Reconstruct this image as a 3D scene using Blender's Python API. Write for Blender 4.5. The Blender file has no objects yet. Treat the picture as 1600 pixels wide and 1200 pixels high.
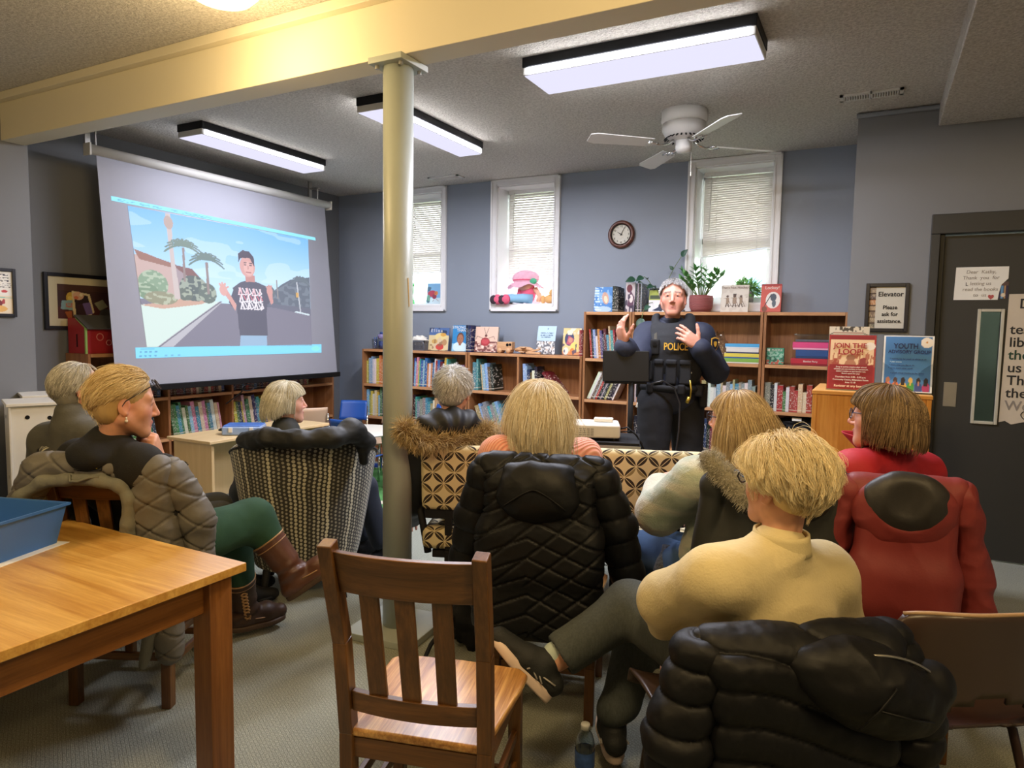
import bpy, bmesh, math, random
import numpy as np
import openvdb as vdb
from mathutils import Vector, Matrix, Euler
PI = math.pi
rnd = random.Random(7)
nrs = np.random.RandomState(11)
SC = bpy.context.scene
COL = SC.collection
V3 = lambda *a: np.array(a, dtype=np.float64)

def lin(h):
    if isinstance(h, str):
        h = h.lstrip('#'); c = [int(h[i:i+2], 16)/255 for i in (0, 2, 4)]
    else:
        c = list(h)[:3]
    return tuple((x/12.92 if x <= .04045 else ((x+.055)/1.055)**2.4) for x in c)
def lin4(h): return lin(h)+(1.0,)

# ---------------------------------------------------------------- objects
def link(o, parent=None):
    COL.objects.link(o)
    if parent is not None: o.parent = parent
    return o
def tag(o, label=None, cat=None, group=None, kind=None):
    if label: o['label'] = label
    if cat: o['category'] = cat
    if group: o['group'] = group
    if kind: o['kind'] = kind
    return o
def thing(name, label, cat, loc=(0, 0, 0), rz=0.0, group=None):
    o = bpy.data.objects.new(name, None); o.empty_display_size = .05
    o.location = loc; o.rotation_euler = (0, 0, rz)
    link(o); return tag(o, label, cat, group)
def kids(o): return [c for c in COL.objects if c.parent is o]
def dup(o, parent=None, loc=None, rz=None, label=None, group=None):
    c = o.copy(); COL.objects.link(c)
    if parent is not None: c.parent = parent
    if loc is not None: c.location = loc
    if rz is not None: c.rotation_euler = (0, 0, rz)
    if label: c['label'] = label
    if group: c['group'] = group
    for ch in kids(o): dup(ch, c)
    return c

class MB:
    def __init__(s): s.v = []; s.f = []; s.m = []; s.uv = {}
    def add(s, vs, fs, mi=0, uvs=None):
        b = len(s.v); s.v.extend([tuple(map(float, p)) for p in vs])
        for k, f in enumerate(fs):
            if uvs is not None: s.uv[len(s.f)] = [uvs[i] for i in f]
            s.f.append(tuple(b+i for i in f)); s.m.append(mi)
        return s
    def box(s, c, d, rot=None, mi=0, taper=1.0):
        x, y, z = d[0]/2, d[1]/2, d[2]/2
        vs = []
        for sz in (-1, 1):
            t = taper if sz > 0 else 1
            for sx, sy in ((-1, -1), (1, -1), (1, 1), (-1, 1)): vs.append((sx*x*t, sy*y*t, sz*z))
        if rot is not None:
            R = rot if isinstance(rot, Matrix) else Euler(rot).to_matrix()
            vs = [R @ Vector(p) for p in vs]
        vs = [(p[0]+c[0], p[1]+c[1], p[2]+c[2]) for p in vs]
        return s.add(vs, [(3, 2, 1, 0), (4, 5, 6, 7), (0, 1, 5, 4), (1, 2, 6, 5), (2, 3, 7, 6), (3, 0, 4, 7)], mi)
    def span(s, a, b, mi=0):
        return s.box([(a[i]+b[i])/2 for i in range(3)], [abs(b[i]-a[i]) for i in range(3)], mi=mi)
    def bar(s, a, b, w, h, up=(0, 0, 1), mi=0, w2=None, h2=None):
        a = Vector(a); b = Vector(b); d = (b-a).normalized(); u = Vector(up)
        if abs(d.dot(u)) > .98: u = Vector((0, 1, 0))
        r = d.cross(u).normalized(); u = r.cross(d).normalized()
        w2 = w if w2 is None else w2; h2 = h if h2 is None else h2
        vs = [a+r*sx*w/2+u*sy*h/2 for sx, sy in ((-1, -1), (1, -1), (1, 1), (-1, 1))]
        vs += [b+r*sx*w2/2+u*sy*h2/2 for sx, sy in ((-1, -1), (1, -1), (1, 1), (-1, 1))]
        return s.add(vs, [(3, 2, 1, 0), (4, 5, 6, 7), (0, 1, 5, 4), (1, 2, 6, 5), (2, 3, 7, 6), (3, 0, 4, 7)], mi)
    def cyl(s, a, b, r, r2=None, n=20, mi=0, caps=True):
        return s.tube([a, b], [r, r if r2 is None else r2], n, mi, caps)
    def tube(s, path, r, n=10, mi=0, caps=True, closed=False):
        P = [Vector(p) for p in path]; m = len(P)
        rr = r if isinstance(r, (list, tuple, np.ndarray)) else [r]*m
        vs = []; pr = None
        for i in range(m):
            if closed: t = P[(i+1) % m]-P[i-1]
            else: t = P[min(i+1, m-1)]-P[max(i-1, 0)]
            t.normalize()
            if pr is None:
                u = Vector((0, 0, 1)) if abs(t.z) < .9 else Vector((1, 0, 0))
                pr = t.cross(u).normalized()
            else:
                pr = (pr-t*pr.dot(t))
                if pr.length < 1e-6: pr = t.orthogonal()
                pr.normalize()
            q = t.cross(pr)
            for k in range(n):
                an = 2*PI*k/n; vs.append(P[i]+(pr*math.cos(an)+q*math.sin(an))*rr[i])
        fs = []
        for i in range(m if closed else m-1):
            j = (i+1) % m
            for k in range(n):
                fs.append((i*n+k, i*n+(k+1) % n, j*n+(k+1) % n, j*n+k))
        if caps and not closed:
            fs.append(tuple(reversed(range(n)))); fs.append(tuple((m-1)*n+k for k in range(n)))
        return s.add(vs, fs, mi)
    def lathe(s, prof, c=(0, 0, 0), n=32, mi=0, axis='z', caps=True):
        vs = []
        for r, z in prof:
            for k in range(n):
                a = 2*PI*k/n; p = (r*math.cos(a), r*math.sin(a), z)
                if axis == 'y': p = (p[0], p[2], p[1])
                if axis == 'x': p = (p[2], p[0], p[1])
                vs.append((p[0]+c[0], p[1]+c[1], p[2]+c[2]))
        fs = [(i*n+k, i*n+(k+1) % n, (i+1)*n+(k+1) % n, (i+1)*n+k) for i in range(len(prof)-1) for k in range(n)]
        if caps and prof[0][0] > 1e-6: fs.append(tuple(reversed(range(n))))
        if caps and prof[-1][0] > 1e-6: fs.append(tuple((len(prof)-1)*n+k for k in range(n)))
        return s.add(vs, fs, mi)
    def prism(s, poly, y0, y1, mi=0, plane='xz'):
        n = len(poly); vs = []
        for y in (y0, y1):
            for p in poly:
                vs.append({'xz': (p[0], y, p[1]), 'xy': (p[0], p[1], y), 'yz': (y, p[0], p[1])}[plane])
        fs = [tuple(range(n)), tuple(reversed(range(n, 2*n)))]+[(i, n+i, n+(i+1) % n, (i+1) % n) for i in range(n)]
        return s.add(vs, fs, mi)
    def grid(s, fn, nu, nv, mi=0, uvs=False, cu=False):
        vs = [fn(i/(nu-1) if not cu else i/nu, j/(nv-1)) for j in range(nv) for i in range(nu)]
        fs = []
        uv = [(i/(nu-1), j/(nv-1)) for j in range(nv) for i in range(nu)] if uvs else None
        for j in range(nv-1):
            for i in range(nu if cu else nu-1):
                i2 = (i+1) % nu
                fs.append((j*nu+i, j*nu+i2, (j+1)*nu+i2, (j+1)*nu+i))
        return s.add(vs, fs, mi, uv)

def obj(name, mb, mats, parent=None, smooth=False, bevel=0.0, solid=0.0, sub=0, loc=None, rot=None, fix=True, seg=2):
    me = bpy.data.meshes.new(name)
    me.from_pydata(mb.v, [], mb.f)
    for m in (mats if isinstance(mats, (list, tuple)) else [mats]): me.materials.append(m)
    if any(mb.m): me.polygons.foreach_set('material_index', mb.m)
    if mb.uv:
        l = me.uv_layers.new(name='UVMap'); i = 0
        for fi, f in enumerate(mb.f):
            for k in range(len(f)):
                l.data[i].uv = mb.uv.get(fi, [(0, 0)]*len(f))[k]; i += 1
    if fix:
        bm = bmesh.new(); bm.from_mesh(me); bmesh.ops.recalc_face_normals(bm, faces=bm.faces[:]); bm.to_mesh(me); bm.free()
    if smooth: me.polygons.foreach_set('use_smooth', [True]*len(me.polygons))
    me.update()
    o = bpy.data.objects.new(name, me); link(o, parent)
    if loc is not None: o.location = loc
    if rot is not None: o.rotation_euler = rot
    if solid: md = o.modifiers.new('s', 'SOLIDIFY'); md.thickness = solid; md.offset = 0
    if bevel:
        md = o.modifiers.new('b', 'BEVEL'); md.width = bevel; md.segments = seg; md.limit_method = 'ANGLE'; md.angle_limit = .6
        if smooth is False:
            me.polygons.foreach_set('use_smooth', [True]*len(me.polygons)); md.harden_normals = True
    if sub: md = o.modifiers.new('u', 'SUBSURF'); md.levels = sub; md.render_levels = sub
    return o

# ---------------------------------------------------------------- materials
class NT:
    def __init__(s, name):
        s.mat = bpy.data.materials.new(name); s.mat.use_nodes = True
        s.t = s.mat.node_tree; s.n = s.t.nodes; s.n.clear()
        s.out = s.n.new('ShaderNodeOutputMaterial')
    def node(s, typ, **kw):
        n = s.n.new(typ)
        for k, v in kw.items():
            if k.startswith('i_'):
                key = k[2:].replace('_', ' '); s.put(n.inputs[key], v)
            else: setattr(n, k, v)
        return n
    def put(s, sock, v):
        if isinstance(v, bpy.types.NodeSocket): s.t.links.new(v, sock)
        else: sock.default_value = v
    def math(s, op, a, b=None, c=None):
        n = s.n.new('ShaderNodeMath'); n.operation = op; s.put(n.inputs[0], a)
        if b is not None: s.put(n.inputs[1], b)
        if c is not None: s.put(n.inputs[2], c)
        return n.outputs[0]
    def mix(s, f, a, b):
        n = s.n.new('ShaderNodeMix'); n.data_type = 'RGBA'
        s.put(n.inputs[0], f); s.put(n.inputs[6], a); s.put(n.inputs[7], b); return n.outputs[2]
    def coord(s, kind='Object', scale=(1, 1, 1), rot=(0, 0, 0)):
        tc = s.n.new('ShaderNodeTexCoord'); mp = s.n.new('ShaderNodeMapping')
        s.t.links.new(tc.outputs[kind], mp.inputs[0]); mp.inputs['Scale'].default_value = scale; mp.inputs['Rotation'].default_value = rot
        return mp.outputs[0]
    def noise(s, vec, scale, detail=3.0, rough=.5, dist=0.0):
        n = s.n.new('ShaderNodeTexNoise'); s.put(n.inputs['Vector'], vec)
        n.inputs['Scale'].default_value = scale; n.inputs['Detail'].default_value = detail
        n.inputs['Roughness'].default_value = rough; n.inputs['Distortion'].default_value = dist
        return n.outputs['Fac']
    def ramp(s, f, stops):
        n = s.n.new('ShaderNodeValToRGB'); s.put(n.inputs[0], f); e = n.color_ramp.elements
        while len(e) < len(stops): e.new(.5)
        for k, (p, c) in enumerate(stops): e[k].position = p; e[k].color = c if len(c) == 4 else tuple(c)+(1,)
        return n.outputs[0]
    def bump(s, h, strength=.3, dist=.01, normal=None):
        n = s.n.new('ShaderNodeBump'); s.put(n.inputs['Height'], h)
        n.inputs['Strength'].default_value = strength; n.inputs['Distance'].default_value = dist
        if normal is not None: s.put(n.inputs['Normal'], normal)
        return n.outputs[0]
    def bsdf(s, color, rough=.6, metal=0.0, normal=None, **kw):
        b = s.n.new('ShaderNodeBsdfPrincipled')
        s.put(b.inputs['Base Color'], color); s.put(b.inputs['Roughness'], rough); b.inputs['Metallic'].default_value = metal
        if normal is not None: s.put(b.inputs['Normal'], normal)
        for k, v in kw.items(): s.put(b.inputs[k.replace('_', ' ')], v)
        s.t.links.new(b.outputs[0], s.out.inputs[0]); return b

def pm(name, color, rough=.6, metal=0.0, var=.08, vs=8.0, bump=0.0, bs=150.0, bd=.003, **kw):
    t = NT(name); c = lin4(color); co = t.coord()
    col = c
    if var:
        f = t.noise(co, vs, 4.0)
        col = t.mix(f, tuple(x*(1-var*1.6) for x in c[:3])+(1,), tuple(min(1, x*(1+var*1.6)) for x in c[:3])+(1,))
    nm = None
    if bump: nm = t.bump(t.noise(co, bs, 3.0), bump, bd)
    t.bsdf(col, rough, metal, nm, **kw); return t.mat

def wood(name, dark, light, axis='x', scale=1.0, rough=.35, ring=1.0, coat=0.0):
    t = NT(name); s = {'x': (1.2, 14, 14), 'y': (14, 1.2, 14), 'z': (14, 14, 1.2)}[axis]
    co = t.coord(scale=tuple(k*scale for k in s))
    n1 = t.noise(co, 1.6, 6.0, .62, .9)
    s2 = {'x': (2, 60, 60), 'y': (60, 2, 60), 'z': (60, 60, 2)}[axis]
    n2 = t.noise(t.coord(scale=tuple(k*scale for k in s2)), 3.0, 3.0, .6)
    f = t.math('ADD', t.math('MULTIPLY', n1, .7), t.math('MULTIPLY', n2, .3))
    f = t.math('MULTIPLY_ADD', t.math('SUBTRACT', f, .5), 1.9*ring, .5)
    col = t.ramp(f, [(.12, lin4(dark)), (.5, lin4([ (lin_mid(dark, light, i)) for i in range(3)])), (.9, lin4(light))])
    nm = t.bump(n2, .12, .002)
    t.bsdf(col, rough, 0, nm, Coat_Weight=coat, Coat_Roughness=.25); return t.mat
def lin_mid(a, b, i):
    a = a.lstrip('#'); b = b.lstrip('#')
    return (int(a[2*i:2*i+2], 16)+int(b[2*i:2*i+2], 16))/510
def emit(name, color, strength):
    t = NT(name); e = t.node('ShaderNodeEmission', i_Color=lin4(color), i_Strength=strength)
    t.t.links.new(e.outputs[0], t.out.inputs[0]); return t.mat
def attr_mat(name, rough=.6, emis=0.0, bump=0.0, bs=200, attr='Col', **kw):
    t = NT(name); a = t.node('ShaderNodeAttribute', attribute_name=attr)
    nm = t.bump(t.noise(t.coord(), bs, 3.0), bump, .002) if bump else None
    b = t.bsdf(a.outputs['Color'], rough, 0, nm, **kw)
    if emis:
        t.put(b.inputs['Emission Color'], a.outputs['Color']); b.inputs['Emission Strength'].default_value = emis
    return t.mat
def glass_mat(name, tint='#ffffff', refl=.06, rough=.02):
    t = NT(name)
    tr = t.node('ShaderNodeBsdfTransparent', i_Color=lin4(tint)); gl = t.node('ShaderNodeBsdfGlossy', i_Roughness=rough)
    m = t.node('ShaderNodeMixShader'); m.inputs[0].default_value = refl
    t.t.links.new(tr.outputs[0], m.inputs[1]); t.t.links.new(gl.outputs[0], m.inputs[2]); t.t.links.new(m.outputs[0], t.out.inputs[0])
    return t.mat

# ---------------------------------------------------------------- writing
def text(body, size, mat, parent, loc, rot=(PI/2, 0, 0), name='lettering', align='CENTER', sx=1.0, ext=.0004, spacing=1.0, shear=0.0, bold=0.0, lines=1.0):
    cu = bpy.data.curves.new(name, 'FONT'); cu.body = body; cu.size = size; cu.align_x = align; cu.align_y = 'CENTER'
    cu.extrude = ext; cu.space_character = spacing; cu.shear = shear; cu.offset = bold; cu.space_line = lines; cu.resolution_u = 3
    cu.materials.append(mat)
    tmp = bpy.data.objects.new('tmp', cu); me = bpy.data.meshes.new_from_object(tmp); bpy.data.objects.remove(tmp)
    me.name = name
    if not me.materials: me.materials.append(mat)
    o = bpy.data.objects.new(name, me); link(o, parent); o.location = loc; o.rotation_euler = rot; o.scale = (sx, 1, 1)
    return o

# a flat printed picture: a fine grid whose points carry the ink colours (u to the right, v up, 0..1)
def picture(name, w, h, nu, nv, paint, mat, parent=None, loc=(0, 0, 0), rot=(0, 0, 0), thick=.0, bend=None):
    u, v = np.meshgrid(np.linspace(0, 1, nu), np.linspace(0, 1, nv)); u = u.ravel(); v = v.ravel()
    c = paint(u, v)
    z = np.zeros_like(u) if bend is None else bend(u, v)
    P = np.stack([(u-.5)*w, z, (v-.5)*h], 1)
    me = bpy.data.meshes.new(name)
    i, j = np.meshgrid(np.arange(nu-1), np.arange(nv-1)); a = (j*nu+i).ravel()
    F = np.stack([a, a+1, a+nu+1, a+nu], 1)
    build(me, P, F)
    at = me.color_attributes.new('Col', 'FLOAT_COLOR', 'POINT')
    at.data.foreach_set('color', np.concatenate([srgb2lin(c), np.ones((len(u), 1))], 1).astype(np.float32).ravel())
    me.materials.append(mat)
    o = bpy.data.objects.new(name, me); link(o, parent); o.location = loc; o.rotation_euler = rot
    if thick: md = o.modifiers.new('s', 'SOLIDIFY'); md.thickness = thick; md.offset = -1
    return o
def srgb2lin(c): return np.where(c <= .04045, c/12.92, ((np.clip(c, 0, 1)+.055)/1.055)**2.4)
def build(me, P, F):
    P = np.asarray(P, np.float32); F = np.asarray(F, np.int32)
    me.vertices.add(len(P)); me.vertices.foreach_set('co', P.ravel())
    k = F.shape[1]; me.loops.add(F.size); me.loops.foreach_set('vertex_index', F.ravel())
    me.polygons.add(len(F)); me.polygons.foreach_set('loop_start', np.arange(0, F.size, k, dtype=np.int32))
    try: me.polygons.foreach_set('loop_total', np.full(len(F), k, np.int32))
    except Exception: pass
    me.update(calc_edges=True); me.validate()
def hexa(h): h = h.lstrip('#'); return np.array([int(h[i:i+2], 16)/255 for i in (0, 2, 4)])
class Ink:   # tiny painter over u,v samples
    def __init__(s, u, v, bg, asp=1.0): s.u = u; s.v = v; s.a = asp; s.c = np.tile(hexa(bg), (len(u), 1))
    def put(s, m, col, al=1.0):
        k = (m.astype(float) if m.dtype == bool else np.clip(m, 0, 1))[:, None]*al
        s.c = s.c*(1-k)+(hexa(col) if isinstance(col, str) else col)*k; return s
    def rect(s, x0, y0, x1, y1, col, al=1.0): return s.put((s.u >= x0) & (s.u <= x1) & (s.v >= y0) & (s.v <= y1), col, al)
    def ell(s, x, y, rx, ry, col, al=1.0, rot=0):
        du = (s.u-x)*s.a; dv = s.v-y; c, n = math.cos(rot), math.sin(rot); a = du*c+dv*n; b = -du*n+dv*c
        return s.put((a/(rx*s.a))**2+(b/ry)**2 <= 1, col, al)
    def poly(s, pts, col, al=1.0):
        ins = np.zeros(len(s.u), bool); n = len(pts)
        for i in range(n):
            x0, y0 = pts[i]; x1, y1 = pts[(i+1) % n]
            if y0 == y1: continue
            cnd = ((y0 <= s.v) != (y1 <= s.v)) & (s.u < (x1-x0)*(s.v-y0)/(y1-y0)+x0); ins ^= cnd
        return s.put(ins, col, al)
    def line(s, x0, y0, x1, y1, w, col, al=1.0):
        dx, dy = (x1-x0)*s.a, y1-y0; L = dx*dx+dy*dy+1e-12
        t = np.clip(((s.u-x0)*s.a*dx+(s.v-y0)*dy)/L, 0, 1)
        d = np.hypot((s.u-x0)*s.a-t*dx, s.v-y0-t*dy); return s.put(d < w, col, al)
    def blotch(s, m, col, sc=30, th=.5, al=1.0, seed=0):
        n = vnoise(s.u*sc*s.a, s.v*sc, np.full_like(s.u, seed*7.3)); return s.put(m & (n > th), col, al)
def vnoise(x, y, z):
    def h(i, j, k):
        n = (i*374761393+j*668265263+k*1274126177) & 0x7fffffff
        n = ((n ^ (n >> 13))*1274126177) & 0x7fffffff
        return ((n ^ (n >> 16)) & 0xffff)/65535.0
    xi, yi, zi = np.floor(x).astype(np.int64), np.floor(y).astype(np.int64), np.floor(z).astype(np.int64)
    fx, fy, fz = x-xi, y-yi, z-zi; s = lambda t: t*t*(3-2*t); fx, fy, fz = s(fx), s(fy), s(fz)
    r = 0
    for a in (0, 1):
        for b in (0, 1):
            for c in (0, 1):
                w = (fx if a else 1-fx)*(fy if b else 1-fy)*(fz if c else 1-fz); r = r+w*h(xi+a, yi+b, zi+c)
    return r
def fbm(P, sc, oct=3):
    r = 0; a = 1.0; t = 0
    for o in range(oct): r = r+a*vnoise(P[:, 0]*sc+9.1*o, P[:, 1]*sc+3.7*o, P[:, 2]*sc+5.3*o); t += a; a *= .5; sc *= 2.03
    return r/t-.5
# ================================================================ the setting
H = 3.03; YB = 6.27; XL = -5.66; XN = -5.36; YE = 5.43; XE = -.18; BZ = 2.735
def wallmat(name, c):
    t = NT(name); co = t.coord(); n = t.noise(co, 1.3, 3); n2 = t.noise(co, 260, 2)
    b = lin4(c); col = t.mix(n, tuple(x*.94 for x in b[:3])+(1,), tuple(x*1.05 for x in b[:3])+(1,))
    t.bsdf(col, .55, 0, t.bump(n2, .10, .001)); return t.mat
M = {}
M['wall'] = wallmat('slate_wall_paint', '#8a93a1')
M['wall2'] = wallmat('slate_wall_paint_front_lit', '#75777a')  # same slate paint, with the tone of the warm front light put into its colour
M['cream'] = wallmat('cream_beam_paint', '#dfd6bd')
M['doorblk'] = wallmat('charcoal_door_paint', '#2e2d29')
def ceil_mat():
    t = NT('popcorn_ceiling'); co = t.coord(); n = t.noise(co, 62, 4, .7); n2 = t.noise(co, 150, 2)
    col = t.ramp(n, [(.36, lin4('#b9b4ac')), (.5, lin4('#d0cbc3')), (.64, lin4('#e2ded6'))])
    h = t.math('ADD', t.math('MULTIPLY', n, .8), t.math('MULTIPLY', n2, .3))
    t.bsdf(col, .9, 0, t.bump(h, .9, .02)); return t.mat
M['ceil'] = ceil_mat()
def carpet_mat():
    t = NT('sage_loop_carpet'); co = t.coord(rot=(0, 0, .49))
    n = t.noise(co, 210, 3, .75); n2 = t.noise(co, 2.2, 3)
    br = t.node('ShaderNodeTexBrick'); t.put(br.inputs['Vector'], co); br.inputs['Scale'].default_value = 20
    br.inputs['Mortar Size'].default_value = .03; br.inputs['Mortar Smooth'].default_value = .6
    n3 = t.noise(t.coord(scale=(18, 90, 1), rot=(0, 0, .49)), 3, 3, .6)
    a = t.ramp(n, [(.36, lin4('#6f7466')), (.5, lin4('#9a9e8d')), (.64, lin4('#c5c8b5'))])
    a = t.mix(t.math('MULTIPLY', br.outputs['Fac'], .45), a, lin4('#6c6c60'))
    a = t.mix(t.math('MULTIPLY', n3, .30), a, lin4('#85857a'))
    a = t.mix(t.math('MULTIPLY', n2, .18), a, lin4('#7b7b70'))
    t.bsdf(a, .95, 0, t.bump(t.math('SUBTRACT', n, t.math('MULTIPLY', br.outputs['Fac'], .4)), .7, .006), Sheen_Weight=.15); return t.mat
M['carpet'] = carpet_mat()
M['white'] = pm('white_gloss_paint', '#e9e9ea', .35, var=.02)
M['offwhite'] = pm('off_white_laminate', '#dcd6c8', .4, var=.03)
M['black'] = pm('black_plastic', '#0b0b0d', .5, var=.03, Specular_IOR_Level=.25)
M['blackmat'] = pm('black_matte', '#161618', .7, var=.05, Specular_IOR_Level=.3)
M['steel'] = pm('brushed_steel', '#b9b6ae', .35, .9, var=.05)
M['chrome'] = pm('chrome', '#d8d8d8', .12, 1.0, var=0)
M['screenw'] = pm('screen_fabric', '#94959f', .8, var=.01)
M['paper'] = pm('paper_white', '#e9e5da', .8, var=.03)
M['kraft'] = pm('kraft_paper', '#cdbfa9', .85, var=.06)
M['inkblack'] = pm('black_ink', '#161412', .8, var=0)
M['glass'] = glass_mat('window_glass', '#f4f8fa', .05)
M['acrylic'] = glass_mat('clear_acrylic', '#eef1f2', .10)
S_ = 'structure'
tag(obj('floor', MB().span((-6, -3.2, -.1), (3.2, 8.0, 0)), M['carpet']), kind=S_)
tag(obj('ceiling', MB().span((-6, -3.2, H), (3.2, YB+.6, H+.1)), M['ceil']), kind=S_)
w = MB()   # window wall with three deep openings
WIN = [(-4.845, -4.205), (-3.515, -2.87), (-1.485, -.825)]; WZ0, WZ1 = 1.755, 2.965
xs = XL
for a, b in WIN:
    w.span((xs, YB, 0), (a, YB+.3, H)); w.span((a, YB, 0), (b, YB+.3, WZ0)); w.span((a, YB, WZ1), (b, YB+.3, H)); xs = b
w.span((xs, YB, 0), (XE+.3, YB+.3, H))
tag(obj('wall_back', w, M['wall']), kind=S_)
tag(obj('wall_left', MB().span((XL-.15, 2.7, 0), (XL, YB+.3, H)), M['wall2']), kind=S_)
tag(obj('wall_near_left', MB().span((XN-.4, -3.2, 0), (XN, 2.757, H)), M['wall2'], bevel=.004), kind=S_)
w = MB(); DX0, DX1, DZ = .297, 1.42, 2.31
w.span((XE, YE, 0), (DX0, YE+.14, H)); w.span((DX0, YE, DZ), (DX1, YE+.14, H)); w.span((DX1, YE, 0), (3.2, YE+.14, H)); w.span((XE, YE+.14, 0), (XE+.12, YB, H))
tag(obj('wall_elevator', w, M['wall2']), kind=S_)
tag(obj('wall_right', MB().span((3.05, -3.2, 0), (3.2, YE+.2, H)), M['wall2']), kind=S_)
tag(obj('wall_rear', MB().span((-6, -3.3, 0), (3.2, -3.15, H)), M['wall2']), kind=S_)
# boxed ceiling duct at the far right
tag(obj('trim_1', MB().span((.30, 3.3, H-.14), (.95, YE, H)), M['ceil'], bevel=.006), kind=S_)
tag(obj('trim_2', MB().cyl((XE-.01, YE-.02, H-.02), (2.2, YE-.02, H-.02), .016), M['wall2'], smooth=True), kind=S_)
tag(obj('baseboard_elevator', MB().span((XE, YE-.012, 0), (DX0-.1, YE, .1)).span((DX1+.1, YE-.012, 0), (3.05, YE, .1)), M['doorblk']), kind=S_)
tag(obj('baseboard_back', MB().span((XL, YB-.012, 0), (XE, YB, .1)), M['doorblk']), kind=S_)
# the beam, its small crown ledge, the pipe column
tag(obj('beam', MB().span((XN, 2.588, BZ), (3.05, 2.738, H)), M['cream'], bevel=.004), kind=S_)
tag(obj('trim_3', MB().span((XN, 2.54, H-.05), (3.05, 2.588, H)), M['cream'], bevel=.004), kind=S_)
M['column'] = pm('column_enamel', '#a9afa6', .42, var=.05, vs=3, bump=.12, bs=18, bd=.003)
CX, CY = -2.03, 2.655
col = thing('column', None, None, (CX, CY, 0)); col['kind'] = S_
obj('shaft', MB().cyl((0, 0, .03), (0, 0, BZ-.028), .071, n=40), M['column'], col, smooth=True, fix=True)
obj('cap_plate', MB().span((-.095, -.105, BZ-.03), (.095, .105, BZ-.001)), M['column'], col, bevel=.003)
b = MB().span((-.19, -.19, 0), (.19, .19, .035))
obj('base_plate', b, M['column'], col, bevel=.004, rot=(0, 0, .1))
b = MB()
for k in range(4):
    a = PI/4+k*PI/2; b.cyl((.095*math.cos(a), .1*math.sin(a), BZ-.045), (.095*math.cos(a), .1*math.sin(a), BZ-.03), .01, n=8)
obj('bolt', b, M['steel'], col)
obj('paint_scratch', MB().bar((.0705, -.014, 1.735), (.0712, -.006, 1.60), .004, .0025, (1, 0, 0)), pm('bare_scratch', '#c9a566', .7, var=0), col)
# windows
for i, (a, c) in enumerate(WIN):
    wn = thing('window_%d' % (i+1), None, None, ((a+c)/2, YB, 0)); wn['kind'] = S_
    hw = (c-a)/2; b = MB()
    cs = .068; zt = H-.003
    for s in (-1, 1):
        x0, x1 = sorted((s*hw, s*(hw+cs))); b.span((x0, -.022, WZ0-cs), (x1, 0, zt)); x0, x1 = sorted((s*(hw+cs-.02), s*(hw+cs))); b.span((x0, -.034, WZ0-cs), (x1, -.022, zt))
        x0, x1 = sorted((s*(hw+.004), s*(hw+.018))); b.span((x0, -.028, WZ0-.018), (x1, -.022, WZ1+.018))
    b.span((-hw, -.022, WZ1), (hw, 0, zt)); b.span((-hw, -.022, WZ0-cs), (hw, 0, WZ0)); b.span((-hw-cs, -.034, WZ0-cs), (hw+cs, -.022, WZ0-cs+.02)); b.span((-hw-cs, -.034, zt-.02), (hw+cs, -.022, zt))
    obj('casing', b, M['white'], wn, bevel=.003)
    b = MB()
    for s in (-1, 1): b.box((s*(hw-.005), .15, (WZ0+WZ1)/2), (.012, .3, WZ1-WZ0))
    b.box((0, .15, WZ0+.006), (2*hw, .3, .012)); b.box((0, .15, WZ1-.006), (2*hw, .3, .012))
    obj('reveal', b, M['white'], wn)
    b = MB()
    for s in (-1, 1): b.box((s*(hw-.04), .262, (WZ0+WZ1)/2), (.058, .045, WZ1-WZ0-.03))
    for z in (WZ0+.045, (WZ0+WZ1)/2-.02, WZ1-.045): b.box((0, .262, z), (2*hw-.03, .045, .055))
    obj('sash', b, M['white'], wn, bevel=.004)
    obj('pane', MB().box((0, .27, (WZ0+WZ1)/2), (2*hw-.08, .004, WZ1-WZ0-.06)), M['glass'], wn)
# elevator door: frame, leaf, lite, pull plate
d = thing('door_1', None, None, (DX0, YE, 0)); d['kind'] = S_
b = MB().span((0, -.02, 0), (.055, .14, DZ-.13)).span((DX1-DX0-.055, -.02, 0), (DX1-DX0, .14, DZ-.13)).span((0, -.02, DZ-.13), (DX1-DX0, .14, DZ))
b.span((.0555, .02, 0), (.085, .14, DZ-.1305))
obj('door_frame', b, M['doorblk'], d, bevel=.005)
lx0, lx1, lz0, lz1 = .315, .425, .94, 1.665
b = MB(); y0, y1 = .045, .09; e = DX1-DX0-.06
b.span((.08, y0, .01), (lx0, y1, DZ-.14)); b.span((lx1, y0, .01), (e, y1, DZ-.14)); b.span((lx0, y0, .01), (lx1, y1, lz0)); b.span((lx0, y0, lz1), (lx1, y1, DZ-.14))
obj('door_leaf', b, M['doorblk'], d)
b = MB(); t_ = .019
b.span((lx0-t_, y0-.014, lz0-t_), (lx0, y0, lz1+t_)).span((lx1, y0-.014, lz0-t_), (lx1+t_, y0, lz1+t_)).span((lx0, y0-.014, lz0-t_), (lx1, y0, lz0)).span((lx0, y0-.014, lz1), (lx1, y0, lz1+t_))
obj('lite_frame', b, pm('ivory_metal', '#bdb7a4', .4), d, bevel=.003)
obj('pane', MB().span((lx0, y0+.02, lz0), (lx1, y0+.024, lz1)), glass_mat('door_glass', '#b4bbb4', .06), d)
obj('pull_plate', MB().span((.133, y0-.004, 1.024), (.209, y0, 1.19)), M['steel'], d, bevel=.002)
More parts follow.
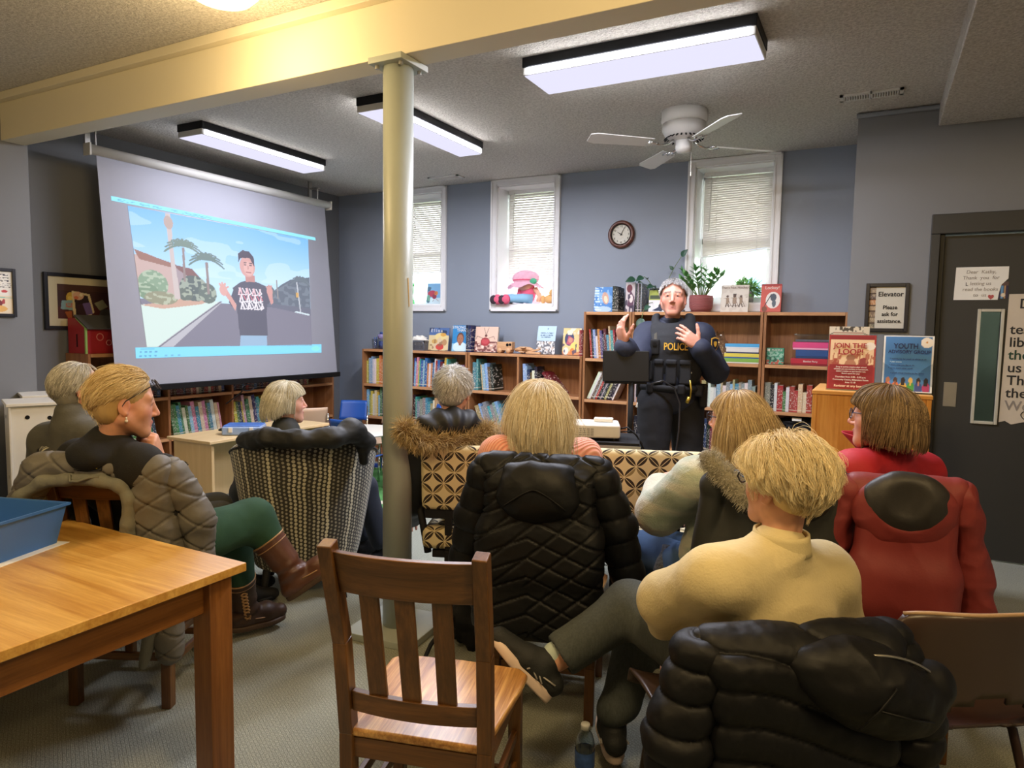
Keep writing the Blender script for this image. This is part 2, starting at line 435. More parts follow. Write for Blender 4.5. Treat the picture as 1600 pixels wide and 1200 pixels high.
# elevator car behind the door lite
tag(obj('elevator_interior', MB().span((.2, YE+1.2, 0), (1.6, YE+1.3, 2.4)).span((.15, YE+.16, 0), (.25, YE+1.2, 2.4)), pm('elevator_panel', '#8d9388', .5), bevel=0), kind=S_)
L = bpy.data.lights.new('elevator_fill_light', 'POINT'); L.energy = 5; L.shadow_soft_size = .1; lo = bpy.data.objects.new('elevator_fill_light', L); COL.objects.link(lo); lo.location = (.8, YE+.65, 2.3)  # unseen point light, added to brighten the car behind the door glass
tag(obj('hand_cart', MB().span((.92, YE+1.0, .75), (1.06, YE+1.15, 1.22)), pm('cart_blue', '#2b3a78', .5)), 'blue upright shape seen through the narrow door window', 'cart')
# view outside the windows
tag(obj('outside_ground', MB().span((-14, YB+.75, .9), (8, 18, 1.0)), pm('outside_grass', '#a9b58f', .9, var=.2, vs=3)), kind=S_)
M['stucco'] = pm('white_render', '#f0efe9', .8)
b = thing('neighbour_house', 'white house with a pale blue window seen through the windows', 'house', (-2, 11.5, 1.0))
obj('wall', MB().span((-9, 0, 0), (6, .3, 4.2)), M['stucco'], b)
f = obj('house_window', MB().span((.05, -.06, 1.0), (1.0, 0, 2.5)), M['white'], b)
obj('pane', MB().span((.15, -.08, 1.1), (.5, -.06, 2.4)).span((.56, -.08, 1.1), (.92, -.06, 2.4)), pm('house_pane', '#7f9cc0', .2), f)
st = thing('outside_stairs', 'blue-grey outdoor staircase beyond the right-hand window', 'stairs', (-.75, 9.3, 1.0))
b = MB()
for k in range(9): b.box((.1+.03*k, .24*k, .19*k+.17), (.85, .27, .05))
obj('tread', b, pm('stair_grey', '#8aa0bd', .6), st)
obj('stringer', MB().bar((-.36, -.1, 0), (-.1, 2.0, 1.72), .05, .22).bar((.5, -.1, 0), (.78, 2.0, 1.72), .05, .22), pm('stringer_blue', '#5e7391', .6), st)
# ================================================================ ceiling fixtures
M['lens'] = emit('fluorescent_lens', '#e6e4fb', .72)
M['lensedge'] = pm('lens_edge', '#c9c6bd', .4, var=.02)
def tube_light(label, x0, x1, y0, y1, E=1.0):
    cx, cy = (x0+x1)/2, (y0+y1)/2; w, d = (x1-x0)/2, (y1-y0)/2
    t = thing('ceiling_light', label, 'ceiling light', (cx, cy, H), 0, 'long fluorescent ceiling lights')
    obj('housing', MB().span((-w, -d, -.055), (w, d, 0)), M['black'], t, bevel=.003)
    i = .004
    obj('lens_rim', MB().span((-w+i, -d+i, -.098), (w-i, d-i, -.055)), M['lensedge'], t, bevel=.004)
    obj('diffuser', MB().span((-w+.012, -d+.012, -.1015), (w-.012, d-.012, -.097)), M['lens'], t)
    L = bpy.data.lights.new('tube_glow', 'AREA'); L.shape = 'RECTANGLE'; L.size = 2*w-.05; L.size_y = 2*d-.05
    L.energy = E_TUBE*E; L.color = lin('#eef0ff')
    lo = bpy.data.objects.new('tube_glow', L); link(lo, t); lo.location = (0, 0, -.106)
    for k, (px, py, rz, ln) in enumerate(((w+.004, 0, PI/2, 2*d), (-w-.004, 0, -PI/2, 2*d)) if d > w else ((0, d+.004, PI, 2*w), (0, -d-.004, 0, 2*w))):
        L = bpy.data.lights.new('lens_side_glow', 'AREA'); L.shape = 'RECTANGLE'; L.size = ln*.95; L.size_y = .038; L.energy = E_TUBE*.09*E*ln/1.3; L.color = lin('#eef0ff')
        lo = bpy.data.objects.new('lens_side_glow', L); link(lo, t); lo.location = (px, py, -.078); lo.rotation_euler = (PI/2, 0, rz)
    return t
E_TUBE = 54
tube_light('long black-edged fluorescent light on the ceiling in front of the projection screen', -4.83, -4.55, 3.55, 4.87, .32)
tube_light('long fluorescent ceiling light half hidden behind the white pipe column', -3.15, -2.92, 3.66, 4.95)
tube_light('widest fluorescent ceiling light, nearest the ceiling fan', -1.84, -.575, 3.54, 3.89)
M['warmglass'] = emit('warm_dome_glass', '#ffe9b0', 2.2)
def dome_light(x, y, label, E=1.0):
    t = thing('dome_light', label, 'ceiling light', (x, y, H), 0, 'flush dome lights of the front room')
    obj('rim', MB().lathe([(.19, 0), (.19, -.02), (.17, -.028)], n=40), M['steel'], t, smooth=True)
    obj('dome', MB().lathe([(.168, -.02), (.16, -.06), (.125, -.095), (.07, -.115), (.0, -.122)], n=40), M['warmglass'], t, smooth=True)
    L = bpy.data.lights.new('dome_glow', 'POINT'); L.energy = E_DOME*E; L.color = lin('#ffdca0'); L.shadow_soft_size = .16
    lo = bpy.data.objects.new('dome_glow', L); link(lo, t); lo.location = (0, 0, -.30)
E_DOME = 50
dome_light(-2.62, 2.16, 'warm glass dome light on the front ceiling beside the cream beam', .32)
dome_light(-.35, .9, 'warm dome light of the front room above the wooden chairs')
dome_light(-2.6, -.7, 'warm dome light of the front room behind the table')
dome_light(1.6, .9, 'warm dome light of the front room near the right wall')
# ceiling fan
f = thing('ceiling_fan', 'white four-bladed ceiling fan under the popcorn ceiling', 'ceiling fan', (-1.25, 4.87, H))
M['fan'] = pm('fan_enamel', '#d6d4cf', .4, var=.02)
obj('canopy', MB().lathe([(.155, 0), (.158, -.07), (.148, -.085)], n=40), M['fan'], f, smooth=True)
obj('motor_housing', MB().lathe([(.148, -.085), (.150, -.13), (.13, -.165), (.085, -.195), (.06, -.2)], n=40), M['fan'], f, smooth=True)
b = MB()
for k in range(26):
    a = 2*PI*k/26; b.box((.117*math.cos(a), .117*math.sin(a), -.178), (.045, .011, .006), Euler((0, .62, 0)).to_matrix().to_4x4().to_3x3() if False else (Matrix.Rotation(a, 3, 'Z') @ Matrix.Rotation(.62, 3, 'Y')))
obj('vent_slots', b, M['black'], f)
obj('switch_cup', MB().lathe([(.055, -.195), (.056, -.25), (.045, -.275), (.0, -.282)], n=32), M['fan'], f, smooth=True)
obj('pull_chain', MB().cyl((.052, .02, -.25), (.052, .02, -.42), .002, n=6).cyl((.052, .02, -.44), (.052, .02, -.415), .005, n=8), M['steel'], f)
for k in range(4):
    a = math.radians(39.5+90*k); R = Matrix.Rotation(a, 3, 'Z'); pit = math.radians(13)
    pts = []
    n = 10
    for i in range(n+1):
        x = .235+.455*i/n; wd = .052+.016*i/n
        if i == n: wd = .048
        pts.append((x, wd))
    poly = [(x, -w_) for x, w_ in pts]+[(x, w_) for x, w_ in reversed(pts)]
    b = MB().prism(poly, -.003, .003, plane='xy')
    RR = R @ Matrix.Rotation(pit, 3, 'X')
    b.v = [tuple((RR @ Vector(p))+Vector((0, 0, -.225))) for p in b.v]
    bl = obj('blade', b, M['fan'], f)
    b = MB()
    P_ = [(.075, 0, -.2), (.12, 0, -.225), (.17, 0, -.236), (.21, 0, -.232), (.27, 0, -.231)]
    b.tube([R @ Vector(p) for p in P_], [.011, .009, .008, .009, .006], 8)
    for s in (-1, 1): b.tube([R @ Vector(p) for p in ((.19, 0, -.232), (.22, s*.028, -.232), (.275, s*.034, -.231))], [.008, .007, .005], 8)
    obj('blade_arm', b, M['chrome'], bl, smooth=True)
# ceiling vents
def vent(label, x, y, w, d, rz):
    t = thing('ceiling_vent', label, 'air vent', (x, y, H), rz)
    obj('vent_frame', MB().span((-w/2, -d/2, -.012), (w/2, -d/2+.022, 0)).span((-w/2, d/2-.022, -.012), (w/2, d/2, 0)).span((-w/2, -d/2, -.012), (-w/2+.022, d/2, 0)).span((w/2-.022, -d/2, -.012), (w/2, d/2, 0)).span((-.006, -d/2, -.012), (.006, d/2, 0)), M['fan'], t)
    b = MB(); n = 22
    for k in range(n):
        x_ = -w/2+.022+(w-.044)*(k+.5)/n; b.box((x_, 0, -.008), (.006, d-.03, .012), (0, .6, 0))
    obj('louvre', b, M['fan'], t); obj('duct_shadow', MB().span((-w/2+.01, -d/2+.01, -.002), (w/2-.01, d/2-.01, 0)), M['black'], t)
vent('white slatted vent on the ceiling beside the elevator wall', -.10, 5.02, .36, .12, 0)
vent('white slatted ceiling vent between the column and the middle window', -3.93, 5.93, .36, .14, 0)
# wall clock
t = thing('wall_clock', 'round brown-rimmed wall clock on the slate wall', 'clock', (-2.165, YB, 2.41))
obj('rim', MB().lathe([(.128, 0), (.132, -.018), (.122, -.036), (.106, -.04), (.096, -.03), (.096, 0)], n=48, axis='y', caps=False), wood('clock_wood', '#3d2019', '#7a4a38', 'x', 3, .35), t, smooth=True)
obj('bezel', MB().lathe([(.098, -.028), (.098, -.034), (.091, -.034), (.091, -.024)], n=48, axis='y', caps=False), M['black'], t, smooth=True)
obj('dial', MB().lathe([(.092, -.018), (.0, -.0185)], n=48, axis='y'), pm('dial_paper', '#cfccc0', .6, var=.04), t)
for k in range(12):
    a = PI/2-2*PI*(k+1)/12
    text(str(k+1), .026, M['inkblack'], t, (.074*math.cos(a), -.021, .074*math.sin(a)), name='numeral')
def hand(ang, L, w): 
    a = math.radians(90-ang); d_ = Vector((math.cos(a), 0, math.sin(a))); return MB().bar(Vector((0, -.023, 0))-d_*.012, Vector((0, -.023, 0))+d_*L, w, .002, (0, 1, 0), w2=w*.4)
obj('hour_hand', hand(-60+2, .045, .008), M['inkblack'], t); obj('minute_hand', hand(27, .07, .006), M['inkblack'], t)
# ---------------------------------------------------------------- projection screen leaning over the bookcase
t = thing('projection_screen', 'large white pull-down projection screen showing a video', 'projection screen', (-5.27, 4.40, 2.80))
L2 = 1.275
b = MB().cyl((0, -L2, 0), (0, L2, 0), .038, n=20)
obj('roller_case', b, pm('screen_case', '#d2d0cb', .4, var=.02), t, smooth=True)
for s in (-1, 1): obj('case_cap', MB().box((0, s*(L2+.004), -.005), (.085, .016, .09)), M['offwhite'], t, bevel=.004)
TX, TZ, BX, BZ_ = 0.0, -.03, .165, -1.80          # the fabric runs from the case down and outwards
hw_t, hw_b = 1.215, 1.215
def on(u, v, off=0):   # u -1..1 across (towards the windows), v 0 top .. 1 bottom
    n = Vector((abs(BZ_-TZ), 0, BX-TX)).normalized()
    return Vector((TX+(BX-TX)*v, u*hw_t, TZ+(BZ_-TZ)*v))+n*off
b = MB().add([on(-1, 0), on(1, 0), on(1, 1), on(-1, 1)], [(0, 1, 2, 3)])
obj('screen_fabric', b, M['screenw'], t, solid=.002)
obj('weight_bar', MB().bar(on(-1.03, 1.006), on(1.03, 1.006), .03, .05), M['black'], t, bevel=.006)
for y in (-L2+.06, L2-.16):
    b = MB(); b.span((-.12, y-.02, .06), (-.10, y+.02, .23)); b.box((-.05, y, .15), (.14, .03, .015)); b.tube([(0, y, .15), (.0, y, .1), (0, y, .03)], .006, 6)
    obj('wall_bracket', b, M['steel'], t)
obj('pull_loop', MB().tube([on(.02, 1.01)+Vector((0, .07*math.sin(a), -.03-.028*(1-math.cos(a)))) for a in np.linspace(0, 2*PI, 20)], .006, 6).tube([on(.02, 1.0)+Vector((.0, 0, -.02)), on(.0, 1.0)+Vector((-.03, -.03, -.12)), on(-.05, 1)+Vector((-.1, -.08, -.22))], .006, 6), M['black'], t)
def film(u, v):
    k = Ink(u, v, '#a9a9b6', 1.0)           # frame coordinates of the lit rectangle 0..1
    sky0, sky1 = hexa('#6fb6f2'), hexa('#bfe3fb'); g = np.clip((v-.5)/.5, 0, 1)[:, None]
    k.c = sky1*(1-g)+sky0*g
    n = vnoise(u*5, v*9, u*0+1)*.6+vnoise(u*11, v*22, u*0+4)*.4
    k.put((n > .55) & (v > .55), '#dcf0fd', .35)
    k.put(v < .345, '#75727f')                                    # road
    k.poly([(-.02, .30), (-.02, .0), (.05, .0), (.40, .36), (.30, .36)], '#cfe4da')   # pavement
    k.poly([(.05, 0), (.13, 0), (.42, .36), (.40, .36)], '#b5b4ba')
    k.line(.06, 0, .41, .36, .004, '#6a6872')
    k.poly([(.0, .30), (.22, .37), (.36, .37), (.30, .33), (.1, .28)], '#c79f86')
    # houses and planting on the left
    k.poly([(0, .36), (0, .66), (.05, .68), (.17, .62), (.2, .5), (.2, .36)], '#c3a59b')
    k.poly([(0, .70), (.10, .655), (.19, .62), (.16, .595), (.02, .63)], '#93644f')
    k.poly([(.17, .6), (.25, .6), (.34, .47), (.34, .36), (.2, .36)], '#a08f92'); k.poly([(.17, .62), (.27, .60), (.33, .5), (.29, .5), (.2, .58)], '#7a4f45')
    for x, y, rx, ry, c in ((.07, .46, .07, .10, '#7d9a78'), (.04, .40, .05, .06, '#6f8d6a'), (.10, .36, .08, .05, '#8a8a68'), (.27, .45, .075, .10, '#4c5a52'), (.34, .42, .05, .08, '#59685a'), (.22, .40, .04, .05, '#5a6656')):
        k.ell(x, y, rx, ry, c); k.blotch(((u-x)/rx)**2+((v-y)/ry)**2 < 1, '#c9d3b8', 60, .62, .6, int(x*100))
    # palms
    k.poly([(.165, .36), (.195, .36), (.185, .68), (.19, 1.0), (.165, 1.0), (.166, .7)], '#c8b9b3')
    k.ell(.176, .93, .022, .05, '#b59c8d')
    def fronds(x, y, r, col, n=9, dr=.35):
        for i in range(n):
            a = PI*(.02+.96*i/(n-1)); px, py = x, y
            for j in range(7):
                q = (j+1)/7; nx = x+math.cos(a)*r*q*.72; ny = y+math.sin(a)*r*q*.9-dr*r*q*q*1.5
                k.line(px, py, nx, ny, .010*(1-q*.5), col); px, py = nx, ny
    k.line(.225, .5, .235, .75, .006, '#8c7a72'); fronds(.235, .77, .13, '#69806f', 11)
    k.line(.345, .42, .35, .66, .007, '#8c7a72'); fronds(.35, .69, .13, '#5f776b', 11)
    # trees on the right
    k.poly([(.63, .36), (.66, .40), (.72, .46), (.80, .55), (.86, .6), (.93, .62), (1.0, .64), (1.0, .30), (.66, .345)], '#56606b')
    k.blotch((u > .62) & (v > .36) & (v < .62) & (v < .36+(u-.60)*.85), '#7a8790', 40, .55, .6, 3)
    fronds(.93, .60, .10, '#5d6a70', 9); k.ell(.715, .47, .035, .055, '#5b6668')
    k.poly([(.62, .36), (.7, .36), (.7, .41), (.66, .43), (.62, .40)], '#a7c9b6'); k.line(.768, .42, .765, .58, .004, '#8f8a84')
    k.poly([(.6, .36), (.72, .37), (1.0, .35), (1.0, .28), (.7, .345)], '#5f6270')
    k.line(.925, .30, .905, .58, .004, '#c9cdd2'); k.rect(.897, .445, .915, .485, '#d6a44a'); k.poly([(.88, .305), (.99, .28), (.99, .295), (.89, .318)], '#cfe0e4')
    # the man talking
    k.poly([(.50, .0), (.515, .13), (.68, .13), (.675, .0)], '#8fb0cc')
    k.poly([(.505, .09), (.50, .33), (.485, .48), (.53, .53), (.575, .555), (.64, .545), (.69, .52), (.70, .42), (.685, .28), (.685, .09)], '#4b4a56')
    k.poly([(.50, .5), (.455, .36), (.475, .32), (.52, .40)], '#4b4a56'); k.poly([(.68, .52), (.72, .40), (.70, .36), (.67, .42)], '#4b4a56')
    k.poly([(.46, .37), (.43, .43), (.42, .47), (.44, .49), (.46, .44), (.50, .34), (.49, .29)], '#d49a8e'); k.ell(.43, .455, .022, .045, '#dba296')
    for dx, dy in ((-.018, .05), (-.004, .06), (.012, .055), (.028, .03)): k.line(.43, .455, .43+dx, .455+dy, .006, '#dba296')
    k.poly([(.71, .40), (.70, .45), (.705, .49), (.73, .47), (.735, .38), (.72, .36)], '#cf9187'); k.ell(.715, .475, .02, .04, '#d2958a')
    for dx, dy in ((-.018, .04), (-.004, .055), (.012, .05)): k.line(.715, .475, .715+dx, .475+dy, .006, '#d2958a')
    k.poly([(.565, .54), (.565, .60), (.625, .60), (.625, .545)], '#c08378'); k.ell(.583, .67, .046, .088, '#d39b8f', rot=.0)
    k.ell(.59, .655, .03, .06, '#e0aca0'); k.poly([(.530, .70), (.532, .77), (.56, .805), (.60, .80), (.625, .76), (.628, .67), (.617, .70), (.60, .745), (.56, .74), (.545, .735)], '#3a2f35')
    for x in (.570, .603): k.ell(x, .683, .008, .006, '#4a3434')
    k.line(.565, .70, .578, .703, .004, '#4a3434'); k.line(.596, .703, .61, .70, .004, '#4a3434'); k.line(.574, .622, .601, .622, .004, '#a35f5a'); k.line(.588, .675, .586, .65, .003, '#b97f74')
    for r, (y0, y1) in enumerate(((.43, .485), (.37, .425), (.31, .365))):      # graffiti-style shirt print
        for i in range(7):
            x = .518+i*.021+.004*r
            k.line(x, y0, x+.010*((-1)**i), y1, .0045, '#ece6ea' if r else '#e7b7bd'); k.line(x, y0, x+.016, y0+.006*i % .02, .004, '#ece6ea'); k.line(x+.004, y1, x+.016, y0+.02, .0035, '#d06a78' if r == 1 else '#ece6ea')
    k.c = k.c*.90+.10*hexa('#c9c6e0')
    return k.c
M['film'] = attr_mat('projected_light', .8, emis=.78)
M['film'].node_tree.nodes['Principled BSDF'].inputs['Base Color'].default_value = (0, 0, 0, 1)
for l in list(M['film'].node_tree.links):
    if l.to_socket.name == 'Base Color': M['film'].node_tree.links.remove(l)
M['film'].node_tree.nodes['Principled BSDF'].inputs['Base Color'].default_value = lin4('#3a3b44')
def screen_picture(name, quad, nu, nv, paint):
    # quad: (u,v) on the fabric for bottom-left, bottom-right, top-right, top-left
    u, v = np.meshgrid(np.linspace(0, 1, nu), np.linspace(0, 1, nv)); u = u.ravel(); v = v.ravel()
    q = np.array(quad); w = ((1-u)*(1-v))[:, None]*q[0]+(u*(1-v))[:, None]*q[1]+(u*v)[:, None]*q[2]+((1-u)*v)[:, None]*q[3]
    P = np.array([on(a, b_, .003) for a, b_ in w]); me = bpy.data.meshes.new(name)
    i, j = np.meshgrid(np.arange(nu-1), np.arange(nv-1)); a = (j*nu+i).ravel()
    build(me, P, np.stack([a, a+1, a+nu+1, a+nu], 1))
    at = me.color_attributes.new('Col', 'FLOAT_COLOR', 'POINT')
    at.data.foreach_set('color', np.concatenate([srgb2lin(paint(u, v)), np.ones((len(u), 1))], 1).astype(np.float32).ravel())
    me.materials.append(M['film']); o = bpy.data.objects.new(name, me); link(o, t); return o
screen_picture('projected_video', [(-.775, .822), (.716, .830), (.767, .211), (-.824, .197)], 380, 230, film)
def topbar(u, v):
    k = Ink(u, v, '#8fe3fb'); k.blotch((v > .25) & (v < .6) & (u > .02) & (u < .42), '#5aa5c4', 120, .58, .8, 2); return k.c
def lowbar(u, v):
    k = Ink(u, v, '#7fd6fa')
    for i, x in enumerate((.022, .043, .062, .085)): k.ell(x, .58, .005, .09, '#4f8fb8', .8); k.ell(x-.003, .2, .006, .07, '#4f8fb8', .8)
    k.rect(.02, .84, .08, .9, '#4f8fb8', .6)
    for x in (.12, .15, .18): k.rect(x, .15, x+.012, .26, '#5f9fc4', .7)
    k.ell(.96, .5, .03, .3, '#8ee9c9', .6); return k.c
screen_picture('menu_bar', [(-.929, .187), (.858, .211), (.853, .193), (-.929, .167)], 260, 8, topbar)
screen_picture('player_bar', [(-.857, .872), (.824, .872), (.831, .823), (-.855, .824)], 260, 14, lowbar)
# ---------------------------------------------------------------- pictures and papers on the walls
M['print'] = attr_mat('printed_ink', .6); M['framedk'] = pm('dark_frame', '#1c1b20', .35, var=.04)
def frame_part(w_, h_, bar, dep, mat, parent, name='frame'):
    b = MB()
    b.span((-w_/2, -dep, -h_/2), (-w_/2+bar, 0, h_/2)).span((w_/2-bar, -dep, -h_/2), (w_/2, 0, h_/2)).span((-w_/2+bar, -dep, -h_/2), (w_/2-bar, 0, -h_/2+bar)).span((-w_/2+bar, -dep, h_/2-bar), (w_/2-bar, 0, h_/2))
    return obj(name, b, mat, parent, bevel=.003)
def basket_photo(u, v):
    k = Ink(u, v, '#45282a', 1.25); k.rect(0, 0, 1, .35, '#55231f'); k.rect(0, .78, 1, 1, '#51322c'); k.line(0, .8, 1, .8, .008, '#2d181a')
    k.ell(.24, .62, .09, .16, '#d9b44c'); k.ell(.22, .60, .04, .06, '#e9cf6e')
    k.poly([(.07, .52), (.26, .55), (.26, .25), (.05, .28)], '#8fb3bd'); k.blotch((u > .14) & (u < .26) & (v > .33) & (v < .45), '#c87f74', 40, .4)
    k.poly([(.12, .2), (.24, .23), (.24, 0), (.18, 0)], '#b5653b')
    k.poly([(.25, .82), (.58, .74), (.66, .2), (.5, .02), (.27, .08)], '#e6d4aa'); k.poly([(.29, .76), (.54, .69), (.61, .22), (.49, .08), (.32, .12)], '#2f1d24')
    k.ell(.37, .68, .10, .12, '#e7b89e'); k.ell(.33, .62, .04, .05, '#e4805f'); k.ell(.42, .71, .03, .05, '#f3e7c8')
    k.poly([(.44, .46), (.58, .50), (.63, .16), (.51, .12)], '#7660a3'); k.poly([(.33, .40), (.44, .46), (.51, .12), (.36, .10)], '#3c222b')
    k.poly([(.66, .48), (.82, .60), (.92, .38), (.76, .26)], '#a3a284'); k.ell(.88, .12, .13, .2, '#514f4d'); return k.c
t = thing('framed_photo', 'dark framed photo of a full basket on the left wall beside the screen', 'framed picture', (XL, 3.285, 1.665), PI/2)
frame_part(.62, .44, .028, .03, M['framedk'], t); obj('mat_board', MB().span((-.285, -.012, -.195), (.285, -.004, .195)), pm('cream_mat_board', '#d9ceae', .8, var=.02), t)
picture('photo_print', .43, .27, 110, 70, basket_photo, M['print'], t, (0.005, -.0135, 0))
def kid_print(u, v):
    k = Ink(u, v, '#eeece6', .8); k.rect(0, 0, 1, .42, '#f0e0c6'); k.line(0, .40, 1, .38, .008, '#8fc6be')
    k.blotch((v > .72) & (v < .95) & (u > .25) & (u < .9) & ((v*14 % 1) > .55), '#2d2d3a', 34, .5); k.blotch((v > .60) & (v < .72) & (u > .35) & ((v*22 % 1) > .55), '#55525a', 50, .5)
    k.ell(.78, .53, .09, .03, '#c5474b'); k.ell(.62, .25, .1, .08, '#7e2f37'); k.ell(.75, .29, .04, .06, '#b0434a'); k.ell(.6, .12, .25, .08, '#edb96a'); return k.c
t = thing('framed_print', 'small dark framed print cut by the left edge of the photo', 'framed picture', (XN, 2.50, 1.70), PI/2)
frame_part(.27, .335, .022, .025, M['framedk'], t); picture('print', .23, .295, 60, 80, kid_print, M['print'], t, (0, -.012, 0))
t = thing('elevator_sign', 'black framed elevator notice on the wall beside the charcoal door', 'sign', (.06, YE, 1.692))
frame_part(.265, .335, .024, .022, M['framedk'], t)
def shelf_strip(u, v):
    k = Ink(u, v, '#8a7a66'); cs = ['#6e6857', '#8b7a62', '#7d6752', '#a98d6c', '#b5794f', '#5e4f4c', '#8d7b68']
    for i, c in enumerate(cs): k.rect(0, i/7, 1, (i+1)/7-.03, c); k.rect(0, (i+1)/7-.03, 1, (i+1)/7, '#4a3527')
    k.blotch((v*7 % 1) < .7, '#c9b692', 22, .6, .7, 4); return k.c
picture('book_strip', .04, .287, 12, 60, shelf_strip, M['print'], t, (-.088, -.006, 0))
obj('notice_paper', MB().span((-.068, -.006, -.1435), (.1085, -.004, .1435)), pm('notice_paper', '#c3bdac', .8, var=.02), t)
for s_, z_ in (('Elevator', .091), ('Please', .0), ('ask for', -.047), ('assistance.', -.094)):
    text(s_, .046 if s_ == 'Elevator' else .038, M['inkblack'], t, (.021, -.0075, z_), bold=.0008, sx=.93 if s_ != 'Elevator' else 1.0)
DY = YE+.045
t = thing('thank_you_note', 'white handwritten landscape note taped on the charcoal door, torn corner', 'paper', (.597, DY-.001, 1.852))
obj('sheet', MB().prism([(-.145, -.108), (.10, -.108), (.105, -.06), (.115, -.01), (.15, .03), (.15, .108), (-.14, .108)], -.002, 0), M['paper'], t)
M['pencil'] = pm('pencil', '#8d8378', .8, var=0); M['ink2'] = pm('dark_marker', '#2c2925', .8, var=0)
for i, s_ in enumerate(('Dear  Kathy,', 'Thank  you  for', 'letting us', 'read the books', 'to  us')): text(s_, .032, M['pencil'], t, (0.0, -.003, .075-.038*i), shear=.1)
text('L', .034, M['ink2'], t, (-.075, -.003, -.005))
def stripe(u, v):
    k = Ink(u, v, '#2e2740'); k.rect(.3, 0, .5, 1, '#5f8fb5'); k.rect(.6, 0, .72, 1, '#b58a5c'); k.ell(.5, .2, .2, .12, '#d8c9b0'); k.rect(0, .75, 1, 1, '#57403b'); return k.c
picture('sticker', .055, .11, 14, 28, stripe, M['print'], t, (.127, -.001, -.045))
text('♥', .03, pm('red_pencil', '#b1544f', .8, var=0), t, (.062, -.003, -.092))
t = thing('thank_you_letter', 'long kraft paper letter in black marker at the right edge of the door', 'paper', (1.02, DY-.001, 1.36))
zig = [(-.27+.54*i/16, -.42+.012*math.sin(i*2.1)) for i in range(17)]
obj('sheet', MB().prism(zig+[(.27, .42), (.0, .425), (-.262, .42)], -.002, 0), M['kraft'], t)
for i, (s_, m_) in enumerate((('Dear', 0), ('   The', 0), ('teacher', 0), ('library', 0), ('the', 1), ('us  to', 0), ('Thank', 0), ('the', 0), ('We  love', 2))):
    text(s_, .088, [M['ink2'], pm('green_marker', '#23402e', .8, var=0), M['pencil']][m_], t, (-.245+(.04 if i == 0 else 0), -.003, .355-.083*i), align='LEFT', bold=.0012)
b = MB(); pts = []
for i in range(33):
    a = 2*PI*i/32; x = 16*math.sin(a)**3; y = 13*math.cos(a)-5*math.cos(2*a)-2*math.cos(3*a)-math.cos(4*a); pts.append((-.10+x*.0034, -.003, -.375+y*.0030))
obj('heart_outline', b.tube(pts, .0028, 6), M['ink2'], t)
# ================================================================ bookcases
M['oakx'] = wood('bookcase_oak_x', '#7d4f30', '#b98558', 'x', .8, .4); M['oaky'] = wood('bookcase_oak_y', '#7d4f30', '#b98558', 'y', .8, .4); M['oakz'] = wood('bookcase_oak_z', '#7d4f30', '#b98558', 'z', .8, .4)
M['oakedge'] = wood('bookcase_edge_oak', '#a8734a', '#d6a577', 'x', .8, .35)
M['honeyz'] = wood('honey_oak_z', '#b87b32', '#e3b063', 'z', .55, .35, 1.2); M['honeyx'] = wood('honey_oak_x', '#b87b32', '#e3b063', 'x', .55, .35, 1.2)
def bookcase(label, x0, x1, shelves, depth=.30, loc=(0, YB-.013, 0), rz=0, ups=(), group='oak bookcases'):
    t = thing('bookcase', label, 'bookcase', loc, rz, group)
    top = shelves[-1]; tk = .022
    for x in (x0+tk/2, x1-tk/2):
        obj('side_panel', MB().span((x-tk/2, -depth, 0), (x+tk/2, 0, top)), M['oakz'], t, bevel=.003)
    for x in ups: obj('divider', MB().span((x-tk/2, -depth+.004, .08), (x+tk/2, -.012, top-tk)), M['oakz'], t, bevel=.002)
    obj('back_panel', MB().span((x0+tk, -.010, .05), (x1-tk, -.003, top-tk)), M['oakz'], t)
    ed = sorted([x0+tk/2, x1-tk/2]+list(ups))
    for z in shelves:
        full = z == top
        for a, b_ in ([(ed[0], ed[-1])] if full else list(zip(ed, ed[1:]))):
            s_ = obj('top_board' if full else 'shelf', MB().span((a+tk/2+.0005, -depth+.012, z-tk), (b_-tk/2-.0005, -.011, z)), M['oakx'], t)
            obj('edge_strip', MB().span((a+tk/2+.0005, -depth, z-tk-.006), (b_-tk/2-.0005, -depth+.0115, z)), M['oakedge'], s_, bevel=.003)
    obj('kick_board', MB().span((x0+tk, -depth+.03, 0), (x1-tk, -depth+.045, shelves[0]-tk)), M['oakx'], t)
    return t
LOWZ = [.115, .515, .875, 1.26]; TALLZ = [.10, .47, .86, 1.245, 1.675]
bookcase('low oak bookcase behind the white column, packed with picture books', -5.05, -3.675, LOWZ, ups=(-4.40,))
bookcase('low oak bookcase holding the ant book, toy truck and flyer on top', -3.665, -2.415, LOWZ, ups=(-3.09,))
bookcase('narrow tall oak bookcase left of the police officer', -2.405, -1.945, TALLZ)
bookcase('tall oak bookcase directly behind the police officer', -1.940, -.82, TALLZ)
bookcase('tall oak bookcase holding the puzzle boxes beside the elevator wall', -.815, -.19, TALLZ)
# along the left wall: x runs along world y there
LB = (XL+.013, 0, 0)
bookcase('long oak bookcase under the projection screen along the left wall', 3.12, 5.83, LOWZ, loc=(XL+.012, 0, 0), rz=PI/2, ups=(3.80, 4.46, 5.13))
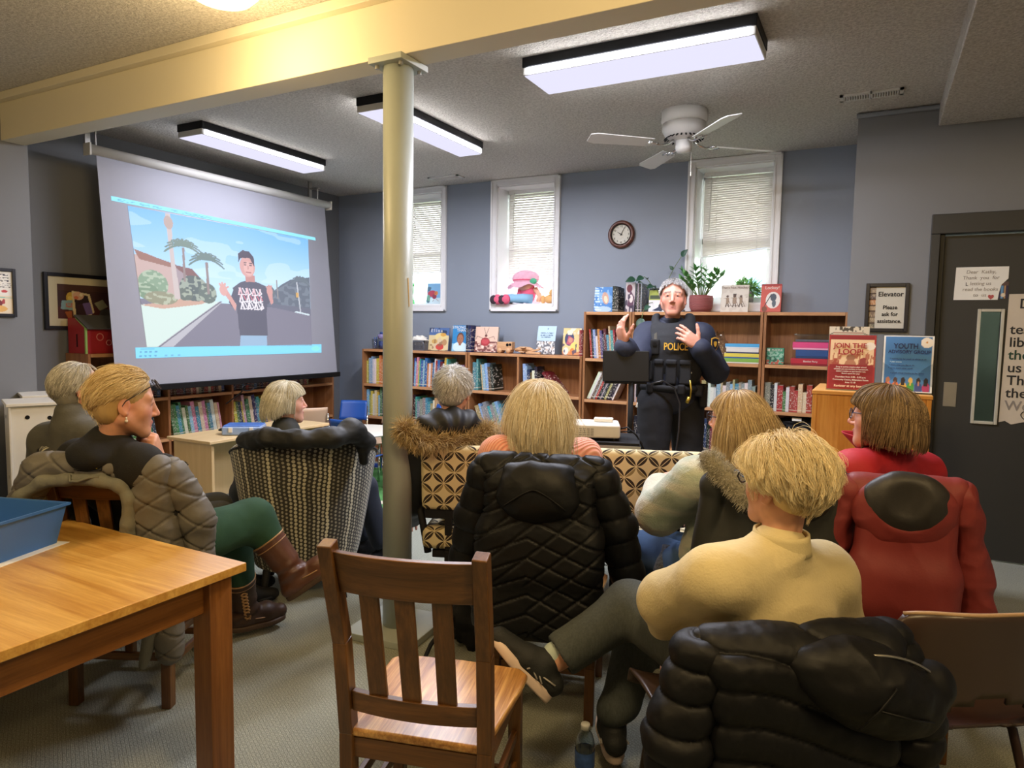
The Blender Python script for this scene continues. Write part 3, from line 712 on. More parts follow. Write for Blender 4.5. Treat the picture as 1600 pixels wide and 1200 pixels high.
# ---------------------------------------------------------------- books
def book_mat():
    t = NT('book_cloth'); oi = t.node('ShaderNodeObjectInfo'); geo = t.coord('Generated'); sep = t.node('ShaderNodeSeparateXYZ'); t.put(sep.inputs[0], geo)
    z = sep.outputs[2]; rn = oi.outputs['Random']
    nz = t.noise(t.coord('Generated', scale=(1, 1, 9)), 4.0, 2.0)
    off = t.node('ShaderNodeVectorMath', operation='ADD'); t.put(off.inputs[0], t.coord('Generated', scale=(2.2, 2.2, 11)))
    cb = t.node('ShaderNodeCombineXYZ'); t.put(cb.inputs[0], t.math('MULTIPLY', rn, 91)); t.put(cb.inputs[2], t.math('MULTIPLY', rn, 37)); t.put(off.inputs[1], cb.outputs[0])
    n = t.noise(off.outputs[0], 1.6, 2.5, .6)
    inner = t.math('MULTIPLY', t.math('GREATER_THAN', z, .14), t.math('LESS_THAN', z, .88))
    m1 = t.math('MULTIPLY', t.math('GREATER_THAN', n, .57), inner)
    m2 = t.math('MULTIPLY', t.math('LESS_THAN', n, .37), inner)
    hs = t.node('ShaderNodeHueSaturation'); t.put(hs.inputs['Color'], oi.outputs['Color']); t.put(hs.inputs['Hue'], t.math('MULTIPLY_ADD', rn, .12, .44)); hs.inputs['Value'].default_value = .45; hs.inputs['Saturation'].default_value = .8
    c = t.mix(t.math('MULTIPLY', m1, .6), oi.outputs['Color'], lin4('#e6e0d2')); c = t.mix(t.math('MULTIPLY', m2, .5), c, hs.outputs[0])
    band = t.math('MULTIPLY', t.math('GREATER_THAN', z, .06), t.math('LESS_THAN', z, .10))
    c = t.mix(t.math('MULTIPLY', band, .6), c, lin4('#ddd6c4'))
    t.bsdf(c, .42); return t.mat
M['book'] = book_mat(); M['pages'] = pm('book_pages', '#d9cfb8', .85, var=.08, vs=60)
CN = [('white', '#d9d6cc'), ('yellow', '#cdb44e'), ('blue', '#3f66a4'), ('green', '#4b8152'), ('red', '#a83a38'), ('orange', '#c9803e'), ('teal', '#4a949b'), ('grey', '#8d8f90'), ('black', '#26262c'), ('cream', '#d9c9a0'), ('navy', '#27345c'), ('brown', '#6d4a39'), ('pink', '#c98b9d'), ('purple', '#5f4a80'), ('lime', '#93a94e'), ('azure', '#86aecb'), ('maroon', '#6a2a30'), ('tan', '#b09871')]
CD = dict(CN); ORD = ['first', 'second', 'third', 'fourth', 'fifth', 'sixth', 'seventh', 'eighth', 'ninth', 'tenth', 'eleventh', 'twelfth', 'thirteenth', 'fourteenth', 'fifteenth', 'sixteenth', 'seventeenth', 'eighteenth', 'nineteenth', 'twentieth', 'twenty-first', 'twenty-second', 'twenty-third', 'twenty-fourth', 'twenty-fifth', 'twenty-sixth', 'twenty-seventh', 'twenty-eighth', 'twenty-ninth', 'thirtieth', 'thirty-first', 'thirty-second', 'thirty-third', 'thirty-fourth']
def book_mesh(w_, d_, h_):
    b = MB(); c = .0022
    b.span((-w_/2, -d_/2, 0), (-w_/2+c, d_/2, h_)).span((w_/2-c, -d_/2, 0), (w_/2, d_/2, h_)).span((-w_/2+c, -d_/2, 0), (w_/2-c, -d_/2+c, h_))
    b.span((-w_/2+c, -d_/2+c, .003), (w_/2-c, d_/2-.004, h_-.004), 1); return b
def row(where, group, x0, x1, z, y, hr, wr, pal, lean=0.0, rz=0.0, org=None, gap=.0006, dr=(.15, .20), jitter=0.0):
    """books standing side by side; rz turns the row for the left-hand wall"""
    x = x0+(hr[1]*math.sin(-lean) if lean < 0 else 0); i = 0; made = []
    while True:
        w_ = rnd.uniform(*wr); h_ = rnd.uniform(*hr); d_ = min(.24, rnd.uniform(*dr)); cn = rnd.choice(pal)
        ln = lean+rnd.uniform(-jitter, jitter)*(1 if lean else 0)
        need = w_/math.cos(ln)+gap
        if x+need+(h_*math.sin(abs(ln)) if lean else 0) > x1: break
        cc = [min(1, max(0, v+rnd.uniform(-.05, .05)*1.0-.02)) for v in hexa(CD[cn])]
        o = obj('book', book_mesh(w_, d_, h_), [M['book'], M['pages']])
        o.color = lin(cc)+(1,)
        px = x+(w_/2*math.cos(ln)); pz = z+.0005+(abs(math.sin(ln))*w_/2)
        if lean > 0: pass
        front = y; py = front+d_/2+rnd.uniform(.0, .012)
        if rz: o.location = (-py+0, px, pz); o.rotation_euler = Euler((0, 0, 0)); o.matrix_world = Matrix.Translation((XL+.34-(py), px, pz)) @ Matrix.Rotation(PI/2, 4, 'Z') @ Matrix.Rotation(ln, 4, 'Y')
        else: o.matrix_world = Matrix.Translation((px, py, pz)) @ Matrix.Rotation(ln, 4, 'Y')
        made.append((o, cn)); x += need; i += 1
    for k, (o, cn) in enumerate(made):
        nm = ORD[k] if k < len(ORD) else 'last'
        tag(o, '%s book, %s from left on %s' % (cn, nm, where), 'book', group)
    return x
FY = YB-.30
P1 = ['white', 'yellow', 'cream', 'azure', 'orange', 'grey', 'green', 'white', 'lime']; P2 = ['yellow', 'blue', 'white', 'azure', 'white', 'red', 'navy', 'teal', 'pink', 'maroon', 'black', 'orange']
P3 = ['teal', 'azure', 'green', 'grey', 'tan', 'brown', 'black', 'navy']; P4 = ['maroon', 'brown', 'maroon', 'maroon']; PD = ['black', 'navy', 'brown', 'grey', 'maroon']
PW = ['grey', 'white', 'azure', 'grey', 'teal', 'white', 'tan']; PA = [c for c, _ in CN]
Y0 = FY+.025
row('upper shelf left of the white column', 'picture books behind the column', -5.02, -4.42, .875, Y0, (.24, .315), (0.013, 0.033), P1)
row('upper shelf just right of the white column', 'picture books right of the column', -4.38, -3.93, .875, Y0, (.24, .32), (0.013, 0.033), P2, .05)
row('upper shelf behind the grey-haired parka wearer', 'dark books right of the column', -3.925, -3.70, .875, Y0, (.17, .27), (0.019, 0.045), PD+['maroon', 'grey'])
row('second shelf left of the white column', 'second shelf books behind the column', -5.02, -4.42, .515, Y0, (.22, .32), (0.013, 0.036), P1+['black', 'navy', 'lime'])
row('second shelf just right of the white column', 'second shelf books right of the column', -4.38, -3.72, .515, Y0, (.18, .27), (0.016, 0.039), PW+['black', 'tan'])
#row('lowest shelf left of the white column', 'lowest shelf books behind the column', -5.02, -4.42, .115, Y0, (.22, .31), (0.019, 0.045), P1)
row('upper shelf below the ant book', 'books below the ant book', -3.63, -3.55, .875, Y0, (.28, .32), (0.019, 0.038), ['teal', 'azure', 'green'])
row('upper shelf leaning below the ant book', 'leaning books below the ant book', -3.55, -3.34, .875, Y0, (.24, .31), (0.019, 0.045), P3, -.10)
row('second shelf behind the fur-trimmed hood', 'leaning books behind the fur hood', -3.63, -3.12, .515, Y0, (.20, .28), (0.019, 0.045), ['orange', 'grey', 'tan', 'grey', 'brown', 'teal', 'azure'], -.35)
row('upper shelf below the paper flyer', 'upright books below the flyer', -3.06, -2.86, .875, Y0, (.19, .29), (0.016, 0.033), P3+['white', 'navy'], -.04)
row('upper shelf slumped beside the narrow tall bookcase', 'slumped dark red volumes', -2.85, -2.42, .875, Y0, (.26, .27), (0.022, 0.030), P4, -.72)
row('top shelf of the narrow tall bookcase', 'top shelf of the narrow bookcase', -2.37, -1.98, 1.245, Y0, (.20, .31), (0.014, 0.030), PA, -.09)
row('second shelf of the narrow tall bookcase', 'leaning books of the narrow bookcase', -2.375, -1.975, .86, Y0, (.27, .33), (0.014, 0.027), ['white', 'red', 'teal', 'black', 'brown', 'green', 'maroon', 'grey', 'tan'], .42)
#row('third shelf of the narrow tall bookcase', 'small books behind the projector', -2.37, -2.19, .47, Y0, (.17, .24), (0.019, 0.033), ['green', 'teal', 'lime', 'yellow', 'navy'])
row('top shelf left of the officer, upper part', 'books just left of the officer', -1.91, -1.72, 1.245, Y0, (.16, .25), (0.016, 0.030), ['cream', 'brown', 'red', 'tan', 'white'])
row('second shelf just left of the officer', 'second shelf books left of the officer', -1.91, -1.70, .86, Y0, (.18, .28), (0.016, 0.030), ['cream', 'white', 'tan', 'orange'])
row('third shelf just left of the officer', 'third shelf books left of the officer', -1.91, -1.60, .47, Y0, (.22, .31), (0.019, 0.036), ['orange', 'white', 'teal', 'maroon', 'red', 'black'], -.03)
row('second shelf just right of the officer', 'pale books right of the officer', -1.36, -.845, .86, Y0, (.16, .26), (0.016, 0.036), PW)
row('third shelf just right of the officer', 'third shelf books right of the officer', -1.42, -.90, .47, Y0, (.20, .29), (0.016, 0.036), ['red', 'maroon', 'navy', 'black', 'teal', 'grey'])
row('shelf below the puzzle boxes', 'books below the puzzle boxes', -.79, -.39, .86, Y0, (.15, .235), (0.022, 0.045), ['red', 'black', 'white', 'cream', 'white', 'grey', 'lime', 'green', 'black', 'red'])
row('shelf below the puzzle boxes beside the cabinet', 'small red books below the puzzle boxes', -.385, -.22, .86, Y0, (.13, .17), (0.022, 0.039), ['cream', 'red', 'maroon', 'pink', 'navy'])
YL = .075
for a, b_, nm in ((3.14, 3.78, 'far left bay'), (3.82, 4.44, 'second bay'), (4.48, 5.11, 'third bay')):
    row('upper shelf, %s under the screen' % nm, 'small books under the screen', a, b_-.02, .875, YL, (.15, .215), (0.019, 0.039), PD+['red', 'white', 'maroon', 'cream', 'blue'], -.04 if nm[0] == 's' else 0, rz=1)
    row('lower shelf, %s under the screen' % nm, 'tall picture books under the screen', a, b_-.01, .515, YL, (.24, .31), (0.016, 0.039), ['green', 'white', 'yellow', 'navy', 'azure', 'cream', 'green', 'pink', 'orange', 'teal'], -.16, rz=1, dr=(.2, .24))
row('lower shelf, last bay under the screen', 'leaning books in the last bay under the screen', 5.15, 5.60, .515, YL, (.24, .30), (0.019, 0.045), ['black', 'navy', 'red', 'grey', 'tan'], -.36, rz=1, dr=(.2, .24))
row('upper shelf, last bay under the screen', 'flat-topped books in the last bay under the screen', 5.15, 5.50, .875, YL, (.15, .2), (0.024, 0.045), ['red', 'maroon', 'tan'], 0, rz=1)
# ---------------------------------------------------------------- display books standing face out
def face_book(label, x0, x1, z0, h_, y, paint, spine, title=None, thick=.014, tilt=-.14, nu=56, nv=70, turn=0.0):
    w_ = x1-x0; t = thing('display_book', label, 'book', ((x0+x1)/2, y, z0+.001), turn)
    b = book_mesh(thick, w_, h_); b.v = [(q[1], q[0], q[2]) for q in b.v]
    R = Matrix.Rotation(tilt, 3, 'X'); lift = thick/2*abs(math.sin(tilt)); b.v = [tuple((R @ Vector(p))+Vector((0, 0, lift))) for p in b.v]
    o = obj('cover', b, [pm('cover_'+spine, spine, .4, var=.03), M['pages']], t)
    p = picture('cover_art', w_-.002, h_-.002, nu, nv, paint, M['print'], t)
    p.matrix_local = Matrix.Translation((0, 0, lift)) @ Matrix.Rotation(tilt, 4, 'X') @ Matrix.Translation((0, -thick/2-.0008, h_/2))
    if title:
        for s_, sz, px, pz, m_ in title:
            q = text(s_, sz, m_, t, (0, 0, 0)); q.matrix_local = Matrix.Translation((0, 0, lift)) @ Matrix.Rotation(tilt, 4, 'X') @ Matrix.Translation((px*w_, -thick/2-.0025, pz*h_)) @ Matrix.Rotation(PI/2, 4, 'X')
    return t
inkw = pm('white_ink', '#eeeae0', .7, var=0); inkr = pm('red_ink', '#a3262c', .7, var=0); inkb = pm('navy_ink', '#1b2a55', .7, var=0); inkpale = pm('pale_blue_ink', '#bfe0f2', .7, var=0); inkbr = pm('brown_ink', '#5b3a2a', .7, var=0)
def art_e(u, v):
    k = Ink(u, v, '#d9c79a'); k.rect(0, .68, 1, 1, '#4e6ca0'); k.blotch(v > .6, '#27344f', 6, .6, .8, 1); k.ell(.6, .62, .3, .16, '#e3cf8f'); k.ell(.72, .7, .14, .08, '#d9a44a')
    k.poly([(.2, .05), (.35, .4), (.55, .62), (.72, .4), (.8, .1)], '#d8c3a0'); k.ell(.58, .16, .2, .14, '#c8473f'); k.ell(.3, .4, .14, .1, '#caa35b'); k.ell(.8, .36, .12, .14, '#b98e63'); k.blotch(v < .5, '#8d6a4b', 9, .66, .7, 2); return k.c
face_book('picture book with orange and blue cover, first face-out book right of the column', -4.255, -4.0, 1.26, .245, FY+.13, art_e, '#3c5a8a', [('E l i n a', .05, -.12, .87, inkw)])
def art_strong(u, v):
    k = Ink(u, v, '#2f86c2'); k.rect(0, 0, 1, .3, '#8fc7e3'); k.ell(.5, .16, .44, .2, '#cfeaf5'); k.ell(.5, .5, .22, .22, '#5c3d31'); k.ell(.5, .46, .185, .19, '#a87258'); k.rect(.42, .22, .58, .34, '#97634b')
    for x in (.42, .58): k.ell(x, .48, .03, .012, '#2b1a16')
    k.line(.44, .36, .56, .36, .012, '#7a4038'); k.ell(.5, .42, .03, .03, '#8f5c45'); return k.c
face_book('blue book with a smiling boy on its cover, second face-out book right of the column', -3.955, -3.755, 1.26, .275, FY+.13, art_strong, '#1f5c92', [('STRONGER', .042, 0, .915, inkw), ('THAN', .042, .05, .80, inkw)])
row('low bookcase top left of the ant book', 'dark books standing on the low bookcase', -3.742, -3.678, 1.26, FY+.07, (.27, .28), (.015, .02), ['black', 'black', 'navy'])
def art_ant(u, v):
    k = Ink(u, v, '#e3c1ad'); k.rect(0, .0, 1, .35, '#c9a393'); k.blotch(v < .42, '#6d3a3a', 13, .52, .9, 3); k.blotch(v < .3, '#f0dcd0', 11, .6, .9, 5)
    k.ell(.46, .40, .20, .17, '#a8343c'); k.ell(.46, .42, .15, .11, '#c14a50')
    for s in (-1, 1): k.line(.48, .66, .48+s*.10, .95, .008, '#3b2a2a'); k.line(.46, .5, .46+s*.36, .62, .008, '#4a3030'); k.line(.46+s*.36, .62, .46+s*.42, .5, .008, '#4a3030')
    k.ell(.48, .64, .06, .05, '#6a3535'); return k.c
face_book('tan picture book with a red ant, face out on the low bookcase', -3.67, -3.40, 1.26, .262, FY+.13, art_ant, '#5d6f8a', None, .03)
def art_manga(u, v):
    k = Ink(u, v, '#dfc98c'); k.ell(.36, .6, .26, .26, '#3d4468'); k.poly([(.3, .72), (.62, .6), (.5, .36), (.2, .4)], '#b5566a'); k.ell(.42, .55, .12, .1, '#c98d74'); k.ell(.66, .32, .22, .16, '#e9d272'); k.rect(0, 0, 1, .12, '#d08d5e'); k.ell(.2, .14, .14, .14, '#e9e3d5'); k.ell(.55, .14, .12, .12, '#d6823f'); k.blotch(v < .45, '#4b4160', 8, .66, .8, 4); k.blotch(v > .75, '#f1e7c9', 7, .6); return k.c
face_book('yellow picture book with a dark-haired figure at the right end of the low bookcase', -2.68, -2.49, 1.26, .262, FY+.13, art_manga, '#a3692f', [('P E D R O', .03, .18, .8, inkw)])
row('low bookcase top against the yellow picture book', 'red books at the right end of the low bookcase', -2.484, -2.425, 1.26, FY+.07, (.24, .255), (.017, .022), ['red', 'maroon'])
def art_flame(u, v):
    k = Ink(u, v, '#4b86c7'); k.blotch(v > .35, '#8fb9e3', 7, .52, .8, 2); k.ell(.6, .55, .17, .26, '#e0a07a', .8, .4); k.ell(.62, .5, .09, .16, '#f2d9b8', .9, .4); k.ell(.5, .1, .45, .12, '#c7dbe9', .8); k.blotch((u < .4) & ((v*9 % 1) > .4), '#dcecf5', 14, .5, .8, 6); return k.c
face_book('pale blue book with an orange flame, face out on the tall bookcase', -2.36, -2.175, 1.675, .235, FY+.12, art_flame, '#39639c')
row('narrow tall bookcase top beside the pale blue book', 'navy books on the narrow tall bookcase', -2.16, -2.10, 1.675, FY+.06, (.225, .24), (.02, .03), ['navy', 'black'])
def art_comic(u, v):
    k = Ink(u, v, '#c9bfc0'); k.ell(.4, .8, .3, .14, '#6a2a34'); k.poly([(.2, .2), (.5, .75), (.95, .5), (.8, .1)], '#5e3b52'); k.ell(.6, .45, .2, .14, '#e0d6d3'); k.blotch(v < .6, '#31263c', 6, .6, .8, 3); return k.c
face_book('comic book turned half sideways on the narrow tall bookcase', -2.045, -1.955, 1.675, .27, FY+.10, art_comic, '#221d28', None, .012, -.06)
row('tall bookcase top beside the comic book', 'dark books beside the comic', -1.937, -1.87, 1.675, FY+.06, (.25, .265), (.012, .016), ['black', 'grey', 'black'])
def art_peng(u, v):
    k = Ink(u, v, '#e6e6ea'); k.rect(0, .5, 1, .92, '#a5b04e'); k.rect(.05, .55, .95, .7, '#3d4a2f'); k.rect(0, .92, 1, 1, '#2b2b33'); k.poly([(0, .3), (.5, .4), (1, .25), (1, 0), (0, 0)], '#eceef2'); k.ell(.75, .22, .2, .16, '#30313d'); k.poly([(.2, .05), (.6, .22), (.8, .02)], '#23304f'); return k.c
face_book('green and white hockey book just left of the officer on the tall bookcase', -1.825, -1.66, 1.675, .215, FY+.10, art_peng, '#55602f')
def art_hockey(u, v):
    k = Ink(u, v, '#d9d2c6'); k.blotch(v > 0, '#c6bcae', 8, .55, .5, 1); k.line(.03, .5, .97, .55, .004, '#8d7a68'); k.line(.1, .24, .9, .22, .006, '#6b543f')
    for x, s in ((.24, 1), (.5, 1.25), (.73, 1)):
        k.ell(x, .5+.08*s, .05*s, .045*s, '#5a4436'); k.poly([(x-.06*s, .5+.03*s), (x+.06*s, .5+.03*s), (x+.05*s, .3), (x-.05*s, .3)], '#9b8670'); k.line(x-.03, .3, x-.05, .2, .018, '#4e3b2e'); k.line(x+.03, .3, x+.06, .2, .018, '#4e3b2e'); k.line(x+.05, .42, x+.16, .2, .008, '#5a3f2b')
    k.ell(.5, .66, .07, .018, '#2e2620'); return k.c
face_book('grey book with three sketched hockey players below the right window', -1.195, -.965, 1.675, .235, FY+.12, art_hockey, '#b9ad9c', [("That's Not Hockey!", .029, 0, .9, inkbr)])
def art_lock(u, v):
    k = Ink(u, v, '#c95a4d'); k.ell(.6, .42, .36, .3, '#e9e4dc'); k.ell(.62, .52, .15, .14, '#4b5560'); k.ell(.66, .3, .1, .13, '#59656f'); k.line(.2, .22, .5, .62, .02, '#3b3a3f'); k.ell(.2, .1, .14, .1, '#7d4a35'); k.rect(0, .93, 1, 1, '#a3342f'); return k.c
face_book('red hockey book standing right of the grey hockey book', -.865, -.705, 1.675, .235, FY+.12, art_lock, '#b5352f', [('Lockey!', .036, .04, .86, inkw)], .03)
# flyer in a clear stand
def art_flyer(u, v):
    k = Ink(u, v, '#b9d3e6'); k.rect(0, 0, 1, .46, '#e2e3e3'); k.blotch((v < .46), '#5c6068', 17, .5, .85, 3); k.blotch(v < .44, '#c9b7a8', 13, .64, .8, 8)
    for i, y in enumerate((.74, .665, .6)): k.blotch((np.abs(v-y) < .02) & (u > .18+.05*(i == 2)) & (u < .86-.1*(i == 2)), '#4b6480', 60, .42, .9, i)
    k.ell(.55, .9, .04, .03, '#6f8aa3'); return k.c
t = thing('flyer', 'pale blue paper flyer leaning on the low bookcase top', 'flyer', (-2.86, FY+.13, 1.261))
p = picture('sheet', .20, .28, 60, 80, art_flyer, M['print'], t, thick=.001, bend=lambda u, v: -.012*np.sin(v*PI)); p.matrix_local = Matrix.Translation((0, 0, .002)) @ Matrix.Rotation(-.16, 4, 'X') @ Matrix.Translation((0, 0, .14))
obj('stand', MB().bar((0, .035, 0), (0, .03, .15), .06, .004).span((-.05, -.01, 0), (.05, .05, .003)), M['acrylic'], t)
# toys
M['beech'] = wood('toy_beech', '#b98a62', '#e2b98c', 'x', 2, .5)
t = thing('toy_truck', 'light wooden toy truck standing on the low bookcase', 'toy', (-3.28, FY+.09, 1.26))
obj('cargo_box', MB().span((-.085, -.035, .03), (.065, .035, .115)), M['beech'], t, bevel=.004)
obj('cab', MB().span((.012, -.036, .035), (.085, .036, .117)), M['beech'], t, bevel=.006)
obj('cab_window', MB().lathe([(.016, -.001), (.0, -.0015)], (.035, -.0365, .085), 16, axis='y').lathe([(.014, -.001), (.0, -.0015)], (.066, -.0365, .088), 16, axis='y'), M['black'], t)
for x in (-.055, .045): obj('wheel', MB().lathe([(.0, -.046), (.024, -.046), (.026, -.040), (.026, .04), (.024, .046), (0, .046)], (x, 0, .027), 20, axis='y'), M['beech'], t, smooth=True)
t = thing('toy_plane', 'wooden toy aeroplane lying beside the toy truck', 'toy', (-3.06, FY+.10, 1.262))
obj('fuselage', MB().tube([(-.12, 0, .035), (-.06, 0, .045), (.04, 0, .045), (.10, 0, .03)], [.015, .026, .024, .01], 12), M['beech'], t, smooth=True)
obj('wing', MB().span((-.055, -.085, .055), (-.0, .085, .065)).span((-.06, -.085, .012), (.0, .085, .022)), M['beech'], t, bevel=.003, rot=(0, .1, .25))
for y in (-.03, .03): obj('wheel', MB().lathe([(.0, -.006), (.016, -.006), (.016, .006), (0, .006)], (-.03, y, .016), 14, axis='y'), M['beech'], t)
t = thing('toy_ramp', 'small pile of wooden track pieces in front of the flyer', 'toy', (-2.955, FY+.04, 1.262))
obj('track', MB().bar((-.07, 0, .012), (.07, .02, .05), .04, .018), M['beech'], t, bevel=.003); obj('track_piece', MB().bar((-.05, -.02, .012), (.09, -.01, .012), .03, .018), M['beech'], t, bevel=.003)
# basket, jar, cup on the far left of the low bookcase
t = thing('storage_basket', 'grey slotted plastic basket of white paper behind the column', 'basket', (-4.37, FY+.13, 1.26))
b = MB()
for k in range(14):
    for s in (-1, 1): b.box((-.105+.0162*k, s*.075, .05), (.009, .004, .08)); 
for k in range(10):
    for s in (-1, 1): b.box((s*.112, -.07+.0156*k, .05), (.004, .009, .08))
b.span((-.115, -.078, 0), (.115, .078, .012)); b.span((-.118, -.081, .088), (.118, -.071, .108)).span((-.118, .071, .088), (.118, .081, .108)).span((-.118, -.081, .088), (-.108, .081, .108)).span((.108, -.081, .088), (.118, .081, .108))
obj('basket_body', b, pm('grey_plastic', '#5b5d63', .45), t)
def crumple(r, n=22, m=14, seed=0, flat=.5):
    q = MB(); 
    def fn(u, v):
        a = 2*PI*u; p = PI*(v-.5); d = 1+.25*math.sin(5*a+seed)*math.cos(3*p)+.15*math.sin(9*p+seed+2*a)
        return (r*d*math.cos(a)*math.cos(p), r*d*math.sin(a)*math.cos(p)*.7, r*flat*d*math.sin(p))
    return q.grid(fn, n, m, cu=True)
b = crumple(.095, seed=1.3); obj('crumpled_paper', b, M['paper'], t, smooth=True, loc=(0, 0, .105))
t = thing('lidded_jar', 'clear jar with purple and blue lid at the left end of the low bookcase', 'jar', (-4.85, FY+.12, 1.26))
obj('jar_body', MB().lathe([(.0, 0), (.058, 0), (.062, .02), (.062, .10), (.055, .115)], n=24), M['acrylic'], t, smooth=True); obj('filling', MB().lathe([(.0, .004), (.055, .004), (.056, .085), (0, .09)], n=18), pm('blue_beads', '#3d4d86', .5, var=.3, vs=70), t, smooth=True)
obj('lid', MB().lathe([(.066, .112), (.068, .15), (.06, .165), (0, .168)], n=24), pm('lilac_lid', '#8f86b5', .4), t, smooth=True); obj('lid_knob', MB().lathe([(.045, .166), (.045, .19), (0, .192)], n=20), pm('blue_lid', '#3a5590', .4), t, smooth=True)
t = thing('clear_cup', 'small clear tumbler beside the lidded jar', 'cup', (-4.97, FY+.12, 1.26))
obj('cup_body', MB().lathe([(.0, 0), (.034, 0), (.042, .11), (.039, .11), (.032, .005), (0, .005)], n=24), M['acrylic'], t, smooth=True); obj('crayon_tips', MB().cyl((-.01, 0, .01), (-.02, .01, .13), .005).cyl((.012, 0, .01), (.02, .0, .135), .005).cyl((0, .01, .01), (.0, .02, .125), .005), pm('blue_pens', '#4e6aa8', .5), t)
# boxes of games on the tall shelves
def box_thing(nm, label, x0, x1, z0, h_, c1, c2=None, d_=.21, y=None, part='lid', seed=0, group=None, wr=None):
    t = thing(nm, label, 'game box' if 'clear' not in nm else 'box', ((x0+x1)/2, (FY+.03 if y is None else y)+d_/2, z0), 0, group); w_ = (x1-x0)/2
    obj('tray', MB().span((-w_+.002, -d_/2+.002, .0005), (w_-.002, d_/2-.002, h_*.7)), pm(nm+'_tray', c2 or c1, .5, var=.02), t, bevel=.002)
    o = obj(part, MB().span((-w_, -d_/2, h_*.25), (w_, d_/2, h_-.0005)), pm(nm+'_lid', c1, .38, var=.05), t, bevel=.002)
    if wr: text(wr[0], wr[1], wr[2], t, (wr[3]*w_, -d_/2-.001, h_*.58))
    return t
z = .0
GS = 'game boxes stacked behind the officer'
box_thing('game_box', 'green puzzle box at the bottom of the stack right of the officer', -1.13, -.845, 1.245, .042, '#7fae52', '#dfe2d8', seed=1, group=GS)
box_thing('game_box', 'yellow game box, second from the bottom right of the officer', -1.13, -.845, 1.287, .042, '#d6c653', '#3b64a0', seed=2, group=GS)
box_thing('game_box', 'white game box with navy ends under the blue box', -1.115, -.85, 1.329, .045, '#d9d5cf', '#2b3563', seed=3, group=GS)
box_thing('game_box', 'light blue game box on top of the stack right of the officer', -1.125, -.842, 1.374, .036, '#4fa5d8', '#e2e6e8', seed=4, group=GS)
def art_puz(u, v):
    k = Ink(u, v, '#3f8e6d'); k.blotch(v < .78, '#9fc4b0', 13, .5, .9, 1); k.blotch(v < .6, '#2c5b4a', 11, .6, .9, 2); k.blotch(v < .3, '#c05a4a', 9, .6, .9, 3); k.rect(.04, .8, .2, .96, '#e3ead9'); return k.c
t = thing('puzzle_box', 'green square puzzle box standing on the shelf beside the divider', 'game box', (-.722, FY+.06, 1.246))
obj('carton', MB().span((-.068, -.02, 0), (.068, .02, .136)), pm('puzzle_green', '#3f8e6d', .45), t, bevel=.002); picture('front_art', .134, .132, 40, 40, art_puz, M['print'], t, (0, -.0212, .068)); text('PUZZLE', .024, inkw, t, (.014, -.023, .118))
GT = 'game boxes stacked beside the elevator wall'
box_thing('game_box', 'red game box at the bottom beside the elevator wall', -.60, -.27, 1.245, .058, '#b3283b', '#8a1f2c', seed=5, group=GT, wr=('Blanket Party', .02, inkw, -.1))
box_thing('game_box', 'dark blue game box under the pink one', -.565, -.265, 1.303, .07, '#274d86', '#1d3a66', seed=6, group=GT)
box_thing('game_box', 'bright pink game box near the top beside the elevator wall', -.59, -.25, 1.373, .062, '#d8467f', '#e8a3bd', seed=7, group=GT)
t = thing('clear_box', 'clear plastic box on top of the pink game box', 'box', (-.42, FY+.135, 1.436))
obj('tub', MB().span((-.16, -.10, 0), (.16, .10, .058)), M['acrylic'], t, bevel=.006); obj('lid', MB().span((-.165, -.105, .055), (.165, .105, .066)), M['acrylic'], t, bevel=.004); obj('contents', MB().span((-.15, -.09, .003), (.15, .09, .02)), pm('grey_contents', '#77757f', .6, var=.3, vs=50), t)
t = thing('clear_bag', 'crumpled clear plastic bag behind the officer on the shelf', 'bag', (-1.22, FY+.12, 1.247)); obj('bag_film', crumple(.10, seed=4.2, flat=1.2), M['acrylic'], t, smooth=True, loc=(0, 0, .125))
# plants on the tall bookcase
def leaf_mesh(b, root, d, up, L, w_, curl=.3, n=6, mi=0):
    d = Vector(d).normalized(); u = Vector(up); s = d.cross(u).normalized(); u = s.cross(d).normalized(); root = Vector(root); vs = []; fs = []
    for i in range(n+1):
        q = i/n; wd = w_*math.sin(PI*min(.97, .06+.94*q)**.8)*.5+.0004; c = root+d*L*q*(1-.12*curl*q)-u*curl*L*q*q*.5
        vs += [c-s*wd+u*wd*.35, c, c+s*wd+u*wd*.35]
    for i in range(n):
        a = i*3; fs += [(a, a+1, a+4, a+3), (a+1, a+2, a+5, a+4)]
    b.add(vs, fs, mi)
M['leaf'] = pm('zz_leaf', '#4f8c47', .35, var=.25, vs=20, Subsurface_Weight=0.0); M['leafdk'] = pm('dark_leaf', '#2f5540', .4, var=.2, vs=14); M['stem'] = pm('plant_stem', '#6b7f4a', .6)
t = thing('potted_plant', 'upright glossy green plant in red woven pot beside the officer', 'plant', (-1.372, FY+.17, 1.675))
def potmat():
    k = NT('woven_pot'); co = k.coord(); w1 = k.node('ShaderNodeTexWave', bands_direction='Z'); k.put(w1.inputs['Vector'], co); w1.inputs['Scale'].default_value = 26; w1.inputs['Distortion'].default_value = 1.2; w1.inputs['Detail'].default_value = 1
    n = k.noise(co, 10, 3); c = k.mix(w1.outputs['Fac'], lin4('#7d3434'), lin4('#b5807a')); c = k.mix(k.math('MULTIPLY', n, .5), c, lin4('#a5454a')); k.bsdf(c, .7, 0, k.bump(w1.outputs['Fac'], .6, .006)); return k.mat
obj('pot', MB().lathe([(0, 0), (.078, 0), (.10, .05), (.104, .12), (.1, .15), (.09, .15), (.085, .13), (0, .13)], n=36), potmat(), t, smooth=True)
b = MB(); ms = MB(); r_ = random.Random(3)
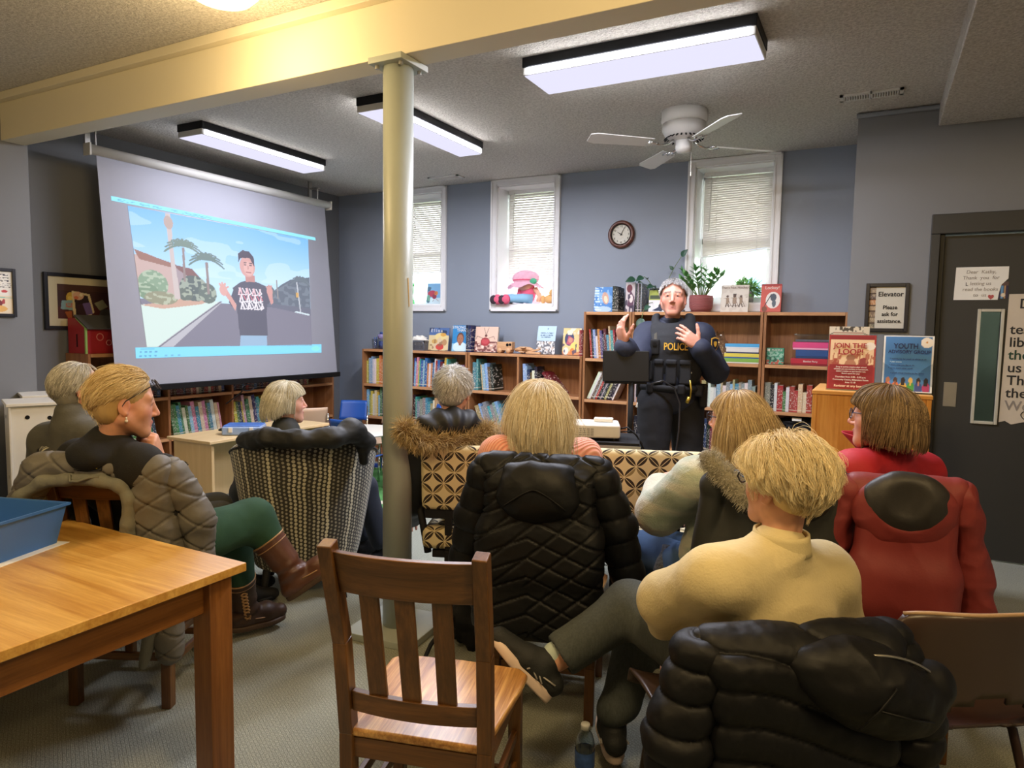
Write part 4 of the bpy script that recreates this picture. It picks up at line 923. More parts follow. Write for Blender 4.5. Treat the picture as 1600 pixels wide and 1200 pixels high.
for k in range(11):
    a = 2*PI*k/11+r_.uniform(-.2, .2); tilt = r_.uniform(.12, .62); L = r_.uniform(.17, .28); d0 = Vector((math.cos(a)*math.sin(tilt), math.sin(a)*math.sin(tilt), math.cos(tilt)))
    p0 = Vector((math.cos(a)*.03, math.sin(a)*.03, .13)); pts = [p0+d0*L*q+Vector((d0.x, d0.y, 0))*.05*q*q for q in np.linspace(0, 1, 6)]; ms.tube(pts, [.006, .006, .005, .004, .003, .002], 6)
    for j in range(2, 6):
        for s in (-1, 1):
            sd = d0.cross(Vector((0, 0, 1))); sd = sd.normalized() if sd.length > .01 else Vector((1, 0, 0)); leaf_mesh(b, pts[j], d0*.8+sd*s*.75+Vector((0, 0, .1)), (0, 0, 1) if tilt > .3 else (math.cos(a), math.sin(a), .2), r_.uniform(.06, .09), .034)
    leaf_mesh(b, pts[5], d0, (math.cos(a+1), math.sin(a+1), .3), .075, .034)
obj('stem', ms, M['stem'], t, smooth=True); obj('leaves', b, M['leaf'], t, smooth=True, fix=False)
t = thing('trailing_plant', 'leggy dark plant with few drooping leaves left of the officer', 'plant', (-1.76, FY+.18, 1.675))
obj('pot', MB().lathe([(0, 0), (.05, 0), (.062, .10), (.056, .1), (.05, .085), (0, .085)], n=28), pm('clay_pot', '#8a5a44', .7), t, smooth=True)
b = MB(); ms = MB()
for pts, lf in (([(0, 0, .08), (.06, .02, .26), (.13, .02, .42), (.20, .0, .50)], .085), ([(0, 0, .08), (-.08, -.03, .22), (-.17, -.06, .31), (-.20, -.08, .30)], .10), ([(0, 0, .08), (-.03, -.08, .25), (-.08, -.14, .33), (-.10, -.16, .31)], .09), ([(0, 0, .08), (-.06, -.15, .12), (-.08, -.20, .02), (-.085, -.205, -.06)], .13), ([(0, 0, .08), (.03, -.06, .18), (.0, -.10, .24), (-.02, -.12, .235)], .08)):
    n = 12; bz = [sum((Vector(p)*c for p, c in zip(pts, ((1-q)**3, 3*q*(1-q)**2, 3*q*q*(1-q), q**3))), Vector()) for q in np.linspace(0, 1, n)]
    ms.tube(bz, .0028, 6); d = bz[-1]-bz[-3]; leaf_mesh(b, bz[-1], d+Vector((.0, -.02, -.01)), (0.2, -1, .4), lf, lf*.62, .5); leaf_mesh(b, bz[7], d.cross(Vector((0, 1, 0)))+Vector((0, -.03, .02)), (0, -1, .3), lf*.6, lf*.38, .4)
obj('stem', ms, M['stem'], t, smooth=True); obj('leaves', b, M['leafdk'], t, smooth=True, fix=False)
t = thing('window_fern', 'round feathery green plant on the right window sill behind the books', 'plant', (-1.04, YB+.15, WZ0+.013))
obj('pot', MB().lathe([(0, 0), (.06, 0), (.075, .10), (0, .09)], n=24), pm('fern_pot', '#8f8a80', .6), t, smooth=True)
b = MB(); r_ = random.Random(5)
for k in range(520):
    th = r_.uniform(0, 2*PI); ph = math.acos(r_.uniform(-.15, 1)); d = Vector((math.sin(ph)*math.cos(th), math.sin(ph)*math.sin(th)*.55, math.cos(ph)*.75)); leaf_mesh(b, Vector((0, 0, .09))+d*r_.uniform(.06, .15), d+Vector((r_.uniform(-.5, .5), r_.uniform(-.3, .3), r_.uniform(-.3, .3))), (0, -.3, 1), r_.uniform(.04, .07), .016, .4, 3)
tag(obj('leaves', b, pm('fern_leaf', '#6da34f', .5, var=.2), t, smooth=True, fix=False), kind='stuff')
# ================================================================ blinds and toys in the windows
M['slat'] = pm('blind_slat', '#e6e2dd', .5, var=.02, Transmission_Weight=.0); M['cord'] = pm('blind_cord', '#d0cdca', .6)
def slat_mat():
    t = NT('translucent_slat'); d = t.node('ShaderNodeBsdfDiffuse', i_Color=lin4('#e9e4df')); r = t.node('ShaderNodeBsdfTranslucent', i_Color=lin4('#f2eee9')); m = t.node('ShaderNodeMixShader'); m.inputs[0].default_value = .11
    t.t.links.new(d.outputs[0], m.inputs[1]); t.t.links.new(r.outputs[0], m.inputs[2]); t.t.links.new(m.outputs[0], t.out.inputs[0]); return t.mat
M['slat'] = slat_mat()
def blind(label, x0, x1, zl, zr, wand):
    t = thing('window_blind', label, 'blind', ((x0+x1)/2, YB+.205, 2.945), 0, 'white slatted window blinds'); w_ = (x1-x0)/2
    obj('head_rail', MB().span((-w_, -.02, -.03), (w_, .02, .012)), M['white'], t, bevel=.003)
    b = MB(); n = 34; top = 2.945-.045
    for k in range(n):
        q = k/(n-1); zl_ = top+(zl+.02-top)*q-2.945; zr_ = top+(zr+.02-top)*q-2.945
        an = math.atan2(zr_-zl_, 2*w_); b.box((0, 0, (zl_+zr_)/2), (2*w_-.004, .024, .0012), Matrix.Rotation(-an, 3, 'Y') @ Matrix.Rotation(1.2, 3, 'X'))
    obj('slat', b, M['slat'], t)
    an = math.atan2(zr-zl, 2*w_); obj('bottom_rail', MB().box((0, 0, (zl+zr)/2-2.945), (2*w_, .022, .014), Matrix.Rotation(-an, 3, 'Y')), M['white'], t, bevel=.003)
    b = MB(); 
    for x in (-.6, .6): b.cyl((x*w_, -.013, -.03), (x*w_, -.013, ((zl+zr)/2+x*(zr-zl)/2)-2.945), .0012, n=5)
    obj('ladder_cord', b, M['cord'], t); obj('tilt_wand', MB().cyl((-w_+.07, -.03, -.02), (-w_+.06, -.03, wand), .004, n=6), M['cord'], t)
blind('white blind in the left window beside the column, drawn two thirds down', -4.815, -4.235, 2.125, 2.135, -.5)
blind('white blind in the middle window, drawn almost down to the doll', -3.485, -2.90, 2.05, 2.06, -.55)
blind('white blind in the right window, its bottom rail hanging askew', -1.455, -.855, 2.19, 2.255, -.52)
# ================================================================ chairs and tables
M['cw'] = wood('chair_oak', '#43290f', '#86592c', 'z', .8, .38, 1.1, .2); M['cwx'] = wood('chair_oak_x', '#43290f', '#86592c', 'x', .8, .38, 1.1, .2)
M['cwy'] = wood('chair_oak_y', '#43290f', '#86592c', 'y', .8, .38, 1.1, .2)
M['seatw'] = wood('seat_oak', '#8f5a26', '#e2b36e', 'y', 1.1, .33, 1.5, .25)
M['topedge'] = wood('worn_oak_edge', '#b8793a', '#e0ad6c', 'x', .8, .4)
def wooden_chair(label, x, y, rz, group='slat-backed wooden chairs'):
    t = thing('wooden_chair', label, 'chair', (x, y, 0), rz, group)
    # local: +y is where the sitter faces; back at -y
    sw = []; n = 12
    sz = .43
    def seat_out(u):   # outline, front wider than back, rounded front
        pts = [(-.185, -.20), (.185, -.20), (.218, .10), (.221, .19), (.19, .222), (.0, .232), (-.19, .222), (-.221, .19), (-.218, .10)]; return pts
    b = MB().prism(seat_out(0), sz, sz+.024, plane='xy'); obj('seat', b, M['seatw'], t, bevel=.008)
    for s in (-1, 1):
        P_ = [(s*.185, -.19, 0), (s*.185, -.185, .22), (s*.187, -.185, .44), (s*.190, -.215, .70), (s*.195, -.285, .975)]
        b = MB()
        for a, c in zip(P_, P_[1:]): b.bar(a, Vector(c)+(Vector(c)-Vector(a)).normalized()*.0, .038, .042, (0, 1, 0))
        obj('rear_post', b, M['cw'], t, bevel=.004)
        obj('leg', MB().bar((s*.19, .185, 0), (s*.185, .18, sz), .036, .036, (0, 1, 0), w2=.04, h2=.04), M['cw'], t, bevel=.004)
        obj('seat_rail', MB().bar((s*.183, -.18, sz-.03), (s*.183, .175, sz-.03), .02, .055), M['cwy'], t, bevel=.003)
        for z in (.17, .27): obj('stretcher', MB().bar((s*.186, -.18, z), (s*.188, .18, z), .018, .03), M['cwy'], t, bevel=.003)
    obj('seat_rail', MB().bar((-.17, .175, sz-.03), (.17, .175, sz-.03), .02, .055), M['cwx'], t, bevel=.003)
    obj('seat_rail', MB().bar((-.17, -.185, sz-.03), (.17, -.185, sz-.03), .02, .055), M['cwx'], t, bevel=.003)
    obj('stretcher', MB().bar((-.17, -.185, .20), (.17, -.185, .20), .018, .03), M['cwx'], t, bevel=.003); obj('stretcher', MB().bar((-.17, .18, .14), (.17, .18, .14), .018, .03), M['cwx'], t, bevel=.003)
    def rail(z0, z1, bow, th, hw0, hw1, y0, y1, name):
        b = MB(); m = 12
        def fn(i, z, off):
            u = -1+2*i/m; hw = hw0+(hw1-hw0)*z; return (u*hw, (y0+(y1-y0)*z)-bow*(1-u*u)+off, z0+(z1-z0)*z)
        vs = [fn(i, z, o) for o in (-th/2, th/2) for z in (0, 1) for i in range(m+1)]; k = m+1; fs = []
        for i in range(m): fs += [(i, i+1, k+i+1, k+i), (2*k+i, 3*k+i, 3*k+i+1, 2*k+i+1), (k+i, k+i+1, 3*k+i+1, 3*k+i), (i, 2*k+i, 2*k+i+1, i+1)]
        fs += [(0, k, 3*k, 2*k), (m, 2*k+m, 3*k+m, k+m)]
        return obj(name, b.add(vs, fs), M['cwx'], t, bevel=.003)
    rail(.845, .955, .022, .022, .172, .178, -.25, -.280, 'top_rail'); rail(.505, .56, .018, .022, .168, .169, -.192, -.196, 'lower_rail')
    for x_ in (-.094, .0, .094):
        bw = .018*(1-(x_/.18)**2)
        obj('back_slat', MB().bar((x_*.98, -.192-bw, .55), (x_, -.252-bw*1.1, .852), .05, .011, (0, 1, 0)), M['cw'], t, bevel=.002)
    return t
wooden_chair('empty wooden slat-back chair standing in the foreground beside the table', -1.045, 1.56, math.radians(15.5))
wooden_chair('wooden chair draped with a grey quilted coat under the woman in green trousers', -2.63, 1.745, math.radians(26))
wooden_chair('wooden chair hidden under the long black quilted coat, before the woman in pink', -1.125, 2.495, math.radians(16))
wooden_chair('wooden chair with a fur-hooded charcoal coat under the woman in mint', -.455, 2.765, math.radians(30))
wooden_chair('wooden chair hidden under the long red coat by the elevator door', .055, 2.90, math.radians(12))
# oak library table
M['tabx'] = wood('table_oak_x', '#b27a2e', '#e8bb66', 'x', .6, .3, 1.2, .35); M['tabdk'] = wood('table_apron_oak', '#6a401c', '#a87038', 'y', .8, .4); M['tableg'] = wood('table_leg_oak', '#6a3f1e', '#a46c36', 'z', .8, .4); M['tabdkx'] = wood('table_apron_oak_x', '#6a401c', '#a87038', 'x', .8, .4)
t = thing('oak_table', 'large honey oak library table filling the lower left corner', 'table', (-2.45, 1.08, 0))
tx, ty = .725, .40
obj('table_top', MB().span((-tx, -ty, .722), (tx, ty, .75)), M['tabx'], t, bevel=.003)
lx, ly = tx-.075, ty-.07
for sx in (-1, 1):
    for sy in (-1, 1): obj('leg', MB().box((sx*lx, sy*ly, .361), (.082, .082, .722)), M['tableg'], t, bevel=.004)
for sy in (-1, 1): obj('apron', MB().span((-lx+.04, sy*ly-.012, .61), (lx-.04, sy*ly+.012, .721)), M['tabdkx'], t, bevel=.003)
for sx in (-1, 1): obj('apron', MB().span((sx*lx-.012, -ly+.04, .61), (sx*lx+.012, ly-.04, .721)), M['tabdk'], t, bevel=.003)
# blue bin on a sheet of paper
tag(obj('paper_sheet', MB().box((0, 0, .0006), (.50, .27, .001), (0, 0, .30)), M['paper'], None, loc=(-2.60, 1.115, .7502)), 'white paper sheet lying on the oak table under the blue bin', 'paper')
M['bluep'] = pm('blue_plastic', '#3c6cab', .38, var=.04)
t = thing('plastic_bin', 'blue plastic bin with faint marker writing on the oak table', 'bin', (-2.60, 1.125, .7515), .30)
bw, bd, bh = .215, .105, .135; tp = 1.13; b = MB()
def ringq(w_, d_, z): return [(-w_, -d_, z), (w_, -d_, z), (w_, d_, z), (-w_, d_, z)]
vs = ringq(bw, bd, 0)+ringq(bw*tp, bd*tp*1.05, bh)+ringq(bw*tp-.004, bd*tp*1.05-.004, bh)+ringq(bw-.004, bd-.004, .004)
fs = [(0, 1, 2, 3)]+[(i, (i+1) % 4, 4+(i+1) % 4, 4+i) for i in range(4)]+[(4+i, 4+(i+1) % 4, 8+(i+1) % 4, 8+i) for i in range(4)]+[(8+i, 8+(i+1) % 4, 12+(i+1) % 4, 12+i) for i in range(4)]+[(12, 13, 14, 15)]
obj('tub', b.add(vs, fs), M['bluep'], t)
rw, rd = bw*tp, bd*tp*1.05
obj('rim', MB().span((-rw-.008, -rd-.008, bh-.006), (rw+.008, -rd, bh+.002)).span((-rw-.008, rd, bh-.006), (rw+.008, rd+.008, bh+.002)).span((-rw-.008, -rd, bh-.006), (-rw, rd, bh+.002)).span((rw, -rd, bh-.006), (rw+.008, rd, bh+.002)), M['bluep'], t)
for s_, x_ in (('TAKE', .05), ('me', .16)):
    q = text(s_, .055 if s_ == 'TAKE' else .03, pm('faint_marker', '#2a4a66', .6, var=0), t, (0, 0, 0), name='handwriting'); q.matrix_local = Matrix.Translation((x_, -bd-.0135, .078)) @ Matrix.Rotation(-.128, 4, 'X') @ Matrix.Rotation(PI/2, 4, 'X')
# tub armchairs in dotted weave
def dot_mat():
    t = NT('dotted_weave'); uv = t.node('ShaderNodeUVMap'); sep = t.node('ShaderNodeSeparateXYZ'); t.put(sep.inputs[0], uv.outputs[0])
    wob = t.noise(t.coord('UV', scale=(6, 7, 1)), 1.0, 2)
    u = t.math('MULTIPLY_ADD', wob, .018, sep.outputs[0]); U = t.math('MULTIPLY', u, 62.0); V = t.math('MULTIPLY', sep.outputs[1], 34.0)
    fu = t.math('ABSOLUTE', t.math('SUBTRACT', t.math('FRACT', U), .5)); V2 = t.math('MULTIPLY_ADD', t.math('FLOOR', U), .37, V); fv = t.math('ABSOLUTE', t.math('SUBTRACT', t.math('FRACT', V2), .5))
    d = t.math('SQRT', t.math('ADD', t.math('POWER', fu, 2.0), t.math('POWER', t.math('MULTIPLY', fv, .85), 2.0)))
    wn = t.node('ShaderNodeTexWhiteNoise', noise_dimensions='1D'); t.put(wn.inputs['W'], t.math('FLOOR', U))
    rad = t.math('MULTIPLY_ADD', wn.outputs['Value'], .18, .24)
    m = t.math('LESS_THAN', d, rad); amp = t.math('MULTIPLY_ADD', wn.outputs['Value'], .75, .25)
    c = t.mix(t.math('MULTIPLY', m, amp), lin4('#34312b'), lin4('#e2dcc0')); t.bsdf(c, .9, 0, t.bump(d, .25, .004), Sheen_Weight=.2); return t.mat
M['dots'] = dot_mat(); M['welt'] = pm('dark_welt', '#24221e', .8)
def tub_chair(label, x, y, rz, top=.90):
    t = thing('tub_chair', label, 'armchair', (x, y, 0), rz, 'dotted tub armchairs')
    # shell: a U of upholstery, open to +y; the back leans out and the arms fall away forwards
    A = 2.15; n = 41
    def ring(q, h, off):  # q 0..1 along the U, h 0..1 up, off inward
        a = -A+2*A*q; back = .5+.5*math.cos(a); topz = (top-.23)*back**.8+.66 if False else .66+(top-.66)*max(0, math.cos(a*.62))**1.2
        z = .17+(topz-.17)*h; fl = .70+.30*h**.8
        rx = (.40*fl-off); ry = (.385*fl-off)
        px = rx*math.sin(a); py = -ry*math.cos(a)*1.0+.0
        if abs(a) > PI/2: py = ry*.95*(abs(a)-PI/2)/(A-PI/2)*.62; px = math.copysign(rx*(1-.05*(abs(a)-PI/2)), a)
        return (px, py, z)
    def outer(u, v): return ring(u, v, 0)
    def inner(u, v): return ring(u, v, .085)
    b = MB().grid(outer, n, 14, uvs=True); m0 = MB()
    obj('outer_back', b, M['dots'], t, smooth=True, fix=True)
    def topr(u, v):
        o, i = Vector(ring(u, 1, 0)), Vector(ring(u, 1, .085)); a = PI*v; c = (o+i)/2; r = (o-i)/2; return c+r*math.cos(a)+Vector((0, 0, .032*math.sin(a)))
    b = MB().grid(lambda u, v: topr(u, v), n, 9); b.uv = {}
    q = MB(); q.add(b.v, b.f, 0, [(i % n/(n-1), .45+.06*(i//n)/8) for i in range(len(b.v))])
    obj('top_roll', q, M['dots'], t, smooth=True)
    obj('inner_back', MB().grid(inner, n, 10, uvs=True), M['dots'], t, smooth=True)
    for e in (0, 1):
        b = MB(); m = 12; vs = []
        for i in range(m): vs += [ring(e, i/(m-1), 0), ring(e, i/(m-1), .085)]
        o_, i_ = Vector(ring(e, 1, 0)), Vector(ring(e, 1, .085)); vs += [tuple((o_+i_)/2+Vector((0, 0, .032)))]
        fs = [(2*i, 2*i+1, 2*i+3, 2*i+2) for i in range(m-1)]+[(2*m-2, 2*m-1, 2*m)]
        obj('arm_front', b.add(vs, fs, 0, [(.3+p[0]*.6, p[2]) for p in vs]), M['dots'], t, smooth=False)
    obj('welt', MB().tube([Vector(ring(i/40, 1, 0))*1.0+Vector((0, 0, .002)) for i in range(41)], .007, 6), M['welt'], t, smooth=True)
    pts = [(.30*math.cos(a)*1.0, .30*math.sin(a)*.95+.03) for a in np.linspace(0, 2*PI, 28, endpoint=False)]
    def uvbox(poly, z0, z1, nm, bev):
        b = MB().prism(poly, z0, z1, plane='xy'); q = MB(); q.add(b.v, b.f, 0, [(p[0]*.7+.5, p[1]*.9+p[2]) for p in b.v]); return obj(nm, q, M['dots'], t, bevel=bev, seg=4)
    uvbox(pts, .30, .44, 'seat_cushion', .035); uvbox([(p[0]*.93, p[1]*.93-.02) for p in pts], .165, .30, 'base', .01)
    for sx, sy in ((-1, -1), (1, -1), (-1, 1), (1, 1)): obj('leg', MB().cyl((sx*.19, sy*.19, .17), (sx*.22, sy*.22, 0), .022, .015, 12), M['blackmat'], t, smooth=True)
    return t
tub_chair('dotted tub armchair with a black jacket, in the middle beside the white column', -2.84, 2.86, math.radians(40))
tub_chair('dotted tub armchair at the far left holding the grey-haired man', -3.25, 2.10, math.radians(-40))
# leaf-patterned reception chairs
def leaf_fabric():
    t = NT('leaf_lattice_fabric'); co = t.coord('Object'); sep = t.node('ShaderNodeSeparateXYZ'); t.put(sep.inputs[0], co)
    k = 13.2
    X = t.math('MULTIPLY', sep.outputs[0], k); Z = t.math('MULTIPLY', t.math('ADD', sep.outputs[2], sep.outputs[1]), k)
    U = t.math('MULTIPLY', t.math('ADD', X, Z), .7071); V = t.math('MULTIPLY', t.math('SUBTRACT', X, Z), .7071)
    a = t.math('ABSOLUTE', t.math('SUBTRACT', t.math('FRACT', U), .5)); b = t.math('ABSOLUTE', t.math('SUBTRACT', t.math('FRACT', V), .5))
    sq = lambda x: t.math('MULTIPLY', x, x)
    d1 = t.math('ADD', sq(t.math('SUBTRACT', a, 1.0)), sq(b)); d2 = t.math('ADD', sq(a), sq(t.math('SUBTRACT', b, 1.0)))
    p1 = t.math('MULTIPLY', t.math('LESS_THAN', d1, .478), t.math('LESS_THAN', a, .48)); p2 = t.math('MULTIPLY', t.math('LESS_THAN', d2, .478), t.math('LESS_THAN', b, .48))
    p = t.math('MAXIMUM', p1, p2)
    row_ = t.math('FRACT', t.math('MULTIPLY', t.math('FLOOR', t.math('ADD', t.math('MULTIPLY', Z, .7071), .0)), .5))
    # light halves: one side of every second leaf
    su = t.math('GREATER_THAN', t.math('FRACT', U), .5); sv = t.math('GREATER_THAN', t.math('FRACT', V), .5)
    light = t.math('MULTIPLY', p1, su); light = t.math('MAXIMUM', light, t.math('MULTIPLY', p2, t.math('SUBTRACT', 1.0, sv)))
    n = t.noise(co, 400, 2); base = t.mix(n, lin4('#c9b98c'), lin4('#ddd0a8'))
    chk = t.math('LESS_THAN', t.math('FRACT', t.math('MULTIPLY', t.math('ADD', t.math('FLOOR', U), t.math('FLOOR', V)), .5)), .25)
    c = t.mix(p, base, lin4('#2f241c')); c = t.mix(t.math('MULTIPLY', t.math('MULTIPLY', light, chk), .75), c, lin4('#9b8a5c'))
    t.bsdf(c, .85, 0, t.bump(n, .2, .001)); return t.mat
M['leafab'] = leaf_fabric()
def padded(name, w_, d_, h_, c, mat, parent, r=.03, rot=None):
    return obj(name, MB().box((0, 0, 0), (w_, d_, h_)), mat, parent, bevel=r, seg=5, loc=c, rot=rot)
def leaf_chair(label, x, y, rz):
    t = thing('reception_chair', label, 'chair', (x, y, 0), rz, 'leaf-patterned reception chairs')
    padded('backrest', .55, .07, .32, (0, -.235, .785), M['leafab'], t, .028, (.10, 0, 0)); padded('seat', .56, .52, .11, (0, .03, .475), M['leafab'], t, .035)
    for s in (-1, 1):
        obj('back_post', MB().bar((s*.145, -.20, .0), (s*.145, -.21, .42), .035, .05, (0, 1, 0)).bar((s*.145, -.21, .42), (s*.145, -.225, .66), .035, .03, (0, 1, 0)), M['blackmat'], t, bevel=.004)
        obj('leg', MB().bar((s*.23, .22, 0), (s*.23, .22, .38), .04, .04, (0, 1, 0)), M['blackmat'], t, bevel=.004)
        obj('armrest', MB().tube([(s*.29, .22, .38), (s*.29, .22, .60), (s*.29, .17, .64), (s*.29, -.10, .64), (s*.29, -.19, .60), (s*.25, -.2, .40)], .018, 8), M['blackmat'], t, smooth=True)
    obj('crossbar', MB().span((-.26, -.235, .58), (.26, -.20, .625)).span((-.23, -.20, .375), (.23, .24, .415)), M['blackmat'], t, bevel=.004)
    return t
leaf_chair('leaf-patterned chair beside the column under the fur-hooded parka', -1.735, 3.00, math.radians(22))
leaf_chair('empty leaf-patterned chair between the pink sweater and the mint sweater', -1.00, 3.34, math.radians(20))
# brown moulded plastic chairs
M['brownp'] = pm('brown_moulded_plastic', '#40312a', .33, var=.05); M['brownin'] = pm('brown_seat_face', '#6b4a38', .4, var=.05); M['brownedge'] = pm('worn_plastic_edge', '#a98a6a', .45, var=.1); M['tubedk'] = pm('brown_enamel_tube', '#3b2720', .3, .2)
def plastic_chair(label, x, y, rz):
    t = thing('plastic_chair', label, 'chair', (x, y, 0), rz, 'brown moulded plastic chairs'); nu, nv = 33, 44
    def prof(v):   # v 0 front lip -> 1 top of the back ; (y,z)
        P_ = [(.215, .40), (.20, .445), (.10, .452), (-.06, .438), (-.165, .432), (-.215, .452), (-.235, .52), (-.245, .62), (-.258, .71), (-.27, .785)]
        f = v*(len(P_)-1); i = min(len(P_)-2, int(f)); q = f-i; return (P_[i][0]*(1-q)+P_[i+1][0]*q, P_[i][1]*(1-q)+P_[i+1][1]*q)
    def shell(u, v, off=0.0):
        s = 2*u-1; y_, z_ = prof(v); hw = .235 if v < .5 else .235+.02*math.sin((v-.5)*2*PI*.5)
        if v > .93: hw *= 1-.10*((v-.93)/.07)**2
        cup = abs(s)**3
        zz = z_+(.035*cup if v < .5 else .0); yy = y_+(.075*cup*min(1, max(0, (v-.45)*3)))
        if v > .85: zz -= .02*abs(s)**6
        return (s*hw, yy, zz+off)
    b = MB(); vs = [shell(i/(nu-1), j/(nv-1)) for j in range(nv) for i in range(nu)]; fs = []
    for j in range(nv-1):
        for i in range(nu-1):
            v = (j+.5)/(nv-1); s = 2*(i+.5)/(nu-1)-1
            if .51 < v < .69 and abs(s) < .58*math.sqrt(max(0, 1-((v-.60)/.09)**2)): continue   # oval opening low in the back
            fs.append((j*nu+i, j*nu+i+1, (j+1)*nu+i+1, (j+1)*nu+i))
    b.add(vs, fs); o = obj('seat_shell', b, M['brownp'], t, smooth=True, solid=.008); 
    obj('top_edge', MB().tube([Vector(shell(i/20, 1))+Vector((0, 0, .002)) for i in range(21)], .006, 6), M['brownedge'], t, smooth=True)
    for s in (-1, 1):
        obj('leg_frame', MB().tube([(s*.20, .20, 0), (s*.165, .165, .40), (s*.15, .10, .425), (s*.15, -.10, .42), (s*.16, -.145, .40), (s*.21, -.24, 0)], .0125, 10), M['tubedk'], t, smooth=True)
    obj('cross_tube', MB().tube([(-.15, .09, .423), (.15, .09, .423)], .011, 8).tube([(-.15, -.08, .42), (.15, -.08, .42)], .011, 8), M['tubedk'], t, smooth=True)
    return t
plastic_chair('empty brown plastic chair in the lower right corner', .185, 2.33, math.radians(34))
plastic_chair('brown plastic chair under the woman in the yellow sweater', -.30, 1.93, math.radians(38))
# ================================================================ smaller furniture
M['maple'] = wood('pale_maple', '#bfa070', '#dcc294', 'y', .5, .4, .6); M['maplez'] = wood('pale_maple_z', '#bfa070', '#d9bd8c', 'z', .5, .4, .6)
t = thing('activity_table', 'pale maple children\'s table with solid panel ends beside the left bookcase', 'table', (-4.62, 4.10, 0))
obj('table_top', MB().span((-.27, -.66, .595), (.235, .62, .62)), M['maple'], t, bevel=.006)
obj('end_panel', MB().span((-.24, -.62, 0), (.20, -.595, .595)), M['maplez'], t, bevel=.003); obj('end_panel', MB().span((-.24, .56, 0), (.20, .585, .595)), M['maplez'], t, bevel=.003)
obj('centre_panel', MB().span((-.03, -.595, .12), (-.008, .56, .595)), M['maplez'], t)
t = thing('blue_case', 'blue and clear plastic carry case lying on the maple table', 'case', (-4.50, 3.86, .621), .62)
obj('case_shell', MB().span((-.15, -.11, 0), (.15, .11, .07)), pm('clear_blue_case', '#8fa5c9', .25, var=.1, vs=10), t, bevel=.012)
obj('case_lid', MB().span((-.142, -.102, .066), (.142, .102, .078)), pm('blue_case_lid', '#4a6fb3', .3, var=.35, vs=14), t, bevel=.008)
for x in (-.08, .08): obj('latch', MB().box((x, -.114, .045), (.03, .012, .04)), M['offwhite'], t, bevel=.003)
obj('handle', MB().tube([(-.155, -.05, .035), (-.185, -.04, .035), (-.185, .04, .035), (-.155, .05, .035)], .008, 8), M['blackmat'], t, smooth=True)
# white cubby cabinets at the far left
def cubby(label, x, y, rz, h_, w_=.34, d_=.30):
    t = thing('cubby_cabinet', label, 'cabinet', (x, y, 0), rz, 'white cubby cabinets')
    obj('cabinet_body', MB().span((-w_/2+.012, -d_/2+.012, 0), (w_/2-.012, d_/2-.012, h_-.02)), M['offwhite'], t); obj('side_panel', MB().span((-w_/2, -d_/2, 0), (-w_/2+.012, d_/2, h_-.02)), M['offwhite'], t, bevel=.002); obj('side_panel', MB().span((w_/2-.012, -d_/2, 0), (w_/2, d_/2, h_-.02)), M['offwhite'], t, bevel=.002)
    obj('lid_board', MB().span((-w_/2-.012, -d_/2-.012, h_-.0195), (w_/2+.012, d_/2+.012, h_)), M['offwhite'], t, bevel=.004)
    b = MB()
    for yy, zz in ((-.055, h_-.09), (.05, h_-.10), (-.05, h_-.47)): b.lathe([(.013, -w_/2-.002), (.0, -w_/2-.0025)], (0, yy, zz), 14, axis='x')
    for xx, zz in ((-.055, h_-.09), (.06, h_-.10)): b.lathe([(.013, -d_/2+.010), (.0, -d_/2+.0095)], (xx, 0, zz), 14, axis='y')
    obj('peg_hole', b, M['black'], t); return t
c = cubby('white cubby cabinet with round holes behind the far left armchair', -4.74, 2.42, math.radians(68), 1.0, .30, .34)
cubby('white cabinet top against the near left wall behind the holed cubby', -5.16, 2.72, math.radians(68), 1.0, .30, .34)
cubby('white cabinet cut by the left edge of the photo', -4.98, 2.06, math.radians(68), 1.01, .30, .34)
# red doll house on the bookcase under the screen
M['redw'] = pm('red_painted_wood', '#a3262c', .45, var=.05); M['greenw'] = pm('lime_edge', '#9cc06c', .45); M['greyw'] = pm('grey_roof', '#5b5a57', .5)
t = thing('doll_house', 'red wooden doll house with green edging on the bookcase left of the screen', 'toy', (XL+.17, 3.36, 1.261))
obj('wall_panel', MB().prism([(-.12, 0), (.12, 0), (.12, .20), (.0, .275), (-.12, .275)], -.235, -.225), M['redw'], t); obj('wall_panel', MB().prism([(-.12, 0), (.12, 0), (.12, .20), (.0, .275), (-.12, .275)], .225, .235), M['redw'], t)
obj('front_wall', MB().span((.108, -.225, .0), (.12, .225, .20)), M['redw'], t); obj('house_floor', MB().span((-.12, -.225, 0), (.108, .225, .012)), M['redw'], t)
obj('roof', MB().bar((.07, -.245, .245), (.07, .245, .245), .012, .20, (-.85, 0, .5)), M['greyw'], t); obj('edge_trim', MB().bar((.12, -.238, .0), (.12, -.238, .205), .014, .014).bar((.12, -.238, .205), (-.0, -.238, .28), .014, .014), M['greenw'], t)
b = MB()
for y, z, r in ((-.13, .13, .026), (-.06, .085, .02)): b.tube([(.1215, y+r*math.cos(a), z+r*math.sin(a)) for a in np.linspace(0, 2*PI, 20)], .004, 5)
obj('round_window', b, pm('pink_ring', '#c98077', .5), t, smooth=True); obj('door_slot', MB().span((-.01, -.2365, .05), (.004, -.2352, .15)), M['black'], t)
